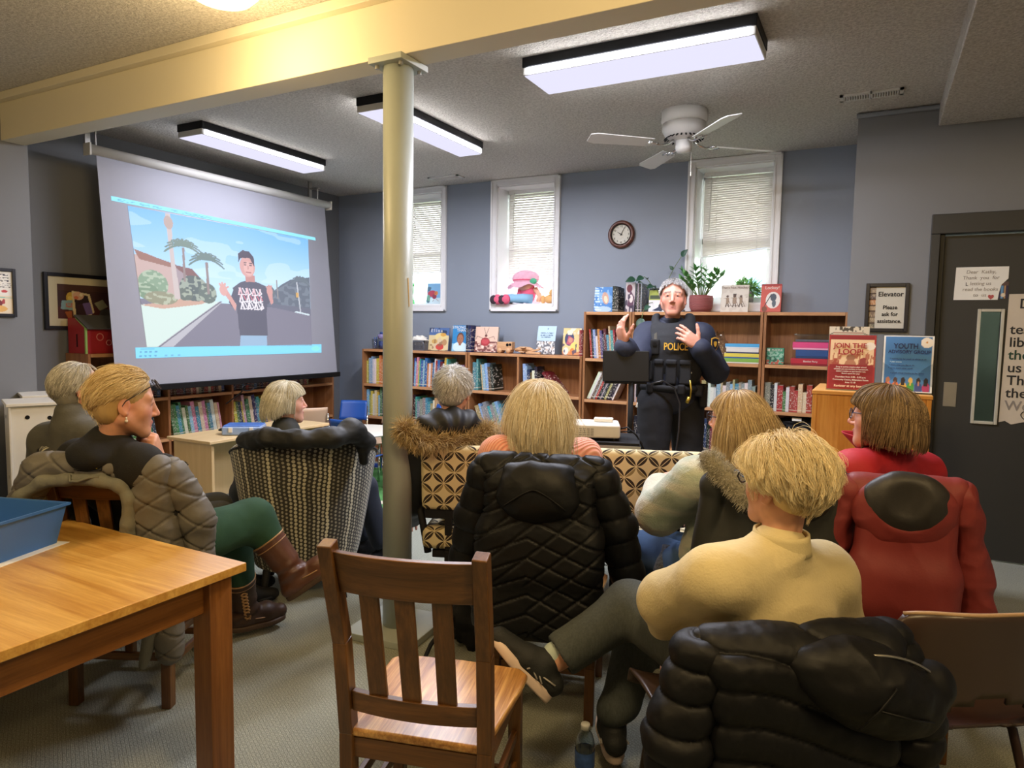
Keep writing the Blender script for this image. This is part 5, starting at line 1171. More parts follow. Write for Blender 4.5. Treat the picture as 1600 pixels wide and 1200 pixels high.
# children's chairs and round table on the rug
def kid_chair(label, x, y, rz, col, group):
    t = thing('school_chair', label, 'chair', (x, y, 0), rz, group); m_ = pm('school_plastic_'+col[1:], col, .4, var=.02)
    def back(u, v):
        s = 2*u-1; return (s*.16*(1-.05*v), -.185+.03*s*s-.06*v, .52+.20*v)
    b = MB().grid(lambda u, v: back(.04+.92*u, v), 13, 7); obj('backrest', b, m_, t, smooth=True, solid=.008)
    b = MB().grid(lambda u, v: ((2*u-1)*.18, -.17+.34*v, .36+.02*(2*u-1)**2-.02*max(0, v-.8)*5*.3), 13, 9); obj('seat', b, m_, t, smooth=True, solid=.009)
    for s in (-1, 1):
        obj('leg', MB().tube([(s*.19, .17, 0), (s*.16, .14, .35)], .011, 8), M['chrome'], t, smooth=True); obj('rear_leg', MB().tube([(s*.20, -.19, 0), (s*.165, -.15, .34), (s*.15, -.185, .50), (s*.14, -.225, .66)], .011, 8), M['chrome'], t, smooth=True)
    return t
KC = "children's school chairs"
kid_chair('blue school chair in the corner between the two bookcases', -4.78, 5.42, math.radians(-155), '#1f4f9e', KC)
kid_chair('beige school chair just left of the white column', -4.32, 5.35, math.radians(170), '#c8a98c', KC)
kid_chair('blue school chair just right of the white column', -4.05, 5.62, math.radians(130), '#2458ad', KC)
kid_chair('beige school chair behind the tub armchair woman', -4.92, 4.98, math.radians(60), '#c9ac93', KC)
kid_chair('beige school chair behind the grey-haired parka wearer', -3.55, 5.33, math.radians(180), '#c8a890', KC)
kid_chair('blue school chair tucked at the round table in front of the column', -3.95, 4.60, math.radians(10), '#1f4f9e', KC)
t = thing('round_table', 'low round white children\'s table on the rug', 'table', (-4.12, 4.80, 0)); 
obj('table_top', MB().lathe([(0, .545), (.36, .545), (.37, .555), (.36, .568), (0, .568)], n=44), M['offwhite'], t, smooth=False, bevel=.003)
for k in range(4): obj('leg', MB().cyl((.22*math.cos(k*PI/2+.6), .22*math.sin(k*PI/2+.6), .545), (.27*math.cos(k*PI/2+.6), .27*math.sin(k*PI/2+.6), 0), .014, n=10), M['chrome'], t, smooth=True)
# alphabet rug
def rug_mat():
    t = NT('play_rug'); co = t.coord('Object'); sep = t.node('ShaderNodeSeparateXYZ'); t.put(sep.inputs[0], co)
    ax = t.math('ABSOLUTE', sep.outputs[0]); ay = t.math('ABSOLUTE', sep.outputs[1]); border = t.math('MAXIMUM', t.math('GREATER_THAN', ax, .66), t.math('GREATER_THAN', ay, .88))
    vo = t.node('ShaderNodeTexVoronoi'); t.put(vo.inputs['Vector'], co); vo.inputs['Scale'].default_value = 5.5
    blob = t.math('LESS_THAN', vo.outputs['Distance'], .34); c0 = t.ramp(vo.outputs['Color'], [(.0, lin4('#d9d3bd')), (.35, lin4('#c9524a')), (.5, lin4('#3c5fae')), (.7, lin4('#d8b64e')), (1, lin4('#e0d8c8'))])
    c0.node.color_ramp.interpolation = 'CONSTANT'
    vo2 = t.node('ShaderNodeTexVoronoi'); t.put(vo2.inputs['Vector'], co); vo2.inputs['Scale'].default_value = 7.0; let = t.math('LESS_THAN', vo2.outputs['Distance'], .25); c1 = t.ramp(vo2.outputs['Color'], [(0, lin4('#e6dcc0')), (.4, lin4('#d9705a')), (.6, lin4('#e9c24e')), (.8, lin4('#e4e0d4'))]); c1.node.color_ramp.interpolation = 'CONSTANT'
    mid = t.mix(blob, lin4('#5a9a55'), c0); br = t.mix(let, lin4('#2a56b0'), c1); c = t.mix(border, mid, br)
    n = t.noise(co, 300, 2); t.bsdf(c, .95, 0, t.bump(n, .5, .003)); return t.mat
tag(obj('play_rug', MB().span((-.85, -1.08, 0), (.85, 1.08, .012)), rug_mat(), None, bevel=.005, loc=(-4.03, 4.86, .001), rot=(0, 0, .12)), 'blue-bordered green alphabet play rug on the carpet beyond the column', 'rug')
# projector on its cart
t = thing('projector_cart', 'black projector cart with two shelves in front of the tall bookcase', 'cart', (-1.37, 3.74, 0), .30)
obj('top_shelf', MB().span((-.21, -.19, .865), (.21, .19, .885)), M['blackmat'], t, bevel=.004); obj('rail', MB().span((-.215, -.196, .845), (.215, -.19, .868)), M['steel'], t); obj('lower_shelf', MB().span((-.20, -.18, .30), (.20, .18, .32)), M['blackmat'], t)
for sx, sy in ((-1, -1), (1, -1), (-1, 1), (1, 1)): obj('post', MB().cyl((sx*.19, sy*.17, .03), (sx*.19, sy*.17, .87), .013, n=10), M['blackmat'], t); obj('caster', MB().lathe([(0, -.012), (.028, -.012), (.028, .012), (0, .012)], (sx*.19, sy*.17, .028), 14, axis='y'), M['black'], t)
t = thing('projector', 'white projector with a side grille on the black cart', 'projector', (-1.395, 3.68, .8855), .38)
obj('projector_body', MB().span((-.135, -.11, .012), (.135, .11, .092)), pm('projector_shell', '#d8d4c9', .4, var=.02), t, bevel=.014); 
obj('foot', MB().cyl((-.1, -.08, 0), (-.1, -.08, .014), .012, n=10).cyl((.1, -.08, 0), (.1, -.08, .014), .012, n=10).cyl((0, .08, 0), (0, .08, .014), .012, n=10), M['black'], t)
b = MB()
for i in range(5):
    for j in range(4): b.box((-.11+.022*i, -.1105, .032+.011*j), (.017, .002, .006))
obj('grille', b, pm('grille_grey', '#8d897e', .6), t); obj('connector_panel', MB().span((.1345, -.085, .02), (.1362, .09, .08)), M['blackmat'], t); obj('lens', MB().lathe([(.0, -.13), (.03, -.13), (.034, -.11), (.034, -.09)], (-.07, 0, .055), 20, axis='y') if False else MB().cyl((-.07, .105, .055), (-.07, .13, .055), .034, n=20), M['black'], t)
t = thing('remote_box', 'small white adapter lying on top of the projector', 'box', (-1.36, 3.71, .9785), .3); obj('shell', MB().span((-.055, -.03, 0), (.055, .03, .022)), M['offwhite'], t, bevel=.006); obj('button', MB().cyl((.02, 0, .022), (.02, 0, .024), .008, n=12), M['lensedge'], t)
tag(obj('projector_cable', MB().tube([(-1.27, 3.72, .94), (-1.22, 3.72, .955), (-1.17, 3.74, .91), (-1.13, 3.76, .83), (-1.13, 3.78, .6), (-1.16, 3.82, .2), (-1.2, 3.9, .012), (-1.3, 4.2, .012)], .005, 6).tube([(-1.27, 3.75, .92), (-1.2, 3.76, .93), (-1.15, 3.78, .86), (-1.14, 3.8, .5), (-1.2, 3.86, .012)], .004, 6), M['black'], None, smooth=True), 'black cables drooping from the back of the projector', 'cable')
# presenter stand
t = thing('presenter_stand', 'black stand with a wide flat panel in front of the officer', 'stand', (-1.315, 4.06, 0), math.radians(25))
obj('panel', MB().box((-.035, -.0, 1.285), (.285, .012, .195), (-.20, 0, 0)), M['black'], t, bevel=.008); obj('lip', MB().box((-.035, .012, 1.183), (.26, .05, .012)), M['black'], t, bevel=.003)
obj('pole', MB().cyl((0, 0, .06), (0, 0, .70), .020, n=16).cyl((0, 0, .68), (0, 0, 1.21), .0165, n=16), M['blackmat'], t, smooth=True); obj('clamp_knob', MB().cyl((0, 0, .68), (0, 0, .72), .028, n=16).cyl((.02, 0, .70), (.055, 0, .70), .012, n=10), M['black'], t)
for k in range(3): obj('leg', MB().bar((0, 0, .10), (.26*math.cos(k*2*PI/3+.5), .26*math.sin(k*2*PI/3+.5), .012), .02, .014), M['blackmat'], t)
tag(obj('microphone_cable', MB().tube([(-1.20, 4.10, 1.18), (-1.14, 4.14, 1.20), (-1.08, 4.18, 1.16), (-1.045, 4.2, 1.06), (-1.04, 4.18, .9), (-1.06, 4.14, .6), (-1.08, 4.1, .2), (-1.12, 4.05, .01)], .0055, 7), pm('black_rubber_cable', '#232326', .3), None, smooth=True), 'black cable looping from the stand panel past the officer', 'cable')
# oak cabinet with the posters
t = thing('oak_cabinet', 'honey oak cabinet end with two posters on top beside the charcoal door', 'cabinet', (-.006, 4.085, 0), 0)
obj('front_panel', MB().span((-.24, -.27, 0), (.24, -.25, 1.195)), M['honeyz'], t); obj('side_panel', MB().span((-.262, -.275, 0), (-.24, .27, 1.195)), M['honeyz'], t, bevel=.003); obj('side_panel', MB().span((.24, -.275, 0), (.262, .27, 1.195)), M['honeyz'], t, bevel=.003)
obj('cabinet_top', MB().span((-.266, -.28, 1.1955), (.266, .28, 1.215)), M['honeyx'], t, bevel=.003); obj('cabinet_back', MB().span((-.24, .25, 0), (.24, .268, 1.195)), M['honeyz'], t)
def art_join(u, v):
    k = Ink(u, v, '#a3262c'); k.rect(.03, .02, .97, .98, '#8c1f27'); k.rect(.03, .45, .97, .92, '#e6c8a0'); k.blotch((v > .42) & (v < .66), '#a85a44', 12, .5, .85, 2); k.ell(.48, .58, .09, .07, '#9b6a52'); k.ell(.48, .46, .12, .09, '#b07a5e'); k.ell(.16, .5, .08, .07, '#a34a3c'); k.ell(.76, .5, .1, .09, '#8f3a38')
    for x, y in ((.1, .66), (.2, .7), (.66, .66), (.9, .62), (.82, .68)): k.line(x, .5, x+.02, y, .014, '#b5765a')
    k.rect(.03, .02, .97, .45, '#8e1e27'); k.ell(.88, .80, .11, .07, '#efe6d9'); k.rect(.03, .92, .97, .98, '#8c1f27'); return k.c
def poster(label, x, paint, border, texts, w_=.216, h_=.279, bend=None, rz=0.0):
    t = thing('poster_stand', label, 'poster', (0, 0, 0)); t.matrix_world = Matrix.Translation((-.006+x, 3.885, 1.2155)) @ Matrix.Rotation(rz, 4, 'Z')
    T = Matrix.Rotation(-.13, 4, 'X')
    p = picture('poster_sheet', w_, h_, 70, 90, paint, M['print'], t, bend=bend); p.matrix_local = T @ Matrix.Translation((0, -.003, h_/2+.006))
    q = obj('holder', MB().span((-w_/2-.004, 0, 0), (w_/2+.004, .003, h_+.012)), M['acrylic'], t); q.matrix_local = T
    obj('holder_foot', MB().span((-w_/2-.004, -.012, 0), (w_/2+.004, .10, .003)), M['acrylic'], t)
    for s_, sz, px, pz, m_, sx in texts:
        q = text(s_, sz, m_, t, (0, 0, 0), bold=sz*.018); q.matrix_local = T @ Matrix.Translation((px*w_, -.006-(0 if bend is None else .008), pz*h_+.006)) @ Matrix.Rotation(PI/2, 4, 'X') @ Matrix.Diagonal((sx, 1, 1, 1))
    return t
cream = pm('cream_ink', '#f2dfc4', .7, var=0)
poster('red poster reading JOIN THE LOOP in a clear stand on the oak cabinet', -.095, art_join, None, [('JOIN THE', .036, -.04, .80, inkr, 1.0), ('LOOP!', .040, -.02, .685, inkr, 1.0), ('Drop in and be creative after school', .0095, 0, .41, inkw, 1), ('whether you are working on homework,', .0095, 0, .37, inkw, 1), ('getting creative or just hanging out,', .0095, 0, .33, inkw, 1), ("there's space for you!", .0095, 0, .29, inkw, 1), ('Thursdays from 3:30 - 5:30 p.m.', .011, 0, .225, inkw, 1), ('Community Centre, Millennium Room', .0105, 0, .175, inkw, 1), ('Ages 12-18', .0105, 0, .125, inkw, 1), ('Register at any branch', .0165, 0, .06, cream, 1)])
def art_youth(u, v):
    k = Ink(u, v, '#eef1f4'); k.rect(.03, .02, .97, .98, '#4a86c4'); g = (v > .7) & (u > .03) & (u < .97) & (v < .98); k.put(g, '#3f78b6', .6); k.ell(.86, .88, .12, .09, '#f3efe9'); k.ell(.86, .89, .02, .02, '#d39a55')
    for i, (hc, sc, bc) in enumerate((('#d98b62', '#d98b62', '#c2343f'), ('#4b3430', '#8a5a48', '#d9743f'), ('#2b2226', '#2b2226', '#e2b54a'), ('#e8c46a', '#e8c46a', '#4ba04b'), ('#2e2630', '#c98d74', '#41508f'), ('#2a2128', '#2a2128', '#b33a6e'))):
        x = .12+.152*i; k.ell(x, .08, .075, .10, bc); k.ell(x, .21, .045, .05, hc); k.rect(x-.015, .12, x+.015, .2, sc if i not in (2, 5) else '#8a5a48'); 
        if i in (2, 5): k.rect(x-.04, .12, x+.03, .22, hc)
    k.rect(0, 0, 1, .02, '#eef1f4'); return k.c
poster('blue YOUTH ADVISORY GROUP poster in a clear stand on the oak cabinet', .155, art_youth, None, [('YOUTH', .036, -.05, .81, inkb, .85), ('ADVISORY GROUP', .0235, .02, .71, inkb, .92), ('* opportunity for youth to advise us on', .0098, 0, .585, inkb, 1), ('* plan events', .0098, -.24, .53, inkpale, 1), ('* share what you like to do', .0098, -.12, .475, inkb, 1), ('* get to know other youth', .0098, -.14, .42, inkb, 1), ('a youth group meeting at the library', .0098, 0, .335, inkb, 1)], bend=lambda u, v: .006*np.sin(v*PI*1.6)-.004*np.sin(u*PI))
t = thing('comic_flyer', 'black and white comic flyer sticking up behind the red poster', 'flyer', (0, 0, 0)); t.matrix_world = Matrix.Translation((-.12, 4.0, 1.2155)) @ Matrix.Rotation(.06, 4, 'Z')
def art_bw(u, v):
    k = Ink(u, v, '#d9d0be'); k.blotch((v > .92) & (u > .15) & (u < .85), '#3a332c', 26, .5, .9, 1); k.line(.1, .9, .85, .9, .006, '#8d4a3d'); k.line(.1, .9, .02, .86, .006, '#3a332c'); k.line(.85, .9, .97, .86, .006, '#3a332c'); k.rect(.12, .05, .85, .885, '#e0d8c6'); return k.c
p = picture('sheet', .19, .325, 50, 80, art_bw, M['print'], t); p.matrix_local = Matrix.Rotation(-.08, 4, 'X') @ Matrix.Translation((0, 0, .166)); obj('holder', MB().span((-.097, .012, 0), (.097, .015, .30)), M['acrylic'], t, rot=(-.08, 0, 0))
# floor clutter by the right bookcase
t = thing('cardboard_box', 'brown cardboard box on the low shelf beside the oak cabinet', 'box', (-.50, FY+.13, .471))
M['card'] = pm('cardboard', '#a98561', .85, var=.06); obj('carton', MB().span((-.13, -.125, 0), (.20, .115, .22)), M['card'], t, bevel=.003); obj('lid_flap', MB().span((-.135, -.128, .22), (.205, .118, .226)), M['card'], t); obj('hand_hole', MB().box((-.07, -.1262, .12), (.012, .002, .016)).box((-.07, -.1262, .07), (.012, .002, .016)).box((-.03, -.1262, .12), (.008, .002, .02)), M['black'], t)
t = thing('black_bag', 'black shoulder bag slumped on the cardboard box', 'bag', (-.47, FY+.11, .698)); b = crumple(.15, 30, 18, 2.2, .42); b.v = [(p[0]*1.35, p[1]*.85, max(p[2], -.045)) for p in b.v]; obj('bag_body', b, M['blackmat'], t, smooth=True, loc=(0, 0, .05)); obj('tag_label', MB().box((-.06, -.095, .105), (.07, .004, .03), (-.7, 0, .1)), M['paper'], t); obj('shoulder_strap', MB().tube([(-.15, -.06, .05), (-.22, -.12, .01), (-.24, -.14, -.10), (-.2, -.14, -.16)], .012, 6), M['blackmat'], t, smooth=True)
# bottle
t = thing('water_bottle', 'clear plastic water bottle on the carpet beside the yellow-sweater woman', 'bottle', (-.775, 2.02, 0)); 
def watermat():
    k = NT('bottle_plastic'); tr = k.node('ShaderNodeBsdfTransparent', i_Color=lin4('#dfe9ea')); gl = k.node('ShaderNodeBsdfGlossy', i_Roughness=.08); m = k.node('ShaderNodeMixShader'); lw = k.node('ShaderNodeLayerWeight', i_Blend=.35); k.t.links.new(lw.outputs['Facing'], m.inputs[0]); k.t.links.new(tr.outputs[0], m.inputs[1]); k.t.links.new(gl.outputs[0], m.inputs[2]); k.t.links.new(m.outputs[0], k.out.inputs[0]); return k.mat
pr = [(0, .002), (.028, .002), (.032, .01), (.032, .05)]+[(.032-.0022*(i % 2), .055+.006*i) for i in range(14)]+[(.032, .142), (.031, .155), (.024, .178), (.0135, .192), (.0135, .203)]
obj('bottle_body', MB().lathe(pr, n=28, caps=False), watermat(), t, smooth=True); obj('cap', MB().lathe([(0, .214), (.0145, .214), (.0155, .211), (.0155, .197)], n=24), M['white'], t, smooth=True)
def bottle_label(u, v):
    return (.0328*math.cos(2*PI*u), .0328*math.sin(2*PI*u), .072+.055*v)
obj('wrap_label', MB().grid(bottle_label, 32, 3, cu=True), pm('bottle_label', '#3c5c9c', .4, var=.9, vs=30), t, smooth=True)
# backpack and its strap beside the column
t = thing('backpack', 'black backpack on the floor between the column and the pink-sweater chair', 'bag', (-1.62, 2.72, 0)); b = crumple(.15, 26, 18, 5.1, 1.1); b.v = [(p[0]*.9, p[1]*.9, max(0.0, p[2]+.14)) for p in b.v]; obj('bag_body', b, M['blackmat'], t, smooth=True)
obj('strap', MB().tube([(-.05, -.12, .17), (-.10, -.22, .06), (-.09, -.30, .008), (.02, -.36, .007), (.16, -.34, .007), (.22, -.24, .02), (.18, -.10, .1)], .010, 6), M['blackmat'], t, smooth=True)
# soft doll and plush toys on the sills
t = thing('soft_doll', 'large soft doll in pink hat slumped on the middle window sill', 'doll', (-3.22, YB+.05, WZ0+.013))
pk = pm('doll_pink', '#e0607f', .8, var=.1); pl = pm('doll_pale_pink', '#eab3c6', .85, var=.15, vs=22); sk = pm('doll_skin', '#eab196', .8); bl = pm('doll_blue_trousers', '#8fc0e2', .8, var=.1)
def blob(c, r, n=24, m=14): return MB().grid(lambda u, v: (c[0]+r[0]*math.cos(2*PI*u)*math.cos(PI*(v-.5)), c[1]+r[1]*math.sin(2*PI*u)*math.cos(PI*(v-.5)), c[2]+r[2]*math.sin(PI*(v-.5))), n, m, cu=True)
obj('torso', blob((.02, .06, .11), (.085, .07, .11)), pk, t, smooth=True); obj('head', blob((.0, .03, .20), (.085, .075, .075)), sk, t, smooth=True)
obj('hat', blob((.0, .04, .26), (.15, .10, .085)), pl, t, smooth=True); b = MB().grid(lambda u, v: ((.10+.09*v+.012*math.sin(16*PI*u)*v)*math.cos(2*PI*u), .035+(.075+.06*v)*math.sin(2*PI*u)*.9, .235-.06*v-.02*math.sin(9*PI*u)*v), 48, 6, cu=True); obj('hat_brim', b, pl, t, smooth=True, solid=.004)
obj('hat_band', MB().tube([(.135*math.cos(a), .04+.09*math.sin(a), .245) for a in np.linspace(0, 2*PI, 30, endpoint=False)], .012, 6, closed=True), pk, t, smooth=True); obj('hat_bow', blob((.12, -.03, .225), (.04, .02, .03)), pm('doll_green', '#4fae84', .8), t, smooth=True)
for s in (-1, 1):
    obj('leg', MB().tube([(.03+s*.05, .03, .05), (-.06+s*.055, -.04, .055), (-.16+s*.05, -.085, .045)], [.05, .045, .038], 12), bl, t, smooth=True); obj('shoe', blob((-.20+s*.048, -.11, .04), (.05, .035, .052)), pk, t, smooth=True); obj('shoe_sole', MB().lathe([(.0, -.006), (.042, -.006), (.046, 0), (.042, .006), (0, .006)], (-.235+s*.048, -.132, .037), 20, axis='y'), pm('doll_sole', '#3b2a35', .8), t, smooth=True, rot=None)
    obj('arm', MB().tube([(.02+s*.085, .05, .15), (.05+s*.12, .02, .08), (.05+s*.12, .0, .02)], [.03, .026, .024], 10), pk if s < 0 else sk, t, smooth=True)
t = thing('plush_toy', 'small tan plush toy at the right end of the middle sill', 'toy', (-2.93, YB+.06, WZ0+.013)); M['plush'] = pm('tan_plush', '#dfae72', .95, var=.1)
obj('plush_body', blob((0, 0, .045), (.06, .04, .045)), M['plush'], t, smooth=True); obj('plush_head', blob((.03, 0, .105), (.038, .035, .042)), M['plush'], t, smooth=True); obj('plush_paw', blob((-.07, -.01, .04), (.025, .02, .045)), M['plush'], t, smooth=True)
t = thing('green_dinosaur', 'bright green plastic dinosaur on the left window sill beside the column', 'toy', (-4.66, YB+.03, WZ0+.013)); gp = pm('green_plastic', '#59c971', .4, var=.05)
obj('dinosaur_body', MB().tube([(-.10, .02, .03), (-.05, .01, .06), (.0, 0, .09), (.03, -.0, .15), (.03, 0, .20), (.07, -.01, .215)], [.008, .03, .045, .032, .028, .016], 12), gp, t, smooth=True); obj('leg', MB().tube([(.0, -.03, .08), (.02, -.05, .0)], [.022, .018], 10).tube([(.01, .03, .08), (.03, .04, .0)], [.022, .018], 10), gp, t, smooth=True); obj('crest', MB().tube([(.0, 0, .16), (-.03, 0, .13), (-.06, 0, .09)], [.006, .018, .006], 8), pm('dark_green_plastic', '#2f7a4a', .4), t, smooth=True)
def art_insect(u, v):
    k = Ink(u, v, '#7fb0dc'); k.rect(0, 0, 1, .3, '#c9dbe6'); k.rect(.82, .2, 1, 1, '#6a62a3'); k.ell(.28, .5, .24, .16, '#b8425a'); k.ell(.42, .36, .12, .12, '#8f3550'); k.ell(.5, .52, .1, .1, '#cf7f4e'); k.ell(.46, .53, .02, .02, '#1d1a20'); k.line(.4, .2, .34, .12, .012, '#70405a'); k.line(.52, .25, .66, .14, .012, '#a98f8a'); k.ell(.1, .25, .1, .2, '#6f9d8e'); k.blotch(u < .2, '#4e6a86', 9, .55, .8, 1); return k.c
face_book('picture book with a red insect standing on the left window sill', -4.50, -4.25, WZ0+.013, .235, YB+.14, art_insect, '#5f86b5')
# ================================================================ figures and clothes: smooth distance-field modelling
def at(x, y, D):   # a point seen at photo pixel x,y at depth D metres from the camera
    f = 1067.29; q = np.array([(x-800)/f, (y-600)/f, 1.0])
    yw, pt, rl = np.radians([-27.87, 4.563, -.9017]); cy, sy, cp, sp = np.cos(yw), np.sin(yw), np.cos(pt), np.sin(pt)
    fw = np.array([sy*cp, cy*cp, -sp]); rt = np.array([cy, -sy, 0]); dn = np.cross(fw, rt); c, s = np.cos(rl), np.sin(rl)
    return np.array([0, 0, 1.5])+D*np.array([c*rt+s*dn, -s*rt+c*dn, fw]).T @ q
def unit(v): v = np.asarray(v, float); return v/(np.linalg.norm(v)+1e-9)
def rc(a, b, ra, rb=None, k=.03): return ('rc', np.asarray(a, float), np.asarray(b, float), ra, ra if rb is None else rb, k, '+')
def el(c, r, R=None, k=.02, op='+'): return ('el', np.asarray(c, float), np.asarray(r, float), np.eye(3) if R is None else R, None, k, op)
def sp(c, r, k=.02, op='+'): return el(c, (r, r, r), None, k, op)
def bx(c, h, R=None, r=.02, k=.02, op='+'): return ('bx', np.asarray(c, float), np.asarray(h, float), np.eye(3) if R is None else R, r, k, op)
def pl(p, n, k=.01): return ('pl', np.asarray(p, float), unit(n), None, None, k, '&')   # keeps the side opposite to n
def iso(prims, vox, clip=None):
    lo = np.full(3, 1e9); hi = np.full(3, -1e9); bbs = []
    for p in prims:
        if p[0] == 'rc': r = max(p[3], p[4]); a = np.minimum(p[1], p[2])-r; b = np.maximum(p[1], p[2])+r
        elif p[0] == 'pl': bbs.append(None); continue
        else: h = np.abs(p[3]) @ (p[2]+(p[4] or 0)); a = p[1]-h; b = p[1]+h
        bbs.append((a, b))
        if p[6] == '+': lo = np.minimum(lo, a); hi = np.maximum(hi, b)
    lo = lo-3*vox-.02; hi = hi+3*vox+.02; n = np.ceil((hi-lo)/vox).astype(int)+1
    D = np.full(n, .2, np.float32); ax = [lo[i]+vox*np.arange(n[i]) for i in range(3)]
    for p, bb in zip(prims, bbs):
        k = p[5]
        if bb is None: s = [slice(0, n[i]) for i in range(3)]
        else:
            m = k+3*vox+.004; i0 = np.clip(np.floor((bb[0]-m-lo)/vox).astype(int), 0, n-1); i1 = np.clip(np.ceil((bb[1]+m-lo)/vox).astype(int)+1, 1, n); s = [slice(i0[i], i1[i]) for i in range(3)]
        X = ax[0][s[0]][:, None, None]; Y = ax[1][s[1]][None, :, None]; Z = ax[2][s[2]][None, None, :]; A = D[s[0], s[1], s[2]]
        if p[0] == 'rc':
            a, b = p[1], p[2]; ba = b-a; L = float(ba @ ba)+1e-12; px, py, pz = X-a[0], Y-a[1], Z-a[2]
            t = np.clip((px*ba[0]+py*ba[1]+pz*ba[2])/L, 0, 1); d = np.sqrt((px-t*ba[0])**2+(py-t*ba[1])**2+(pz-t*ba[2])**2)-(p[3]+(p[4]-p[3])*t)
        elif p[0] == 'pl': d = (X-p[1][0])*p[2][0]+(Y-p[1][1])*p[2][1]+(Z-p[1][2])*p[2][2]
        else:
            R = p[3]; c = p[1]; q = [(X-c[0])*R[0, j]+(Y-c[1])*R[1, j]+(Z-c[2])*R[2, j] for j in range(3)]
            if p[0] == 'el':
                r = p[2]; k0 = np.sqrt(sum((q[j]/r[j])**2 for j in range(3))); k1 = np.sqrt(sum((q[j]/r[j]**2)**2 for j in range(3)))+1e-9; d = k0*(k0-1)/k1
            else:
                h = p[2]; r = p[4]; e = [np.abs(q[j])-h[j]+r for j in range(3)]; d = np.sqrt(sum(np.maximum(v, 0)**2 for v in e))+np.minimum(np.maximum(e[0], np.maximum(e[1], e[2])), 0)-r
        if p[6] == '+': h = np.clip(.5+.5*(A-d)/k, 0, 1); A[...] = A*(1-h)+d*h-k*h*(1-h)
        elif p[6] == '-': h = np.clip(.5-.5*(A+d)/k, 0, 1); A[...] = A*(1-h)-d*h+k*h*(1-h)
        else: h = np.clip(.5-.5*(A-d)/k, 0, 1); A[...] = A*(1-h)+d*h+k*h*(1-h)
    g = vdb.FloatGrid(.2); g.transform = vdb.createLinearTransform(voxelSize=vox); g.copyFromArray(np.ascontiguousarray(D))
    P, F = g.convertToQuads(isovalue=0.0)
    return np.asarray(P, float)+lo, np.asarray(F)
def normals(P, F):
    a = P[F[:, 2]]-P[F[:, 0]]; b = P[F[:, 3]]-P[F[:, 1]]; n = np.cross(a, b); N = np.zeros_like(P)
    for j in range(4): np.add.at(N, F[:, j], n)
    return N/(np.linalg.norm(N, axis=1, keepdims=True)+1e-12)
def flesh(name, prims, vox, mat, parent, disp=None, col=None, relax=1):
    """a closed smooth surface; disp(P,N) moves points along the normal, col(P) gives sRGB"""
    P, F = iso(prims, vox); org = np.array(parent_loc(parent))
    for _ in range(relax):
        S = np.zeros_like(P); C = np.zeros(len(P))
        for j in range(4): np.add.at(S, F[:, j], P[F[:, (j+1) % 4]]); np.add.at(C, F[:, j], 1)
        P = P*.5+.5*S/np.maximum(C, 1)[:, None]
    if disp is not None: N = normals(P, F); P = P+N*disp(P, N)[:, None]
    me = bpy.data.meshes.new(name); build(me, P-org, F); me.polygons.foreach_set('use_smooth', np.ones(len(me.polygons), bool))
    if col is not None:
        P2 = np.empty(len(me.vertices)*3, np.float32); me.vertices.foreach_get('co', P2); c = col(P2.reshape(-1, 3)+org)
        a = me.color_attributes.new('Col', 'FLOAT_COLOR', 'POINT'); a.data.foreach_set('color', np.concatenate([srgb2lin(c), np.ones((len(c), 1))], 1).astype(np.float32).ravel())
    me.materials.append(mat); o = bpy.data.objects.new(name, me); link(o, parent); return o
def parent_loc(o):
    v = np.zeros(3)
    while o is not None: v = v+np.array(o.location); o = o.parent
    return v
def hair_material(name, dark, light, rough=.45):
    t = NT(name); h = t.node('ShaderNodeHairInfo'); c = t.ramp(h.outputs['Random'], [(0, lin4(dark)), (.5, lin4([lin_mid(dark, light, i) for i in range(3)])), (1, lin4(light))])
    t.bsdf(c, rough, 0, None, Specular_IOR_Level=.35); return t.mat
def strands(name, paths, mat, parent, r0=.0007, r1=.0003):
    """paths: array (n strands, m points, 3)"""
    n, m, _ = paths.shape; org = parent_loc(parent); h = bpy.data.hair_curves.new(name); h.add_curves([m]*n)
    h.position_data.foreach_set('vector', (paths-org).astype(np.float32).ravel())
    ra = h.attributes.get('radius') or h.attributes.new('radius', 'FLOAT', 'POINT'); ra.data.foreach_set('value', np.tile(np.linspace(r0, r1, m), n).astype(np.float32))
    h.materials.append(mat); o = bpy.data.objects.new(name, h); link(o, parent); return o
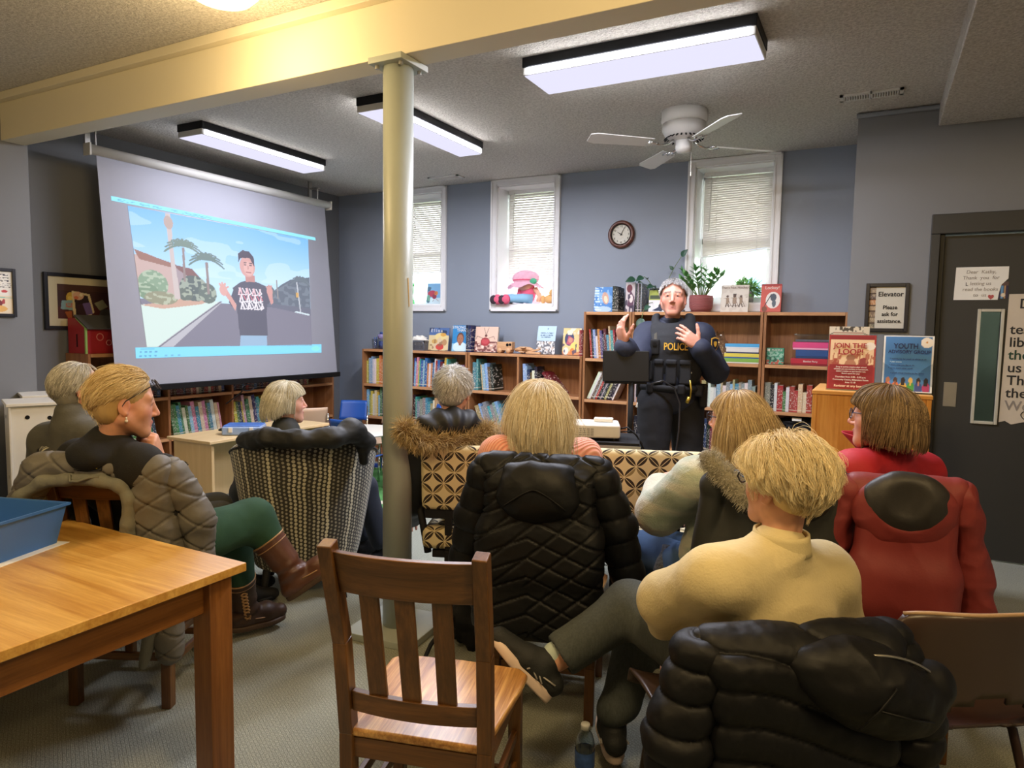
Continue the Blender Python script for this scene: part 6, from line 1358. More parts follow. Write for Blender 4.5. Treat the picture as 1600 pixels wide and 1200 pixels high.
class Head:
    def __init__(s, c, yaw, pitch=0.0, roll=0.0, scale=1.0):
        """yaw: radians to the right of +y; pitch up positive"""
        f = np.array([math.sin(yaw)*math.cos(pitch), math.cos(yaw)*math.cos(pitch), math.sin(pitch)]); r = unit(np.cross(f, [0, 0, 1.0])); u = np.cross(r, f)
        r, u = r*math.cos(roll)+u*math.sin(roll), u*math.cos(roll)-r*math.sin(roll); s.R = np.stack([r, f, u], 1); s.c = np.asarray(c, float); s.s = scale
    def T(s, *p): return s.c+s.R @ (np.array(p, float)*s.s)
    def D(s, *p): return s.R @ np.array(p, float)
    def loc(s, P): return (P-s.c) @ s.R/s.s
    def prims(s, male=False):
        T, k, R = s.T, s.s, s.R; e = lambda c, r, kk=.02, op='+': el(T(*c), np.array(r)*k, R, kk*k, op); q = lambda a, b, ra, rb, kk=.012: rc(T(*a), T(*b), ra*k, rb*k, kk*k)
        j = 1.08 if male else 1.0
        L = [e((0, -.012, .035), (.074, .093, .084)), e((0, .022, -.020), (.061, .064, .085), .03), q((-.050*j, .0, -.052), (-.014, .062, -.098), .022, .017, .025), q((.050*j, .0, -.052), (.014, .062, -.098), .022, .017, .025), q((-.012*j, .068, -.100), (.012*j, .068, -.100), .017, .017, .02)]
        L += [q((-.046, .066, .027), (.046, .066, .027), .012, .012, .02), e((-.040, .053, -.026), (.024, .020, .025), .03), e((.040, .053, -.026), (.024, .020, .025), .03), e((0, .054, -.066), (.036, .028, .032), .03)]
        L += [e((-.031, .094, .006), (.017, .013, .011), .010, '-'), e((.031, .094, .006), (.017, .013, .011), .010, '-')]
        for x in (-.031, .031): L += [q((x-.014, .073, .006), (x, .0835, .0125), .0052, .0042, .004), q((x, .0835, .0125), (x+.014, .073, .006), .0052, .0042, .004), q((x-.013, .074, .003), (x+.013, .074, .003), .0036, .0036, .004)]
        L += [q((0, .082, .018), (0, .106, -.028), .0075, .0105, .014), e((-.011, .094, -.034), (.008, .010, .007), .006), e((.011, .094, -.034), (.008, .010, .007), .006)]
        L += [q((-.021, .077, -.063), (0, .0885, -.0605), .0052, .0062, .006), q((0, .0885, -.0605), (.021, .077, -.063), .0062, .0052, .006), q((-.018, .077, -.071), (.018, .077, -.071), .0065, .0065, .006), q((-.012, .083, -.073), (.012, .083, -.073), .0065, .0065, .006)]
        for x in (-1, 1):
            L += [e((x*.076, -.012, -.008), (.0095, .020, .032), .006), e((x*.086, -.006, -.006), (.006, .011, .020), .006, '-'), q((x*.078, -.004, -.034), (x*.076, -.008, -.036), .008, .007, .006)]
        return L
    def color(s, base, P, lips='#b5655c', brow=None, extra=None):
        q = s.loc(P); c = np.tile(hexa(base), (len(P), 1)); n = fbm(P, 60, 2)[:, None]; c = c*(1+.10*n)
        def mixin(m, col, al): 
            nonlocal c; c = c*(1-(m*al)[:, None])+hexa(col)*(m*al)[:, None]
        near = (np.linalg.norm(q, axis=1) < .2).astype(float); g = lambda x, y, z, rx, ry, rz: near*np.exp(-(((q[:, 0]-x)/rx)**2+((q[:, 1]-y)/ry)**2+((q[:, 2]-z)/rz)**2))
        mixin(np.clip(g(-.042, .07, -.025, .025, .04, .022)+g(.042, .07, -.025, .025, .04, .022)+g(0, .11, -.03, .014, .03, .014), 0, 1), '#c97464', .45); mixin(np.clip(g(-.08, 0, -.01, .02, .03, .03)+g(.08, 0, -.01, .02, .03, .03), 0, 1), '#c66f5e', .4)
        mixin(near*((np.abs(q[:, 0]) < .024) & (q[:, 1] > .072) & (q[:, 2] < -.055) & (q[:, 2] > -.080)), lips, .7)
        mixin(np.clip(g(-.031, .08, .004, .018, .02, .012)+g(.031, .08, .004, .018, .02, .012), 0, 1), '#8f5f50', .35)
        if brow: mixin(near*((np.abs(np.abs(q[:, 0])-.032) < .020) & (np.abs(q[:, 2]-.030+.12*(np.abs(q[:, 0])-.032)) < .0045) & (q[:, 1] > .05)), brow, .75)
        if extra: c = extra(q, c, mixin, near)
        return c
    def eyes(s, parent, iris='#4e6a80'):
        ew = attr_mat('eye', .15)
        for x in (-.031, .031):
            c = s.T(x, .0705, .0065)
            def col(P):
                q = s.loc(P); d = np.hypot(q[:, 0]-x, q[:, 2]-.0065); o = np.tile(hexa('#c4bbb3'), (len(P), 1)); fr = q[:, 1] > .0705; o[fr & (d < .0068)] = hexa(iris); o[fr & (d < .0028)] = hexa('#0c0a0a'); return o
            b = MB().grid(lambda u, v: tuple(c-parent_loc(parent)+s.R @ (s.s*.0125*np.array([math.cos(2*PI*u)*math.cos(PI*(v-.5)), math.sin(2*PI*u)*math.cos(PI*(v-.5)), math.sin(PI*(v-.5))]))), 28, 20, cu=True)
            o = obj('eyeball', b, ew, parent, smooth=True); P = np.array(b.v)+parent_loc(parent); k = col(P); a = o.data.color_attributes.new('Col', 'FLOAT_COLOR', 'POINT'); a.data.foreach_set('color', np.concatenate([srgb2lin(k), np.ones((len(k), 1))], 1).astype(np.float32).ravel())
    def glasses(s, parent, col='#1b1a1c', up=0.0, y=.098, w=.026, lens=True, tilt=0.0):
        org = parent_loc(parent); b = MB(); ct, st = math.cos(tilt), math.sin(tilt)
        def G(x, yy, z): yy, z = (yy*ct-z*st, yy*st+z*ct); return s.T(x, yy, z+up)-org
        lens_b = MB()
        for x in (-.034, .034):
            ring = [G(x+w*math.cos(a)*(1-.12*(math.sin(a) < -.2)), y-.06*abs(x+w*math.cos(a))**1.3, .006+.019*math.sin(a)) for a in np.linspace(0, 2*PI, 28, endpoint=False)]; b.tube(ring, .0019, 6, closed=True); lens_b.add(ring, [tuple(range(28))])
        b.tube([G(-.010, y, .010), G(0, y+.003, .013), G(.010, y, .010)], .0018, 6)
        for x in (-1, 1): b.tube([G(x*.059, y-.008, .012), G(x*.076, y-.03, .014), G(x*.082, .0, .014), G(x*.082, -.018, .006), G(x*.079, -.034, -.014)], .0021, 6)
        o = obj('glasses', b, pm('spectacle_frame', col, .3, .2, var=0), parent, smooth=True)
        if lens: obj('lens', lens_b, glass_mat('spectacle_lens', '#e8ecf0', .12), o)
        return o
    def hair_paths(s, n, length, zline, comb, layer=(.004, .02), grav=.5, m=16, caps=(), seed=1, rough=.25, rx=(.079, .098, .090), lift=.35, clump=0.0, flare=0.0, ymax=None, curl=0.0):
        """roots on the scalp; zline(az) lowest height of the hairline (az 0 front .. pi back); comb(q) flow; caps keep strands off neck and shoulders"""
        r_ = np.random.RandomState(seed); d = r_.normal(size=(n*4, 3)); d /= np.linalg.norm(d, axis=1, keepdims=True); az = np.abs(np.arctan2(d[:, 0], d[:, 1])); d = d[d[:, 2] > zline(az)][:n]; n = len(d)
        E = np.array(rx); C0 = np.array([0, -.010, .034]); lay = r_.uniform(layer[0], layer[1], n)[:, None]; p = C0+d*(E-.004); out = [p.copy()]
        Lr = (length(d) if callable(length) else np.full(n, length))*r_.uniform(.82, 1.05, n); st = (Lr/(m-1))[:, None]; up = s.R.T @ np.array([0, 0, -1.0]); nz = r_.normal(size=(n, 3))*rough; cur = unit_rows(d*lift+comb(C0+d*E, d, r_))
        for i in range(m-1):
            nrm = unit_rows((p-C0)/E**2); q = i/(m-1); c = comb(p, d, r_); c = c-nrm*np.sum(c*nrm, 1, keepdims=True)*.7
            low = np.clip((-.02-p[:, 2:3])/.05, 0, 1); cur = unit_rows(cur*.55+(c*(1-low)+nz*.35)*.45+up*grav*(.25+.9*low)+nrm*(flare*low-curl*q*q)); p = p+cur*st
            w = (p-C0)/(E+lay*min(1, .25+2*q)); L = np.linalg.norm(w, axis=1, keepdims=True); ins = (L < 1); p = np.where(ins, C0+(p-C0)/np.maximum(L, 1e-3), p)
            for (a, b, ra) in caps:
                a_, b_ = s.loc(np.asarray(a)), s.loc(np.asarray(b)); ba = b_-a_; t = np.clip(((p-a_) @ ba)/(ba @ ba), 0, 1)[:, None]; v = p-a_-t*ba; dd = np.linalg.norm(v, axis=1, keepdims=True); rr = ra/s.s+lay; p = np.where(dd < rr, a_+t*ba+v/np.maximum(dd, 1e-4)*rr, p)
            if ymax is not None: zz = np.clip((.045-p[:, 2])/.03, 0, 1); p[:, 1] = p[:, 1]-zz*np.maximum(0, p[:, 1]-ymax-.012*(lay[:, 0]/layer[1]))
            out.append(p.copy())
        out = np.stack(out, 1)
        if clump: 
            k = max(1, n//14); idx = r_.randint(0, n, k); key = out[idx]; mid = out[:, m//2]; best = np.zeros(n, int); bd = np.full(n, 9.)
            for j in range(k): dd = np.linalg.norm(mid-key[j, m//2], axis=1); u = dd < bd; best[u] = j; bd[u] = dd[u]
            wgt = (clump*np.linspace(0, 1, m)**1.5)[None, :, None]*np.exp(-(bd/.05)**2)[:, None, None]; out = out*(1-wgt)+(key[best])*wgt
        return s.c+(out*s.s) @ s.R.T
def unit_rows(v): return v/(np.linalg.norm(v, axis=1, keepdims=True)+1e-9)
def hand(w, d, n, t, curl=(.5, .55, .6, .7), spread=.12, thumb=(.75, .45), s=1.0):
    """palm and five fingers; w wrist, d along the palm, n out of the palm side, t towards the thumb"""
    d = unit(d); n = unit(np.asarray(n)-d*np.dot(n, d)); t = unit(np.asarray(t)-d*np.dot(t, d)-n*np.dot(t, n)); w = np.asarray(w, float); L = []
    for i, (off, ln) in enumerate(((.028, .088), (.009, .091), (-.010, .087), (-.028, .079))):
        kx = w+d*ln*s+t*off*s; L.append(rc(w+d*.012*s+t*off*.55*s, kx, .0135*s, .0108*s, .012))
        a = curl[i] if i < len(curl) else curl[-1]; ang = .0; p = kx; sp_ = (1.5-i)*spread
        for ph, (len_, r0, r1) in enumerate(((.043, .0100, .0090), (.027, .0090, .0083), (.021, .0083, .0070))):
            ang += a*(1.0, 1.15, .75)[ph]; q_ = len_*(.92, 1.0, .97, .80)[i]*s; dr = unit(d*math.cos(ang)+n*math.sin(ang)+t*sp_*(1 if ph == 0 else .6)*.8); p2 = p+dr*q_; L.append(rc(p, p2, r0*s, r1*s, .0045)); p = p2
    L.append(el(w+d*.05*s-n*.0*s, np.array([.040, .046, .0145])*s, np.stack([t, d, n], 1), .012))
    b = w+d*.022*s+t*.022*s+n*.004*s; dr = unit(d*.75+t*thumb[0]+n*thumb[1]); p = b
    for len_, r0, r1, bend in ((.042, .0150, .0112, 0), (.030, .0110, .0098, .25), (.025, .0098, .0078, .2)):
        dr = unit(dr+d*bend*.8+n*bend*.3); p2 = p+dr*len_*s; L.append(rc(p, p2, r0*s, r1*s, .007)); p = p2
    return L
def limbs(J, o=0.0, torso=True, arms=True, legs=False, k=.035, bulk=1.0, neck=False, r_arm=(.050, .043, .036), r_leg=(.088, .064, .044), wr=0.0, an=0.0, belly=0.0, wide=1.0):
    """body shape from the joints, grown by o"""
    L = []; Rv = unit(J['rsh']-J['lsh']); Hv = unit(J['rhip']-J['lhip'])
    if torso:
        f = unit(np.cross([0, 0, 1.0], Rv)*1.0); ch = J['ch']; 
        for x in (-.058, .058): L.append(rc(J['pel']+Hv*x*1.1*wide, J['sp']+Rv*x*wide, (.098*bulk)+o, (.088*bulk)+o, k)); L.append(rc(J['sp']+Rv*x*wide, ch+Rv*x*1.05*wide, .088*bulk+o, .092*bulk+o, k))
        L.append(rc(J['pel'], J['sp'], .105*bulk+o, .098*bulk+o, k)); L.append(rc(J['sp'], ch, .098*bulk+o, .10*bulk+o, k)); L.append(rc(J['lsh'], J['rsh'], .055*bulk+o, .055*bulk+o, k)); L.append(rc(ch, J['nb']-np.array([0, 0, .03]), .085*bulk+o, .06+o, k))
        for sd in ('lsh', 'rsh'): L.append(rc(J['nb']+np.array([0, 0, -.005]), J[sd]+np.array([0, 0, .005]), .046+o, .045+o, k))
        if belly: L.append(sp(J['sp']*.55+J['pel']*.45+f*belly, .10+o, .05))
    if arms:
        for s in 'lr': L += [rc(J[s+'sh'], J[s+'el'], r_arm[0]+o, r_arm[1]+o, k), rc(J[s+'el'], J[s+'wr']+unit(J[s+'el']-J[s+'wr'])*wr, r_arm[1]+o, r_arm[2]+o, k)]
    if legs:
        for s in 'lr': L += [rc(J['pel'], J[s+'hip'], .10+o, .095+o, k), rc(J[s+'hip'], J[s+'kn'], r_leg[0]+o, r_leg[1]+o, k), rc(J[s+'kn'], J[s+'an']+unit(J[s+'kn']-J[s+'an'])*an, r_leg[1]+o, r_leg[2]+o, k)]
    if neck: L.append(rc(J['nb']-np.array([0, 0, .02]), J['hd']+J['H'].D(0, -.022, -.05), .052, .050, .03))
    return L
def wrinkle(a=.005, sc=9, st=(1, 1, 1.6), seed=0.0, fine=.0):
    def f(P, N): 
        Q = P*np.array(st)+seed; n = fbm(Q, sc, 3); r = 1-2*np.abs(fbm(Q+3.1, sc*.8, 2))*2.2; return a*(n*1.2+.5*np.clip(r, -1, 1))+(fine*fbm(P, 70, 2) if fine else 0)
    return f
def cloth(name, c, rough=.85, bs=240, b=.25, var=.06, **kw): return pm(name, c, rough, 0, var, 6, b, bs, .002, **kw)
def skinmat(): return attr_mat('skin', .5, 0, .08, 260, Subsurface_Weight=.08, Subsurface_Radius=(.02, .008, .004))
def shoe(parent, name, an, toe, up, mat, solemat, L=.255, w=.047, h=.055, sole=.022, vox=.0045, collar=.0, extra=None):
    """shoe around ankle point an; toe direction and up (away from the sole)"""
    t = unit(toe); u = unit(np.asarray(up)-t*np.dot(up, t)); s = np.cross(t, u); base = an-u*.075; hl = base-t*.055; R = np.stack([s, t, u], 1); tip = hl+t*(L-w)
    pr = [rc(hl+u*(sole+.030), hl+t*L*.42+u*(sole+.030), .038, .042, .02), rc(hl+t*L*.42+u*(sole+.024), tip+u*(sole+.012), .044, .034, .02), rc(an+t*.01-u*.02, an+t*.0+u*(.02+collar), .042, .044+collar*.12, .02), rc(hl+t*L*.35+u*(sole+.045), an+t*.02, .036, .038, .02), pl(base+u*sole*.8, -u, .006)]
    o = flesh(name, pr, vox, mat, parent, wrinkle(.0022, 22))
    org = parent_loc(parent); b = MB(); m = 30; out = []
    for i in range(m):
        a = 2*PI*i/m; y = (L/2)*math.sin(a); ww = w*(1.0+.10*math.sin(a))*(1-.18*math.exp(-((y+.01)/.05)**2)); out.append((ww*math.copysign(abs(math.cos(a))**.75, math.cos(a)), y+L/2-w*.55))
    rings = []
    for z, g in ((0, .93), (.006, 1.0), (sole, 1.0), (sole+.006, .95)): rings += [tuple(hl+s*x*g+t*(y*g+.0)+u*(z+.006*max(0, (y-L*.55)/L)*4)-org) for x, y in out]
    fs = [tuple(range(m))]+[(r*m+i, r*m+(i+1) % m, (r+1)*m+(i+1) % m, (r+1)*m+i) for r in range(3) for i in range(m)]+[tuple(3*m+i for i in reversed(range(m)))]
    obj('sole', b.add(rings, fs), solemat, o, smooth=True, bevel=0); return o
def fur(name, centers, N_, mat, parent, L=(.03, .055), n=2600, dirf=None, seed=2, r0=.0009, spread=.035, droop=.4):
    """hairs growing all round a path of points"""
    r_ = np.random.RandomState(seed); C = np.asarray(centers, float); m = 8; k = r_.uniform(0, len(C)-1.001, n); i = k.astype(int); f = (k-i)[:, None]; c = C[i]*(1-f)+C[i+1]*f; tg = unit_rows(C[i+1]-C[i]); v = r_.normal(size=(n, 3)); v = unit_rows(v-tg*np.sum(v*tg, 1, keepdims=True)); p = c+v*r_.uniform(.2, 1, (n, 1))*spread; d = unit_rows(v+r_.normal(size=(n, 3))*.45+(np.asarray(dirf) if dirf is not None else 0)); ln = r_.uniform(L[0], L[1], (n, 1)); pts = []
    for j in range(m): pts.append(p.copy()); d = unit_rows(d+np.array([0, 0, -droop/m])+r_.normal(size=(n, 3))*.05); p = p+d*ln/(m-1)
    return strands(name, np.stack(pts, 1), mat, parent, r0, r0*.3)
# ================================================================ the people
SK = skinmat()
def person(label, loc):
    return thing('person', label, 'person', tuple(loc), 0)
def zl(front=.62, side=-.15, back=-.62):
    return lambda az: np.where(az < PI/2, front+(side-front)*(1-np.cos(az))**1.0, side+(back-side)*np.clip((az-PI/2)/(PI/2), 0, 1)**.8)
def comb_down(part=0.0, back=.35, fwd=0.0):
    def f(q, d, r):
        o = np.stack([np.sign(d[:, 0]-part)*.55+(d[:, 0]-part)*.8, d[:, 1]*.6-back+fwd*(d[:, 1] > .2), -.45-0*d[:, 2]], 1); return unit_rows(o)
    return f
def comb_radial(c=(0, -.25, .97), back=0.0, jit=.08, side=0.0):
    c = np.array(c)/np.linalg.norm(c)
    def f(q, d, r): t = d*(d @ c)[:, None]-c; return unit_rows(unit_rows(t)+np.array([0, -back, 0])+np.stack([np.sign(d[:, 0])*side, 0*d[:, 0], 0*d[:, 0]], 1)+r.normal(size=d.shape)*jit)
    return f
def comb_crown(cx=0.0, cy=-.5, cz=.85, swirl=.25, jit=.25):
    def f(q, d, r):
        v = d-np.array([cx, cy, cz])/np.linalg.norm([cx, cy, cz]); s = np.cross(d, np.array([0, -.3, 1.0])); return unit_rows(unit_rows(v)+s*swirl+r.normal(size=d.shape)*jit)
    return f
def skin_body(root, J, base, parts, lips='#b5655c', brow=None, extra=None, vox=.0045, male=False):
    H = J['H']; return flesh('body', parts+H.prims(male), vox, SK, root, None, lambda P: H.color(base, P, lips, brow, extra))
def joints(**k):
    J = {a: (at(*b) if isinstance(b, tuple) and abs(b[0]) > 20 else np.asarray(b, float) if not isinstance(b, Head) else b) for a, b in k.items()}
    J['sp'] = J.get('sp', J['pel']*.55+J['nb']*.45+0); J['ch'] = J.get('ch', (J['lsh']+J['rsh'])/2*.55+J['sp']*.30+J['nb']*.15-np.array([0, 0, .045])); J['hd'] = J['H'].c; return J
hairs = {}
def HM(k, a, b): 
    if k not in hairs: hairs[k] = (hair_material('hair_'+k, a, b), pm('hair_under_'+k, a, .6, var=.1))
    return hairs[k]
def hair_cap(root, H, mat, pr, vox=.005):
    def disp(P, N):
        q = H.loc(P); a = np.arctan2(q[:, 0], q[:, 1]+.02); return .003*fbm(np.stack([a*5, q[:, 2]*3, q[:, 1]*4], 1), 3.2, 3)*2-.0015
    return flesh('hair', [el(H.T(*c), np.array(r)*H.s, H.R if R is None else R, k) if op is None else op for c, r, R, k, op in pr], vox, mat, root, disp)
def cap_prims(H, gap=.0, face=True, low=-.06, back=-.07):
    """skull cap of hair, cut away in front of the face"""
    L = [((0, -.016, .036), (.079, .098, .089), None, .01, None), ((0, -.045, -.01), (.072, .062, .075), None, .02, None)]
    L.append((None, None, None, None, el(H.T(0, .085, -.055), np.array([.085, .075, .115])*H.s, H.R, .012, '-'))); L.append((None, None, None, None, pl(H.T(0, -.06, back), H.D(0, .35, -1), .01)))
    for x in (-1, 1): L.append((None, None, None, None, el(H.T(x*.085, .012, -.035), np.array([.03, .040, .045])*H.s, H.R, .01, '-')))
    return L
# ---------- woman in the yellow sweater (nearest)
def near_woman():
    H = Head(at(1222, 757, 1.90), math.radians(-60), math.radians(2), 0, 1.03)
    J = joints(H=H, nb=at(1212, 862, 1.885), lsh=(1118, 908, 1.80), rsh=(1283, 900, 1.98), lel=(1043, 938, 2.00), rel=(1320, 1010, 2.12), lwr=(1052, 1000, 2.17), rwr=(1200, 1010, 2.28), pel=at(1180, 1075, 2.02), lhip=(1120, 1040, 1.98), rhip=(1225, 1050, 2.08), lkn=(985, 950, 2.27), lan=(850, 1042, 2.20), rkn=(1000, 992, 2.42), ran=(958, 1140, 2.33))
    root = person('woman with blonde hair in a pale yellow sweater, legs crossed, nearest the camera', (J['pel'][0], J['pel'][1], 0)); up = np.array([0, 0, 1.0])
    ltoe = unit(at(795, 1005, 2.22)-at(872, 1085, 2.20)); lup = unit(J['lkn']-J['lan']); 
    body = limbs(J, -.014, neck=True)+limbs(J, -.012, torso=False, arms=False, legs=True)+hand(J['lwr'], J['lwr']-J['lel'], -up, unit(J['rsh']-J['lsh']))+hand(J['rwr'], J['rwr']-J['rel'], -up, unit(J['lsh']-J['rsh']))
    for s, tv, uv in (('l', ltoe, lup), ('r', np.array([-.45, .85, 0]), up)): body += [rc(J[s+'kn']*.2+J[s+'an']*.8, J[s+'an'], .040, .033, .02), rc(J[s+'an']-uv*.042, J[s+'an']-uv*.045+unit(tv)*.09, .026, .022, .02)]
    skin_body(root, J, '#d8a184', body)
    f = wrinkle(.010, 6, (1, 1, 1.5), 0, .0012)
    sw = limbs(J, .020, r_arm=(.064, .058, .042), wr=.03, bulk=1.16, wide=1.25)+[rc(J['rsh'], J['rhip']+unit(J['rsh']-J['lsh'])*.03, .075, .10, .05), rc(J['lsh']*.8+J['rsh']*.2, J['lhip'], .08, .10, .05)]+[rc(J['nb']-up*.03, J['nb']+up*.012+H.D(0, -.012, 0), .072, .066, .02), rc(J['lel'], J['lel']*.5+J['lwr']*.5, .062, .05, .03), rc(J['pel']+up*.02-unit(J['rhip']-J['lhip'])*.10, J['pel']+up*.02+unit(J['rhip']-J['lhip'])*.10, .135, .135, .04)]
    o = flesh('sweater', sw, .006, cloth('yellow_knit', '#d2c294', .95, 150, .6, .10, Sheen_Weight=.15), root, f)
    cn = J['nb']*.75+H.c*.25; obj('collar_rib', MB().grid(lambda u, v: tuple(cn+up*(-.040+.055*v)+H.R[:, 0]*(.076-.008*v)*math.cos(2*PI*u)+H.R[:, 1]*((.078-.008*v)*math.sin(2*PI*u)-.012)-parent_loc(root)), 36, 5, cu=True), cloth('yellow_rib', '#d0c091', .9, 300, .5, .05), o, smooth=True, solid=.008)
    tr = limbs(J, .008, torso=False, arms=False, legs=True, r_leg=(.092, .076, .056), an=.09)
    cf = J['lan']+lup*.085; tr += [rc(J['lkn']*.45+J['lan']*.55, cf, .064, .070, .02), sp(cf-lup*.075, .082, .006, '-'), rc(J['rkn']*.3+J['ran']*.7, J['ran']+up*.07, .056, .056, .02)]
    def heather():
        t = NT('heather_grey_knit'); n = t.noise(t.coord(), 260, 3, .7); n2 = t.noise(t.coord(scale=(1, 1, .2)), 150, 2); c = t.mix(t.math('MULTIPLY_ADD', n2, .5, t.math('MULTIPLY', n, .5)), lin4('#24282a'), lin4('#5d6361')); t.bsdf(c, .95, 0, t.bump(n, .3, .002)); return t.mat
    flesh('trousers', tr, .006, heather(), root, wrinkle(.006, 8, (1, 1, 1), 4))
    so = cloth('mint_sock', '#b9c6bd', .9); sm = cloth('black_mesh_upper', '#1d1f20', .7, 420, .5); sol = pm('pale_pink_sole', '#d9c3b6', .6, var=.05)
    for s, tv, uv in (('l', ltoe, lup), ('r', np.array([-.45, .85, .0]), up)):
        a = J[s+'an']; uv = unit(uv-unit(tv)*np.dot(uv, unit(tv))); flesh('sock', [rc(a-uv*.015, a+uv*.052, .038, .041, .02)], .005, so, root)
        sh = shoe(root, 'shoe', a, tv, uv, sm, sol, .27, .048, .055, .026, .004)
        t_ = unit(tv); sd = np.cross(t_, uv); org = parent_loc(root); b = MB(); base = a-uv*.075
        for q in (-1, 1):
            for (p0, p1) in (((-.02, .035), (.055, .075)), ((.0, .034), (.072, .062)), ((.045, .034), (.02, .075)), ((-.055, .06), (.03, .045))):
                pts = [base+t_*(p0[0]+(p1[0]-p0[0])*k)+uv*(p0[1]+(p1[1]-p0[1])*k)+sd*q*(.0475-.012*k-.004*abs(k-.5)) for k in np.linspace(0, 1, 5)]; b.tube([p-org for p in pts], .0028, 5)
        obj('side_stripe', b, pm('silver_stripe', '#b9b3ad', .35, .3), sh, smooth=True)
        b = MB()
        for k in range(5): y = .045+.016*k; z = .096-.010*k; b.tube([base+t_*y+uv*(z-.012)-sd*.026-org, base+t_*y+uv*z-org, base+t_*(y+.006)+uv*(z-.012)+sd*.026-org], .003, 5)
        obj('laces', b, pm('dark_lace', '#2b2d2f', .8), sh, smooth=True)
    m, u = HM('blonde', '#d0b680', '#fff6d6')
    cp = cap_prims(H, low=-.06, back=-.060)+[((0, -.02, .055), (.085, .103, .08), None, .02, None), ((0, -.055, .01), (.076, .058, .065), None, .02, None)]
    cp = [cp[0], cp[1], cp[-2], cp[-1]]+cp[2:-2]
    h = hair_cap(root, H, u, cp)
    P = H.hair_paths(10000, lambda d: .055+.10*np.clip(d[:, 2]+.1, 0, 1), zl(.50, .02, -.60), comb_radial((.35, .45, .82), .15, .38), (.003, .040), .22, 18, (), 3, .55, (.081, .100, .091), .75, .75, 0, .02, .3)
    strands('hair_strands', P, m, h, .0006, .0003)
    H.glasses(root, '#17171a', .0, .100)
near_woman()
# ---------- woman in pink
def pink_woman():
    H = Head(at(843, 646, 2.74), math.radians(-27), math.radians(6), 0, 1.06); up = np.array([0, 0, 1.0])
    J = joints(H=H, nb=(843, 716, 2.72), lsh=(780, 712, 2.70), rsh=(910, 714, 2.84), lel=(748, 828, 2.84), rel=(940, 830, 3.0), lwr=(800, 850, 3.05), rwr=(890, 850, 3.12), pel=(-1.20, 2.55, .54), lhip=(-1.29, 2.53, .53), rhip=(-1.11, 2.59, .53), lkn=(-1.40, 2.93, .50), rkn=(-1.20, 3.0, .50), lan=(-1.42, 2.98, .09), ran=(-1.22, 3.03, .09))
    root = person('woman with long blonde hair in a ribbed pink sweater, seen from behind', (J['pel'][0], J['pel'][1], 0))
    skin_body(root, J, '#dba88e', limbs(J, -.014, neck=True)+limbs(J, -.012, torso=False, arms=False, legs=True)+hand(J['lwr'], J['lwr']-J['lel'], -up, np.array([1, .3, 0]))+hand(J['rwr'], J['rwr']-J['rel'], -up, np.array([-1, .3, 0])))
    def rib():
        t = NT('pink_rib_knit'); sx = t.node('ShaderNodeSeparateXYZ'); t.put(sx.inputs[0], t.coord()); a = t.math('SINE', t.math('MULTIPLY', t.math('ADD', t.math('MULTIPLY', sx.outputs[0], .88), t.math('MULTIPLY', sx.outputs[1], -.47)), 620.0)); c = t.mix(t.math('MULTIPLY_ADD', a, .5, .5), lin4('#e3907c'), lin4('#f3b4a1')); t.bsdf(c, .9, 0, t.bump(a, .5, .003), Sheen_Weight=.2); return t.mat
    flesh('sweater', limbs(J, .014, r_arm=(.060, .052, .040), wr=.03)+[rc(J['nb']-up*.03, J['nb']+up*.012, .068, .062, .02)], .007, rib(), root, wrinkle(.004, 8))
    flesh('trousers', limbs(J, .008, torso=False, arms=False, legs=True, r_leg=(.092, .070, .058), an=.08), .009, cloth('navy_denim', '#27313f', .9), root)
    for s in 'lr': shoe(root, 'shoe', J[s+'an'], np.array([-.3, .95, 0]), up, M['blackmat'], M['black'], vox=.007)
    m, u = HM('honey', '#c8b48c', '#fffaec'); T = H.T
    h = hair_cap(root, H, u, [((0, -.012, .036), (.082, .101, .090), None, .02, None), ((0, -.055, -.06), (.086, .055, .10), None, .04, None), ((-.062, .005, -.055), (.032, .050, .095), None, .03, None), ((.062, .005, -.055), (.032, .050, .095), None, .03, None), (None, None, None, None, el(T(0, .10, -.06), np.array([.06, .085, .12])*H.s, H.R, .012, '-'))])
    caps = [(J['lsh'], J['rsh'], .07), (J['sp'], J['nb'], .085), (J['nb'], T(0, -.02, -.05), .072), (T(0, -.030, -.09), T(0, -.03, .0), .088*H.s)]
    P = H.hair_paths(8500, lambda d: .25+.03*d[:, 2], zl(.55, -.1, -.55), comb_radial((.05, -.05, 1), .15, .16), (.003, .034), .70, 22, caps, 5, .30, (.082, .101, .092), .40, .75, .04, .03, .2)
    strands('hair_strands', P, m, h, .0008, .0004)
pink_woman()
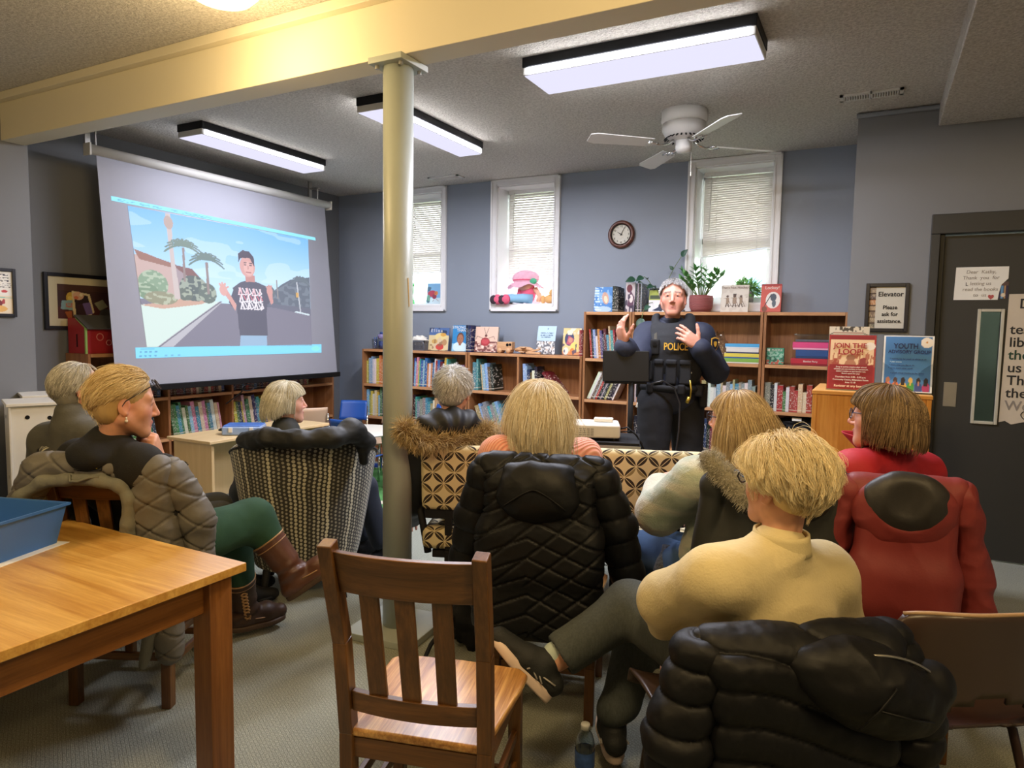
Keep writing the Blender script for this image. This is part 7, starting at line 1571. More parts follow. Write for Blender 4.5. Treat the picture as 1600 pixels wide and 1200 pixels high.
# ---------- woman in the mint cardigan
def mint_woman():
    H = Head(at(1150, 658, 2.72), math.radians(-74), math.radians(4), 0, 1.0); up = np.array([0, 0, 1.0])
    J = joints(H=H, nb=(1152, 728, 2.74), lsh=(1088, 750, 2.62), rsh=(1190, 748, 2.86), lel=(1030, 800, 2.80), rel=(1190, 850, 3.0), lwr=(1030, 757, 3.0), rwr=(1085, 795, 3.1), pel=(-.52, 2.80, .54), lhip=(-.62, 2.77, .53), rhip=(-.46, 2.88, .53), lkn=(1008, 858, 3.05), rkn=(1030, 850, 3.2), lan=(1012, 985, 3.12), ran=(1040, 975, 3.25))
    root = person('woman with long light brown hair and glasses in a fuzzy mint sweater', (J['pel'][0], J['pel'][1], 0))
    skin_body(root, J, '#dca78e', limbs(J, -.014, neck=True)+limbs(J, -.012, torso=False, arms=False, legs=True)+hand(J['lwr'], at(1047, 738, 3.08)-J['lwr'], np.array([.3, .8, -.2]), up, (.3, .4, .4, .5))+hand(J['rwr'], J['lel']-J['rwr'], -up, np.array([0, 1, 0])))
    def ombre():
        t = NT('mint_ombre_mohair'); co = t.coord(); n = t.noise(co, 170, 4, .7); n2 = t.noise(t.coord(scale=(1.2, 1.2, 5)), 2.4, 2); c = t.ramp(n2, [(.36, lin4('#7f9c86')), (.46, lin4('#a9bcab')), (.56, lin4('#d3d6c3')), (.68, lin4('#c3cbb8'))]); c = t.mix(t.math('MULTIPLY', n, .35), c, lin4('#e2e2d4')); t.bsdf(c, .95, 0, t.bump(n, .8, .006), Sheen_Weight=.5); return t.mat
    flesh('sweater', limbs(J, .017, r_arm=(.072, .070, .048), wr=.035)+[rc(J['nb']-up*.03, J['nb']+up*.008, .07, .06, .02), rc(J['lel'], J['lel']*.6+J['lwr']*.4, .078, .06, .03)], .006, ombre(), root, wrinkle(.006, 9, (1, 1, 1), 2, .003))
    flesh('jeans', limbs(J, .006, torso=False, arms=False, legs=True, r_leg=(.090, .070, .055), an=.06), .007, cloth('blue_denim', '#3d5a80', .9, 400, .4, .15), root, wrinkle(.005, 9))
    for s in 'lr': shoe(root, 'shoe', J[s+'an'], np.array([-.6, .8, 0]), up, M['blackmat'], M['black'], vox=.007)
    b = MB(); w = J['lwr']; ax = unit(J['lwr']-J['lel']); e1 = unit(np.cross(ax, up)); e2 = np.cross(ax, e1); org = parent_loc(root); b.tube([w-ax*.012+(e1*math.cos(a)+e2*math.sin(a))*.034-org for a in np.linspace(0, 2*PI, 24, endpoint=False)], .0065, 6, closed=True); wt = obj('wristwatch', b, M['steel'], root, smooth=True); obj('watch_face', MB().cyl(w-ax*.012-e2*.030-org, w-ax*.012-e2*.042-org, .017, n=20), M['steel'], wt, smooth=True)
    kn = J['lhip']*.35+J['lkn']*.65; P = [kn+np.array([.06, -.06, .06])-org, kn+np.array([.05, -.12, -.02])-org, kn+np.array([.06, -.13, -.12])-org, kn+np.array([.09, -.12, -.20])-org]; sc = pm('grey_marled_knit', '#565b62', .95, 0, .55, 90, .8, 120, .006); obj('scarf', MB().tube(P, [.04, .045, .04, .036], 12), sc, root, smooth=True)
    m, u = HM('light_brown', '#8f7450', '#e6cfa0'); T = H.T
    h = hair_cap(root, H, u, [((0, -.016, .036), (.082, .100, .090), None, .02, None), ((0, -.06, -.06), (.078, .055, .10), None, .04, None), ((-.058, -.01, -.06), (.03, .045, .10), None, .03, None), ((.058, -.01, -.06), (.03, .045, .10), None, .03, None), (None, None, None, None, el(T(0, .105, -.05), np.array([.075, .082, .115])*H.s, H.R, .012, '-'))])
    caps = [(J['lsh'], J['rsh'], .082), (J['sp'], J['nb'], .115), (J['nb'], T(0, -.02, -.05), .072), (T(0, -.04, -.10), T(0, -.035, .0), .094*H.s), (J['lsh'], J['lel'], .075)]
    P = H.hair_paths(8500, lambda d: .36-.02*d[:, 2], zl(.50, -.1, -.55), comb_radial((.0, .15, 1), .30, .06), (.003, .020), .85, 24, caps, 8, .14, (.082, .101, .091), .25, .45, 0, .022)
    strands('hair_strands', P, m, h, .0008, .0004); H.glasses(root, '#22222c', 0, .099); H.eyes(root)
mint_woman()
# ---------- woman in red
def red_woman():
    H = Head(at(1378, 652, 2.62), math.radians(-80), math.radians(2), 0, 1.03); up = np.array([0, 0, 1.0])
    J = joints(H=H, nb=(1388, 712, 2.68), lsh=(1335, 738, 2.56), rsh=(1440, 738, 2.80), lel=(1303, 830, 2.74), rel=(1468, 840, 2.95), lwr=(1330, 850, 2.95), rwr=(1400, 850, 3.1), pel=(.08, 2.98, .54), lhip=(-.02, 2.97, .53), rhip=(.17, 3.0, .53), lkn=(-.14, 3.36, .50), rkn=(.06, 3.42, .50), lan=(-.16, 3.42, .09), ran=(.05, 3.48, .09))
    root = person('woman with a brown bob and glasses in a bright red jacket by the charcoal door', (J['pel'][0], J['pel'][1], 0))
    skin_body(root, J, '#dba48d', limbs(J, -.014, neck=True)+limbs(J, -.012, torso=False, arms=False, legs=True)+hand(J['lwr'], J['lwr']-J['lel'], -up, np.array([1, .3, 0]))+hand(J['rwr'], J['rwr']-J['rel'], -up, np.array([-1, .3, 0])))
    rm = cloth('red_softshell', '#b21f2c', .7, 300, .2, .05); hr, hf = H.R[:, 0], H.R[:, 1]
    o = flesh('jacket', limbs(J, .017, r_arm=(.066, .058, .045), wr=.03), .0065, rm, root, wrinkle(.006, 8))
    def collar(u, v):
        a = 2*PI*u; c = J['nb']+up*(-.012+.075*v+.012*math.sin(a)*v)+hf*.012; rr = .070+.030*v*max(0, math.sin(a))+.012*v; return tuple(c+hr*rr*math.cos(a)+hf*rr*1.05*math.sin(a)+hf*.045*v*max(0, math.sin(a))**3-parent_loc(root))
    obj('stand_collar', MB().grid(collar, 40, 8, cu=True), rm, o, smooth=True, solid=.006, sub=1)
    flesh('trousers', limbs(J, .008, torso=False, arms=False, legs=True, r_leg=(.092, .070, .058), an=.08), .009, cloth('dark_trousers', '#24262b', .9), root)
    for s in 'lr': shoe(root, 'shoe', J[s+'an'], np.array([-.35, .9, 0]), up, M['blackmat'], M['black'], vox=.007)
    m, u = HM('brown_bob', '#4f3e2c', '#b89d74'); T = H.T
    h = hair_cap(root, H, u, [((0, -.014, .034), (.084, .102, .088), None, .02, None), ((0, -.060, -.04), (.082, .058, .075), None, .03, None), ((-.060, -.005, -.045), (.032, .055, .065), None, .03, None), ((.060, -.005, -.045), (.032, .055, .065), None, .03, None), (None, None, None, None, el(T(0, .108, -.055), np.array([.09, .075, .10])*H.s, H.R, .012, '-')), (None, None, None, None, pl(T(0, 0, -.105), H.D(0, 0, -1)))])
    caps = [(J['nb'], T(0, -.02, -.05), .066), (T(0, -.045, -.075), T(0, -.035, .0), .098*H.s), (T(-.03, -.02, -.06), T(-.03, -.01, 0), .062*H.s), (T(.03, -.02, -.06), T(.03, -.01, 0), .062*H.s)]
    P = H.hair_paths(8000, lambda d: .150+.05*d[:, 2], zl(.50, -.12, -.5), comb_radial((.0, -.10, 1), .02, .06), (.004, .018), .7, 20, caps, 9, .12, (.085, .104, .090), .3, .35, 0, .042, .7)
    strands('hair_strands', P, m, h, .0008, .0004); H.glasses(root, '#3a3f52', 0, .100); H.eyes(root)
red_woman()
# ---------- grey-haired person in the fur-hooded parka
def parka_person():
    H = Head(at(708, 612, 3.42), math.radians(-20), math.radians(-2), 0, .98); up = np.array([0, 0, 1.0])
    J = joints(H=H, nb=(708, 668, 3.42), lsh=(664, 690, 3.36), rsh=(755, 690, 3.50), lel=(640, 775, 3.50), rel=(770, 770, 3.7), lwr=(640, 800, 3.75), rwr=(720, 790, 3.85), pel=(-1.78, 3.06, .57), lhip=(-1.87, 3.04, .55), rhip=(-1.69, 3.10, .55), lkn=(-2.06, 3.40, .54), rkn=(-1.80, 3.52, .54), lan=(-2.09, 3.45, .09), ran=(-1.82, 3.56, .09))
    root = person('grey short-haired person in a black parka with fur-trimmed hood, seen from behind', (J['pel'][0], J['pel'][1], 0))
    skin_body(root, J, '#d9a088', limbs(J, -.014, neck=True)+limbs(J, -.012, torso=False, arms=False, legs=True)+hand(J['lwr'], J['lwr']-J['lel'], -up, np.array([1, .3, 0]))+hand(J['rwr'], J['rwr']-J['rel'], -up, np.array([-1, .3, 0])))
    pkm = cloth('black_parka_shell', '#191b1f', .6, 160, .2); ax = unit(J['rsh']-J['lsh']); bk = unit(np.cross(ax, up))*-1
    bk = -unit(np.cross(up, ax)); c = J['nb']
    flesh('parka', limbs(J, .032, bulk=1.08, r_arm=(.075, .068, .055), wr=.02, legs=False)+[rc(J['lhip'], J['lkn'], .115, .085, .04), rc(J['rhip'], J['rkn'], .115, .085, .04)], .008, pkm, root, wrinkle(.010, 7))
    hc = c+up*.022-H.R[:, 1]*.085; Rr = np.stack([ax, np.cross(up, ax), up], 1)
    def pleat(P, N): q = (P-hc) @ Rr; a = np.arctan2(q[:, 0], q[:, 2]+.10); return .007*np.sin(a*13)*np.clip((q[:, 2]+.06)/.08, 0, 1)
    hd = flesh('hood', [el(hc+up*.01, np.array([.165, .095, .075]), Rr, .02), el(c-H.R[:, 1]*.02, np.array([.12, .09, .06]), Rr, .03)], .006, pkm, root, pleat)
    pts = [hc+ax*.215*math.cos(a)-H.R[:, 1]*(.04+.055*math.sin(a))+up*(-.058-.012*math.sin(a)+.045*abs(math.cos(a))**6) for a in np.linspace(-.25, PI+.25, 26)]
    flesh('fur_base', [rc(a, b, .026, .026, .02) for a, b in zip(pts, pts[1:])], .007, pm('fur_under', '#6b5128', .9, var=.2), hd)
    fur('fur_trim', pts, 0, hair_material('tan_fur', '#6e552c', '#ecd6a0'), hd, (.035, .065), 6000, up*-.25, 4, .0010, .030)
    flesh('trousers', limbs(J, .008, torso=False, arms=False, legs=True, r_leg=(.085, .068, .056), an=.08), .009, cloth('black_trousers', '#1d1e22', .9), root)
    for s in 'lr': shoe(root, 'shoe', J[s+'an'], np.array([.1, .95, 0]), up, M['blackmat'], M['black'], vox=.007)
    m, u = HM('grey_short', '#98968f', '#f0eee8'); h = hair_cap(root, H, u, cap_prims(H))
    P = H.hair_paths(6000, lambda d: .050+.02*np.clip(d[:, 2], 0, 1), zl(.55, -.05, -.62), comb_crown(.1, -.55, .75, .5, .30), (.003, .018), .30, 11, (), 11, .5, (.079, .098, .089), .55, .4)
    strands('hair_strands', P, m, h, .0009, .0005)
parka_person()
# ---------- woman in the middle tub chair
def tub_woman():
    H = Head(at(448, 629, 3.92), math.radians(32), math.radians(1), 0, 1.0); up = np.array([0, 0, 1.0])
    J = joints(H=H, nb=(446, 680, 3.90), lsh=(398, 706, 3.95), rsh=(478, 706, 3.82), lel=(385, 770, 4.1), rel=(500, 775, 3.95), lwr=(430, 790, 4.2), rwr=(480, 790, 4.15), pel=(-2.92, 2.94, .54), lhip=(-3.0, 2.97, .53), rhip=(-2.84, 2.92, .53), lkn=(-2.98, 3.37, .50), rkn=(-2.78, 3.30, .50), lan=(-2.86, 3.42, .09), ran=(-2.66, 3.34, .09))
    root = person('woman with a grey blonde bob in the dotted armchair, face turned right', (J['pel'][0], J['pel'][1], 0))
    skin_body(root, J, '#e0ab95', limbs(J, -.014, neck=True)+limbs(J, -.012, torso=False, arms=False, legs=True)+hand(J['lwr'], J['lwr']-J['lel'], -up, np.array([1, .3, 0]))+hand(J['rwr'], J['rwr']-J['rel'], -up, np.array([-1, .3, 0])))
    o = flesh('jacket', limbs(J, .022, r_arm=(.07, .062, .05), wr=.03)+[rc(J['nb']-up*.03, J['nb']+up*.035, .082, .075, .02)], .0075, cloth('charcoal_jacket', '#232522', .65, 200, .2), root, wrinkle(.009, 9))
    flesh('trousers', limbs(J, .008, torso=False, arms=False, legs=True, r_leg=(.088, .068, .056), an=.08), .009, cloth('dark_jeans', '#262b36', .9), root)
    for s in 'lr': shoe(root, 'shoe', J[s+'an'], np.array([.5, .8, 0]), up, M['blackmat'], M['black'], vox=.007)
    m, u = HM('ash', '#a39b82', '#f0ebd8'); T = H.T
    h = hair_cap(root, H, u, cap_prims(H, back=-.10)+[((0, -.062, -.035), (.075, .05, .065), None, .03, None)])
    caps = [(J['nb'], T(0, -.02, -.05), .06), (T(0, -.045, -.06), T(0, -.035, .0), .09*H.s)]
    P = H.hair_paths(5500, lambda d: .11+.06*np.clip(d[:, 2], 0, 1), zl(.58, -.05, -.6), comb_radial((.2, .1, 1), .25, .10), (.003, .018), .55, 18, caps, 13, .2, (.081, .100, .090), .3, .4, 0, .02, .4)
    strands('hair_strands', P, m, h, .0010, .0006); H.eyes(root)
    b = MB(); p = T(.081, -.004, -.046)-parent_loc(root); b.cyl(p, p-np.array([0, 0, .010]), .004, n=8); obj('earring', b, M['steel'], root)
tub_woman()
# ---------- grey-haired man at the far left
def grey_man():
    H = Head(at(124, 608, 3.22), math.radians(18), math.radians(14), 0, 1.04); up = np.array([0, 0, 1.0])
    J = joints(H=H, nb=(113, 664, 3.20), lsh=(80, 690, 3.32), rsh=(150, 690, 3.10), lel=(70, 770, 3.5), rel=(190, 775, 3.25), lwr=(130, 790, 3.6), rwr=(220, 780, 3.5), pel=(-3.26, 2.10, .54), lhip=(-3.33, 2.14, .53), rhip=(-3.19, 2.05, .53), lkn=(-3.14, 2.50, .50), rkn=(-2.97, 2.38, .50), lan=(-3.06, 2.58, .09), ran=(-2.90, 2.46, .09))
    root = person('grey-haired man in a grey fleece in the far left armchair, head tipped back', (J['pel'][0], J['pel'][1], 0))
    skin_body(root, J, '#dc9d86', limbs(J, -.012, neck=True, bulk=1.05)+limbs(J, -.012, torso=False, arms=False, legs=True)+hand(J['lwr'], J['lwr']-J['lel'], -up, np.array([1, .3, 0]))+hand(J['rwr'], J['rwr']-J['rel'], -up, np.array([-1, .3, 0])), brow='#9a948c', male=True)
    flesh('fleece', limbs(J, .022, bulk=1.08, r_arm=(.072, .062, .05), wr=.03)+[rc(J['nb']-up*.03, J['nb']+up*.045+H.R[:, 1]*.005, .084, .078, .02)], .0075, cloth('grey_fleece', '#5c5b54', .95, 120, .5, .08), root, wrinkle(.007, 8))
    flesh('trousers', limbs(J, .008, torso=False, arms=False, legs=True, r_leg=(.09, .07, .058), an=.08), .009, cloth('khaki_trousers', '#3a3a36', .9), root)
    for s in 'lr': shoe(root, 'shoe', J[s+'an'], np.array([.5, .8, 0]), up, M['blackmat'], M['black'], vox=.007)
    m, u = HM('silver', '#8c897e', '#eae6da'); h = hair_cap(root, H, u, cap_prims(H)+[(None, None, None, None, el(H.T(0, .085, .085), np.array([.075, .07, .07])*H.s, H.R, .012, '-'))])
    P = H.hair_paths(6000, lambda d: .055+.02*np.clip(d[:, 2], 0, 1), zl(.80, -.02, -.62), comb_radial((.1, .5, .85), .3, .15), (.002, .012), .35, 12, (), 15, .35, (.079, .098, .088), .25, .5, 0, .02, .3)
    strands('hair_strands', P, m, h, .0010, .0005); H.glasses(root, '#2b2522', 0, .100); H.eyes(root)
grey_man()
# ---------- woman in green trousers and brown boots
def boots_woman():
    H = Head(at(196, 631, 2.60), math.radians(27), math.radians(-7), math.radians(4), 1.05); up = np.array([0, 0, 1.0])
    J = joints(H=H, nb=(170, 694, 2.62), lsh=(124, 718, 2.80), rsh=(218, 728, 2.52), lel=(150, 820, 3.0), rel=(280, 798, 2.62), lwr=(215, 790, 3.0), rwr=(249, 714, 2.74), pel=(-2.66, 1.86, .54), lhip=(-2.72, 1.90, .53), rhip=(278, 852, 2.70), rkn=(395, 812, 2.98), ran=(462, 900, 3.02), lhip2=(0, 0, 0), lkn=(362, 842, 3.12), lan=(384, 955, 3.30))
    root = person('blonde woman in black cardigan, green trousers and brown boots, hand on her chin', (J['pel'][0], J['pel'][1], 0))
    hd_ = H.T(.01, .075, -.105)-J['rwr']
    body = limbs(J, -.014, neck=True)+limbs(J, -.012, torso=False, arms=False, legs=True)+hand(J['lwr'], J['lwr']-J['lel'], -up, np.array([1, .3, 0]))+hand(J['rwr'], unit(hd_)+up*.4, -H.R[:, 1]-H.R[:, 0]*.4, -H.R[:, 0]+up*.3, (.95, 1.05, 1.15, 1.2), .06, (.5, .6), .98)
    skin_body(root, J, '#d9a083', body, brow='#b08a5c', vox=.004)
    fc = wrinkle(.006, 7, (1, 1, .8))
    bkd = -H.R[:, 1]
    o = flesh('cardigan', limbs(J, .018, r_arm=(.060, .054, .042), wr=.06)+[rc(J['nb']-up*.03, J['nb']+up*.015, .074, .066, .02), el(J['nb']+bkd*.06-up*.045+H.R[:, 0]*.03, np.array([.16, .085, .065]), H.R, .04)], .0065, cloth('black_cardigan', '#191816', .9, 260, .4, .1), root, fc)
    gm = cloth('green_corduroy', '#264a35', .9, 300, .3, .08)
    flesh('trousers', limbs(J, .010, torso=False, arms=False, legs=True, r_leg=(.095, .078, .052), an=.16), .0065, gm, root, wrinkle(.007, 8, (1, 1, 1), 7))
    lm = pm('brown_boot_leather', '#5b3826', .42, 0, .22, 9, .25, 60, .003, Coat_Weight=.15); dk = pm('dark_boot_leather', '#3d281c', .5, 0, .25, 12, .3, 60, .003); rs = pm('boot_rubber', '#4a3627', .6); pip = pm('boot_piping', '#a98258', .5)
    for s, toe, mt in (('r', unit(at(503, 905, 3.02)-at(455, 925, 2.98)), lm), ('l', unit(at(455, 966, 3.45)-at(375, 985, 3.28)), dk)):
        a = J[s+'an']; ax = unit(J[s+'kn']-a); toe = unit(toe-ax*np.dot(toe, ax)*.85) if s == 'r' else unit(toe*np.array([1, 1, 0])); top = a+ax*.205; t_ = toe; sd = np.cross(t_, ax); org = parent_loc(root)
        upv = ax if s == 'r' else up; upv = unit(upv-t_*np.dot(upv, t_)); base = a-upv*.075
        def crease(P, N, a=a, ax=ax): h_ = (P-a) @ ax; return .005*np.sin(h_*95+2*fbm(P, 9, 2)*6)*np.exp(-((h_-.03)/.06)**2)+.004*fbm(P, 16, 2)
        pr = [rc(a+ax*.01, top, .056, .072, .02), rc(a-upv*.02-t_*.02, a+ax*.03, .05, .054, .02), rc(base-t_*.045+upv*.045, base+t_*.10+upv*.045, .044, .050, .02), rc(base+t_*.10+upv*.043, base+t_*.165+upv*.035, .047, .038, .02), pl(base+upv*.012, -upv, .006), pl(top, ax, .004)]
        bt = flesh('boot', pr, .005, mt, root, crease)
        b = MB(); e1 = sd; e2 = np.cross(ax, e1); e1 = np.cross(e2, ax)
        b.tube([top-ax*.004+(e1*math.cos(q)+e2*math.sin(q))*.0725-org for q in np.linspace(0, 2*PI, 36, endpoint=False)], .004, 6, closed=True); b.tube([top-ax*.03+(e1*math.cos(q)+e2*math.sin(q))*.0705-org for q in np.linspace(0, 2*PI, 36, endpoint=False)], .0022, 5, closed=True); obj('piping', b, pip, bt, smooth=True)
        b = MB(); m_ = 30; out = []
        for i in range(m_):
            q = 2*PI*i/m_; y = .14*math.sin(q); ww = .054*(1+.08*math.sin(q))*(1-.14*math.exp(-((y+.01)/.05)**2)); out.append((ww*math.copysign(abs(math.cos(q))**.7, math.cos(q)), y+.055))
        rings = []
        for z, g in ((0, .95), (.004, 1), (.02, 1), (.024, .96)): rings += [tuple(base+sd*x*g+t_*y*g+upv*z-org) for x, y in out]
        fs = [tuple(range(m_))]+[(r*m_+i, r*m_+(i+1) % m_, (r+1)*m_+(i+1) % m_, (r+1)*m_+i) for r in range(3) for i in range(m_)]+[tuple(3*m_+i for i in reversed(range(m_)))]
        obj('sole', b.add(rings, fs), rs, bt, smooth=True)
        b = MB().tube([base+t_*(.055+.105*math.cos(q))+sd*.05*math.sin(q)*1.02+upv*(.055-.012*math.cos(q))-org for q in np.linspace(-1.9, 1.9, 24)], .003, 5); obj('toe_seam', b, pip, bt, smooth=True)
        if s == 'r': continue
        side = sd if np.dot(sd, np.array([.3, -1, 0])) > 0 else -sd; b = MB(); b.tube([a+ax*(.16-.165*k)+side*(.069-.010*k)+t_*(-.01+.014*math.sin(k*26))-org for k in np.linspace(0, 1, 40)], .0042, 5); b.tube([a+ax*(.16-.165*k)+side*(.069-.010*k)+t_*(-.01-.014*math.sin(k*26))-org for k in np.linspace(0, 1, 40)], .0042, 5); obj('braided_lace', b, pip, bt, smooth=True)
    m, u = HM('sandy', '#b99b66', '#fbeabc'); h = hair_cap(root, H, u, cap_prims(H, back=-.09)+[((0, -.03, .045), (.084, .100, .086), None, .02, None), (None, None, None, None, el(H.T(0, .095, -.03), np.array([.09, .072, .10])*H.s, H.R, .012, '-'))])
    P = H.hair_paths(6500, lambda d: .055+.08*np.clip(d[:, 2]-.05, 0, 1)+.03*np.clip(-d[:, 1], 0, 1), zl(.62, .16, -.62), comb_radial((.0, .80, .6), .1, .20), (.003, .018), .30, 15, (), 17, .34, (.082, .100, .092), .38, .5, 0, .03, .25)
    strands('hair_strands', P, m, h, .0009, .0005); H.eyes(root)
    H.glasses(root, '#3b3436', 0, .124, tilt=.66)
    b = MB(); p = H.T(.082, -.002, -.045)-parent_loc(root); b.cyl(p, p-np.array([0, 0, .008]), .003, n=8); e_ = MB().grid(lambda uu, v: tuple(p-np.array([0, 0, .014])+.006*np.array([math.cos(2*PI*uu)*math.cos(PI*(v-.5)), math.sin(2*PI*uu)*math.cos(PI*(v-.5)), math.sin(PI*(v-.5))])), 12, 8, cu=True); b.add(e_.v, e_.f); obj('earring', b, pm('pearl', '#e6dfd2', .2), root, smooth=True)
boots_woman()
# ---------- the officer
def officer():
    H = Head(at(1052, 466, 4.58), math.radians(180-12), math.radians(3), 0, 1.04); up = np.array([0, 0, 1.0])
    # his right side is at the left of the picture
    J = joints(H=H, nb=(1050, 508, 4.66), rsh=(1012, 524, 4.70), lsh=(1095, 526, 4.60), rel=(990, 572, 4.42), lel=(1118, 580, 4.62), rwr=(975, 538, 4.22), lwr=(1092, 541, 4.36), pel=at(1048, 614, 4.66), rhip=(1024, 625, 4.62), lhip=(1072, 626, 4.70), rkn=(1020, 740, 4.6), lkn=(1076, 742, 4.68), ran=(0, 0, 0), lan=(0, 0, 0))
    J['ran'] = np.array([J['rkn'][0], J['rkn'][1]+.03, .10]); J['lan'] = np.array([J['lkn'][0], J['lkn'][1]+.03, .10])
    root = person('police officer with grey hair in a dark uniform, standing with both hands raised', (J['pel'][0], J['pel'][1], 0)); org = parent_loc(root)
    tc = unit(np.array([0, 0, 1.5])-J['ch']); f = unit(np.cross(up, J['lsh']-J['rsh'])); f = f if np.dot(f, tc) > 0 else -f; s = unit(J['lsh']-J['rsh'])
    rd = unit(at(966, 505, 4.20)-J['rwr']); ld = unit(at(1070, 516, 4.30)-J['lwr'])
    body = limbs(J, -.012, neck=True, bulk=1.1)+limbs(J, -.010, torso=False, arms=False, legs=True)+hand(J['rwr'], up*.9-s*.25+f*.05, s*.75-f*.65, f*.5+s*.3, (.35, .45, .5, .55), .16, (.7, .4), 1.1)+hand(J['lwr'], -s*.75+up*.60+f*.1, -f*.8-s*.35, up*.9+s*.3, (.30, .35, .45, .5), .10, (.95, -.1), 1.1)
    def beard(q, c, mixin, near):
        m = near*np.exp(-((q[:, 2]+.085)/.028)**2)*(q[:, 1] > .02)*(np.abs(q[:, 0]) < .055); mixin(m*np.clip(.8+fbm(q, 160, 2), 0, 1), '#a39a96', .35); return c
    skin_body(root, J, '#c98f7a', body, '#a5685e', '#5a504a', beard, .004, True); H.eyes(root)
    nv = cloth('navy_uniform', '#20263a', .75, 260, .2, .05)
    o = flesh('uniform_shirt', limbs(J, .022, bulk=1.14, r_arm=(.062, .058, .045), wr=.035, belly=.06, wide=1.1), .007, nv, root, wrinkle(.007, 8))
    def coll(u, v): a = 2*PI*u; c = J['nb']+up*(.0+.045*v)+f*.012; rr = .072-.006*v; return tuple(c+s*rr*math.cos(a)+f*(rr*1.0*math.sin(a)+.012*v*max(0, math.sin(a)))-org)
    obj('collar', MB().grid(coll, 36, 4, cu=True), nv, o, smooth=True, solid=.008)
    Rb = np.stack([s, f, up], 1); cc = J['ch']*.55+J['sp']*.45; vm = cloth('black_vest', '#15171c', .8, 200, .35)
    def V(x, y, z): return cc+s*x+f*y+up*z
    vest = flesh('vest', [el(cc+f*.015, np.array([.205, .178, .27]), Rb, .02), bx(cc+f*.02-up*.05, np.array([.19, .165, .17]), Rb, .10, .05)]+[rc(V(x, .06, .15), V(x*.95, -.0, .245), .045, .04, .03) for x in (-.11, .11)]+[el(J['lsh']+up*.0+s*.03, np.array([.075, .12, .11]), Rb, .02, '-'), el(J['rsh']-s*.03, np.array([.075, .12, .11]), Rb, .02, '-'), el(J['nb']+up*.02+f*.02, np.array([.085, .10, .10]), Rb, .03, '-')], .007, vm, root, wrinkle(.003, 12))
    def front(x, z): # point on the front of the vest
        y = .03+.178*math.sqrt(max(.05, 1-(x/.22)**2-(z/.34)**2)); return cc+s*x+f*y+up*z
    def pouch(nm, x, z, w, h, d, mat=None): o_ = flesh(nm, [bx(front(x, z)+f*.006, np.array([w/2, d/2, h/2]), Rb, .010, .004)], .005, mat or vm, vest); return o_
    for x, z, w, h in ((-.135, -.10, .045, .13), (-.07, -.11, .06, .15), (.01, -.11, .07, .15), (.10, -.11, .075, .15)): pouch('pouch', x, z, w, h, .05)
    pouch('flap', -.07, -.04, .062, .035, .056); pouch('flap', .01, -.04, .072, .035, .056); pouch('flap', .10, -.04, .077, .035, .056)
    pouch('body_camera', -.10, .055, .06, .105, .035, M['blackmat']); p = front(-.10, .075)+f*.026-org; obj('camera_lens', MB().cyl(p, p+f*.006, .014, n=18), M['black'], vest)
    p = front(.135, -.105)+f*.034-org; obj('stud', MB().cyl(p, p+f*.006, .007, n=12), M['steel'], vest)
    # POLICE across the chest, the badge, the shoulder flash
    Rt = Matrix((( s[0], up[0], f[0], 0), (s[1], up[1], f[1], 0), (s[2], up[2], f[2], 0), (0, 0, 0, 1)))
    gold = pm('gold_thread', '#d7a93c', .5, var=.05); tl = .095; c0 = front(.035, .06)
    patch = obj('name_patch', MB().add([tuple(front(.0+.15*(i/10), .06+dz)+f*.004-org) for dz in (-.03, .03) for i in range(11)], [(i, i+1, 12+i, 11+i) for i in range(10)]), vm, vest)
    q = text('POLICE', .066, gold, vest, (0, 0, 0), ext=.001, bold=.0012); q.matrix_local = Matrix.Translation(Vector(c0+f*.012-org)) @ Matrix.Rotation(math.radians(7), 4, 'Z') @ Rt @ Matrix.Diagonal((.72, 1, 1, 1))
    def disc(nm, c, ax1, ax2, nrm, poly, mat, th, par): return obj(nm, MB().add([tuple(c+ax1*x+ax2*y-org) for x, y in poly]+[tuple(c+ax1*x+ax2*y+nrm*th-org) for x, y in poly], [tuple(range(len(poly))), tuple(reversed(range(len(poly), 2*len(poly))))]+[(i, (i+1) % len(poly), len(poly)+(i+1) % len(poly), len(poly)+i) for i in range(len(poly))]), mat, par)
    shield = lambda k: [(-.026*k, .03*k), (0, .036*k), (.026*k, .03*k), (.026*k, -.005*k), (.014*k, -.028*k), (0, -.038*k), (-.014*k, -.028*k), (-.026*k, -.005*k)]
    cb = front(-.168, .035)+f*.010; nb_ = unit(f*.8-s*.5); a1 = unit(np.cross(up, nb_)); b1 = disc('badge', cb, a1, up, nb_, shield(1.0), gold, .003, vest); disc('badge_face', cb+nb_*.003, a1, up, nb_, shield(.78), pm('badge_navy', '#1d2740', .5), .002, b1); text_b = disc('badge_crest', cb+nb_*.005, a1, up, nb_, shield(.35), M['steel'], .002, b1)
    cn = front(-.10, .115)+f*.01; disc('name_tag', cn, a1*.9+up*.3, up, nb_, [(-.012, -.03), (.018, -.022), (.014, .032), (-.010, .03)], M['steel'], .003, vest)
    cs = J['lsh']*.80+J['lel']*.20+s*.070+f*.066; ns = unit(f*.65+s*.72); a2 = unit(np.cross(up, ns)); fl = disc('shoulder_flash', cs, a2, up, ns, [(1.25*x, 1.25*y) for x, y in shield(1)], gold, .004, o); disc('flash_field', cs+ns*.004, a2, up, ns, [(1.25*x, 1.25*y) for x, y in shield(.85)], pm('flash_navy', '#161d31', .6), .002, fl); disc('flash_crest', cs+ns*.006, a2, up, ns, shield(.5), gold, .002, fl)
    # belt and kit
    bc = J['pel']+up*.045+f*.02; b = MB(); ring = [bc+s*.205*math.cos(a)+f*.165*math.sin(a)-org for a in np.linspace(0, 2*PI, 40, endpoint=False)]
    b.tube(ring, .026, 8, closed=True); belt = obj('duty_belt', b, M['blackmat'], root, smooth=True)
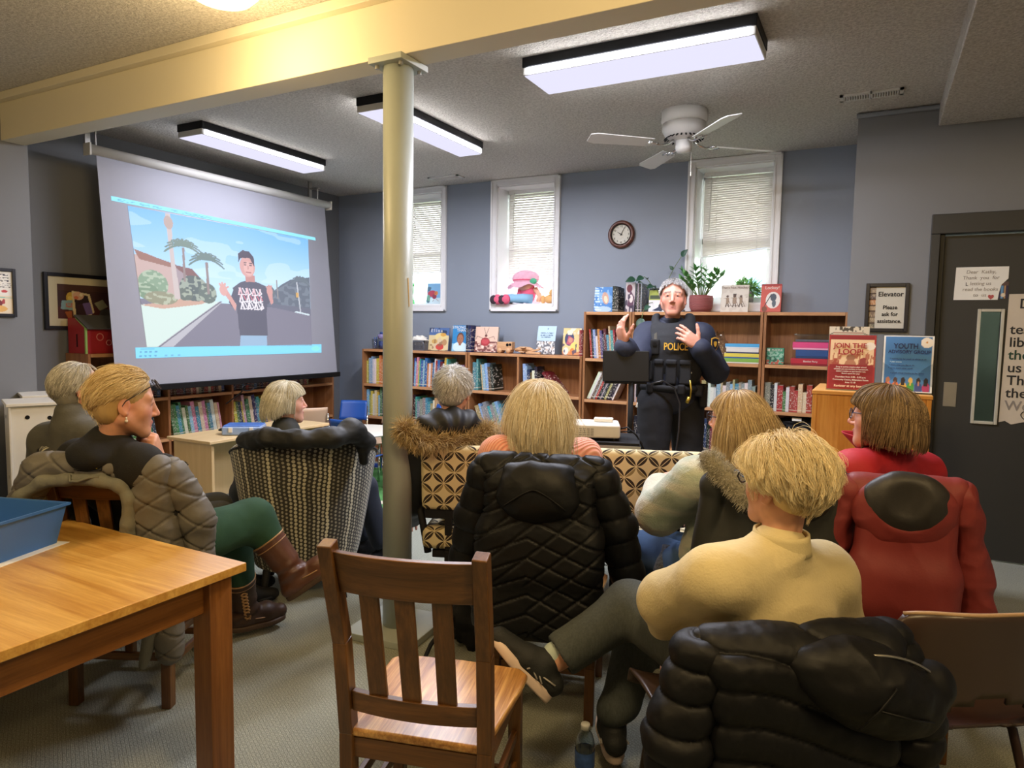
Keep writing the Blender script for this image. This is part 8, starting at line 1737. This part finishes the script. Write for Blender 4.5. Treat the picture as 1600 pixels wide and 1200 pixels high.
    for a, w_, h_, nm in ((2.75, .05, .11, 'holster'), (2.2, .05, .07, 'belt_pouch'), (1.2, .05, .07, 'belt_pouch'), (.55, .06, .08, 'belt_pouch'), (.1, .055, .16, 'holster')):
        c = bc+s*.215*math.cos(a)+f*.178*math.sin(a); flesh(nm, [bx(c-up*(h_/2-.03), np.array([w_/2, .025, h_/2]), Rb, .012, .005)], .006, M['blackmat'], belt)
    p = bc+s*.13+f*.165-org; obj('key_clip', MB().tube([p+up*.06, p+s*.01, p-up*.05+s*.006], .006, 6).cyl(p-up*.05, p-up*.09-s*.015, .012, n=10), pm('brass_keys', '#b79a3c', .3, .6), belt, smooth=True)
    p = bc-s*.19+f*.10-org; obj('white_glove', crumple(.026, 14, 10, 2, 1.3), M['paper'], belt, smooth=True, loc=tuple(p-up*.13))
    flesh('trousers', limbs(J, .012, torso=False, arms=False, legs=True, r_leg=(.105, .085, .07), an=.0, bulk=1.1), .008, cloth('black_uniform_trousers', '#15171e', .85, 240, .2), root, wrinkle(.008, 7))
    for q in 'lr': shoe(root, 'boot', J[q+'an'], f+0, up, M['blackmat'], M['black'], L=.29, w=.054, vox=.006)
    w = J['lwr']; ax = unit(J['lel']-J['lwr']); e1 = unit(np.cross(ax, up)); e2 = np.cross(ax, e1); wt = obj('wristwatch', MB().tube([w+ax*.01+(e1*math.cos(a)+e2*math.sin(a))*.036-org for a in np.linspace(0, 2*PI, 24, endpoint=False)], .008, 6, closed=True), M['black'], root, smooth=True)
    m, u = HM('salt', '#83807e', '#e2dfdc'); h = hair_cap(root, H, u, [((0, -.018, .036), (.0765, .094, .0865), None, .01, None), ((0, -.045, -.01), (.070, .060, .072), None, .02, None)]+[(None, None, None, None, el(H.T(0, .094, -.026), np.array([.10, .075, .116])*H.s, H.R, .010, '-')), (None, None, None, None, pl(H.T(0, -.06, -.07), H.D(0, .35, -1), .01))]+[(None, None, None, None, el(H.T(x*.085, .004, -.035), np.array([.03, .040, .045])*H.s, H.R, .01, '-')) for x in (-1, 1)])
    P = H.hair_paths(5000, lambda d: .028+.012*np.clip(d[:, 2], 0, 1), zl(.72, .02, -.6), comb_crown(0, -.6, .8, .1, .3), (.001, .010), .2, 8, (), 21, .4, (.078, .097, .087), .6, .3)
    strands('hair_strands', P, m, h, .0009, .0005)
officer()
# ================================================================ coats hung on the chairs
class Fr:
    def __init__(s, x, y, rz): c, n = math.cos(rz), math.sin(rz); s.R = np.array([[c, -n, 0], [n, c, 0], [0, 0, 1.0]]); s.o = np.array([x, y, 0.0])
    def __call__(s, *p): return s.o+s.R @ np.array(p, float)
    def loc(s, P): return (P-s.o) @ s.R
    def rc(s, a, b, ra, rb=None, k=.03): return rc(s(*a), s(*b), ra, rb, k)
    def el(s, c, r, k=.03, op='+', rot=None): return el(s(*c), r, s.R if rot is None else s.R @ np.array(Euler(rot).to_matrix()), k, op)
    def bx(s, c, h, r=.04, k=.03, op='+', rot=None): return bx(s(*c), h, s.R if rot is None else s.R @ np.array(Euler(rot).to_matrix()), r, k, op)
    def pl(s, p, n, k=.01): return pl(s(*p), s.R @ np.array(n, float), k)
def baffle(F, fn, sp_, amp, wr=.004, sc=14, pw=.55):
    def d(P, N): v = fn(F.loc(P)); return amp*(np.abs(np.sin(PI*v/sp_))**pw-.7)+wr*(fbm(P*np.array([1, 1, 1.0]), sc, 3)*2)
    return d
def coat(label, F): return thing('coat', label, 'coat', tuple(F(0, -.27, 0)), 0)
def puff(name, c, rough=.38, bs=60, b=.15): return pm(name, c, rough, 0, .08, 5, b, bs, .004, Specular_IOR_Level=.25)
# long black quilted coat before the woman in pink
F = Fr(-1.125, 2.495, math.radians(16)); C_ = coat('long black hooded quilted coat hanging over a chair back, before the pink sweater', F)
bm_ = puff('black_quilt', '#121315', .5)
def quilt_lines(P, N, F=F):
    q = F.loc(P); u = q[:, 2]+.42*np.abs(q[:, 0]+.03); v = q[:, 2]-.85*(q[:, 0]+.03); w = np.clip((.62-q[:, 2])/.04, 0, 1)*np.clip((q[:, 0]*-1-.02)/.02, 0, 1)
    g = lambda t, s: np.exp(-(np.abs(np.sin(PI*t/s))/.16)**2)
    d = .010*np.maximum(g(u, .07), (1-w)*g(v, .10)); return .004-d+.006*fbm(P*np.array([1, 1, 1.5]), 22, 3)
flesh('coat_body', [F.bx((0, -.325, .80), np.array([.20, .055, .20]), .05), F.bx((.0, -.315, .60), np.array([.225, .06, .20]), .05, .08), F.bx((.01, -.30, .46), np.array([.235, .055, .075]), .04, .08), F.rc((-.19, -.28, 1.0), (.19, -.28, 1.0), .05, .05, .04)], .0055, bm_, C_, quilt_lines)
for s in (-1, 1):
    a, b_ = (s*.205, -.27, .97), (s*.325, -.17, .56)
    flesh('sleeve', [F.rc(a, (s*.265, -.215, .78), .072, .076), F.rc((s*.265, -.215, .78), b_, .076, .062)], .0055, bm_, C_, baffle(F, lambda q: q[:, 2]-.25*np.abs(q[:, 0]), .095, .012, .005, 18, .38))
hd = flesh('hood', [F.el((.0, -.365, .92), np.array([.150, .075, .105]), .03), F.el((.0, -.33, 1.0), np.array([.13, .06, .04]), .04), F.el((0, -.30, 1.045), np.array([.10, .05, .03]), .03, '-')], .005, bm_, C_, wrinkle(.010, 10, (1, 1, 1.2)))
obj('seam', MB().tube([F(x, -.44-.004*math.cos(x*20), .955-1.2*abs(x)**1.3)-np.array(C_.location) for x in np.linspace(-.11, .11, 16)], .0035, 5), M['black'], hd, smooth=True)
# charcoal coat with fur hood behind the mint sweater
F = Fr(-.455, 2.765, math.radians(30)); C_ = coat('charcoal coat with fur-trimmed hood hanging over the chair behind the mint sweater', F); cm = cloth('charcoal_coat_shell', '#2b2c28', .7, 200, .2)
flesh('coat_body', [F.bx((.07, -.32, .72), np.array([.195, .045, .27]), .045), F.rc((-.19, -.285, .975), (.24, -.28, 1.0), .040, .045, .04), F.rc((-.185, -.28, .95), (-.205, -.21, .60), .038, .04), F.rc((-.09, -.29, .90), (-.24, -.25, .46), .045, .055), F.bx((.03, -.31, .44), np.array([.24, .05, .07]), .04, .06)], .006, cm, C_, wrinkle(.012, 6, (1.4, 1.4, .45)))
for s in (1,): flesh('sleeve', [F.rc((s*.23, -.28, .96), (s*.30, -.20, .70), .062, .06), F.rc((s*.30, -.20, .70), (s*.31, -.16, .50), .06, .052)], .006, cm, C_, wrinkle(.010, 8, (1, 1, .8)))
hd = flesh('hood', [F.el((.03, -.36, .94), np.array([.17, .07, .09]), .03), F.el((.03, -.31, 1.02), np.array([.14, .05, .05]), .03, '-')], .006, cm, C_, wrinkle(.008, 9))
pts = [F(-.185+.0*k, -.30-.11*math.sin(PI*k*.5), 1.06-.115*k) for k in np.linspace(0, 1, 12)]
pts = [F(-.215+.11*k, -.275-.15*k, 1.065-.12*k) for k in np.linspace(0, 1, 12)]
flesh('fur_base', [rc(a, b, .024, .026, .02) for a, b in zip(pts, pts[1:])], .007, pm('fur_grey_under', '#8d8672', .9, var=.2), hd); fur('fur_trim', pts, 0, hair_material('grey_fur', '#7d7663', '#d6cfb9'), hd, (.02, .038), 3600, None, 6, .0009, .026)
pts = [F(.20+.06*k, -.33+.02*k, 1.03-.10*k) for k in np.linspace(0, 1, 8)]; flesh('fur_base', [rc(a, b, .032, .036, .02) for a, b in zip(pts, pts[1:])], .007, M['blackmat'], hd); fur('fur_trim', pts, 0, hair_material('black_fur', '#0d0d0f', '#2c2c2e'), hd, (.02, .04), 2200, None, 7, .0010, .03)
# long red coat
F = Fr(.055, 2.90, math.radians(12)); C_ = coat('long brick red hooded coat hanging over a chair, below the bright red jacket', F); rm_ = cloth('brick_red_shell', '#7c2b29', .6, 160, .2, .08); ln = cloth('dark_coat_lining', '#2a2724', .5, 150, .2)
flesh('coat_body', [F.bx((0, -.315, .78), np.array([.155, .045, .20]), .045), F.bx((.0, -.32, .56), np.array([.165, .05, .18]), .05, .08), F.bx((.01, -.31, .36), np.array([.205, .055, .12]), .05, .10), F.rc((-.15, -.28, .985), (.15, -.28, .985), .045, .045, .04)], .006, rm_, C_, lambda P, N, F=F: .016*np.sin(F.loc(P)[:, 0]*30+2*fbm(P, 4, 2)*4)*np.clip((.70-P[:, 2])/.3, 0, 1)+wrinkle(.016, 6, (1.3, 1.3, .5))(P, N))
for s in (-1, 1):
    flesh('sleeve', [F.rc((s*.165, -.27, .965), (s*.225, -.24, .70), .055, .056), F.rc((s*.225, -.24, .70), (s*(.19 if s < 0 else .26), -.26, .42), .056, .05)], .006, rm_, C_, wrinkle(.022, 9, (1, 1, 1.1)))
hd = flesh('hood', [F.el((-.01, -.335, .92), np.array([.158, .050, .125]), .03), F.el((-.01, -.395, 1.01), np.array([.118, .056, .15]), .012, '-')], .0055, rm_, C_, wrinkle(.007, 9))
flesh('hood_lining', [F.el((-.01, -.340, .945), np.array([.138, .052, .11]), .02), F.el((-.01, -.408, 1.01), np.array([.10, .034, .132]), .006, '-')], .0055, ln, hd, wrinkle(.005, 12, (1.6, 1, .7)))
# black puffer on the near plastic chair
F = Fr(-.285, 1.93, math.radians(35)); C_ = coat('glossy black puffer jacket hanging over the chair of the yellow-sweater woman', F); gm_ = puff('black_nylon', '#0f0f11', .52, 45, .2)
flesh('coat_body', [F.bx((.0, -.315, .58), np.array([.235, .055, .21]), .05), F.bx((0, -.30, .34), np.array([.25, .055, .12]), .05, .06), F.rc((-.21, -.275, .765), (.21, -.275, .765), .052, .052, .04)], .0055, gm_, C_, baffle(F, lambda q: q[:, 2]+.05*np.sin(q[:, 0]*8)+.10*np.maximum(q[:, 0], 0), .082, .020, .006, 18, .38))
for s in (-1, 1): flesh('sleeve', [F.rc((s*.235, -.27, .745), (s*.29, -.285, .56), .068, .075), F.rc((s*.29, -.285, .56), (s*.285, -.30, .30), .075, .06)], .0055, gm_, C_, baffle(F, lambda q: q[:, 2]+.06*q[:, 0], .072, .020, .006, 18, .38))
hd = flesh('hood', [F.el((.13, -.375, .695), np.array([.175, .075, .085]), .03, rot=(.2, .35, 0)), F.el((.06, -.35, .76), np.array([.12, .055, .05]), .04), F.el((.29, -.34, .69), np.array([.06, .05, .05]), .04)], .005, gm_, C_, wrinkle(.014, 12, (1, 1, 1), 3))
loc_ = np.array(C_.location); obj('zip', MB().tube([F(.10+.22*k, -.40+.05*k*k, .795-.10*k*k)-loc_ for k in np.linspace(0, 1, 16)], .0035, 5), M['steel'], hd, smooth=True)
obj('hood_seam', MB().tube([F(.13, -.452, .745)-loc_, F(.09, -.456, .70)-loc_, F(.05, -.448, .655)-loc_], .003, 5).tube([F(.09, -.456, .70)-loc_, F(.17, -.456, .675)-loc_, F(.24, -.43, .65)-loc_], .003, 5), M['black'], hd, smooth=True)
# black jacket thrown along the back of the middle armchair
C_ = thing('coat', 'black jacket thrown along the top of the middle dotted armchair', 'coat', (-2.66, 2.72, .9), 0)
pp = [at(383, 688, 3.60), at(420, 684, 3.47), at(470, 688, 3.42), at(520, 684, 3.46), at(556, 676, 3.58), at(572, 690, 3.66)]
flesh('coat_body', [rc(a, b, .042, .046, .03) for a, b in zip(pp, pp[1:])]+[sp(at(545, 668, 3.56), .05, .04), rc(at(566, 690, 3.62), at(568, 720, 3.66), .035, .02, .03)], .006, cloth('black_jacket', '#1e1f1e', .6, 200, .2), C_, wrinkle(.016, 10))
# grey quilted coat over the chair of the woman in green trousers
F = Fr(-2.63, 1.745, math.radians(26)); C_ = coat('grey quilted coat with fleece lining draped over the wooden chair beside the oak table', F); qm = puff('grey_quilt', '#6b675f', .5, 60, .2); fl_ = cloth('sage_fleece', '#77766a', .95, 110, .6, .1)
qd = lambda q: q[:, 2]+.6*q[:, 0]
dq = lambda P, N, F=F: -.008*np.exp(-(np.abs(np.sin(PI*(F.loc(P)[:, 2]+.7*F.loc(P)[:, 0])/.10))/.12)**2)-.007*np.exp(-(np.abs(np.sin(PI*(F.loc(P)[:, 2]-.7*F.loc(P)[:, 0])/.10))/.12)**2)+wrinkle(.010, 10)(P, N)
flesh('coat_body', [F.rc((-.22, -.29, .97), (.22, -.29, .965), .052, .055, .04), F.rc((-.21, -.30, .95), (-.31, -.30, .80), .058, .05), F.rc((.20, -.29, .93), (.23, -.25, .58), .066, .072), F.rc((.23, -.25, .58), (.21, -.22, .24), .066, .05), F.rc((.17, -.30, .86), (.19, -.27, .55), .05, .055)], .0055, qm, C_, dq)
flesh('sleeve', [F.rc((.25, -.25, .94), (.315, -.20, .76), .064, .066), F.rc((.315, -.20, .76), (.315, -.18, .55), .066, .055)], .0055, qm, C_, dq); flesh('sleeve', [F.rc((-.25, -.22, .94), (-.29, -.05, .76), .06, .06), F.rc((-.29, -.05, .76), (-.28, .02, .55), .06, .05)], .006, qm, C_, dq)
loc_ = np.array(C_.location); ar = [(-.33, -.345, .80), (-.25, -.355, .87), (-.17, -.35, .925), (-.08, -.345, .935), (.04, -.345, .935), (.115, -.35, .92), (.15, -.35, .87), (.14, -.345, .78), (.125, -.335, .68), (.13, -.325, .58)]
flesh('fleece_lining', [F.rc(a, b, .02, .02, .02) for a, b in zip(ar, ar[1:])]+[F.rc((.125, -.33, .72), (.13, -.31, .55), .03, .035), F.rc((.17, -.26, .36), (.13, -.26, .20), .03, .015)], .006, fl_, C_, wrinkle(.006, 14))
p0 = F(.0, -.345, .985)-loc_; o_ = obj('collar_label', MB().box((0, 0, 0), (.10, .004, .03), (-.35, 0, math.radians(26))), M['black'], C_, loc=tuple(p0)); obj('label_print', MB().box((0, -.003, 0), (.07, .003, .009), (0, .12, 0)), pm('yellow_print', '#d9b93b', .6), o_, rot=(-.35, 0, math.radians(26)))
obj('hanging_loop', MB().tube([F(-.06, -.36, .955)-loc_, F(-.05, -.375, .935)-loc_, F(-.02, -.375, .935)-loc_, F(.02, -.37, .95)-loc_, F(.05, -.365, .952)-loc_], .005, 6), fl_, C_, smooth=True)
# ================================================================ light and camera
W = bpy.data.worlds.new('overcast'); SC.world = W; W.use_nodes = True
nt = W.node_tree; bg = nt.nodes['Background']; bg.inputs[0].default_value = lin4('#eef1f6'); bg.inputs[1].default_value = 11.0
cam = bpy.data.cameras.new('camera'); co = bpy.data.objects.new('camera', cam); COL.objects.link(co)
cam.sensor_width = 36; cam.lens = 1067.29/1600*36; cam.clip_start = .05
yaw, pit, rol = math.radians(-27.87), math.radians(4.563), math.radians(-.9017)
fw = Vector((math.sin(yaw)*math.cos(pit), math.cos(yaw)*math.cos(pit), -math.sin(pit)))
rt = Vector((math.cos(yaw), -math.sin(yaw), 0)); dn = fw.cross(rt)
r2 = rt*math.cos(rol)+dn*math.sin(rol); d2 = -rt*math.sin(rol)+dn*math.cos(rol)
co.matrix_world = Matrix(((r2.x, -d2.x, -fw.x, 0), (r2.y, -d2.y, -fw.y, 0), (r2.z, -d2.z, -fw.z, 1.5), (0, 0, 0, 1)))
SC.camera = co
SC.view_settings.view_transform = 'Standard'; SC.view_settings.look = 'None'; SC.view_settings.gamma = 1.0
SC.view_settings.use_curve_mapping = False; SC.view_settings.exposure = 0.55
cy = SC.cycles
cy.max_bounces = 7; cy.diffuse_bounces = 4; cy.glossy_bounces = 3; cy.transmission_bounces = 5; cy.transparent_max_bounces = 10
cy.sample_clamp_indirect = 6.0; cy.caustics_reflective = False; cy.caustics_refractive = False
cy.use_denoising = True
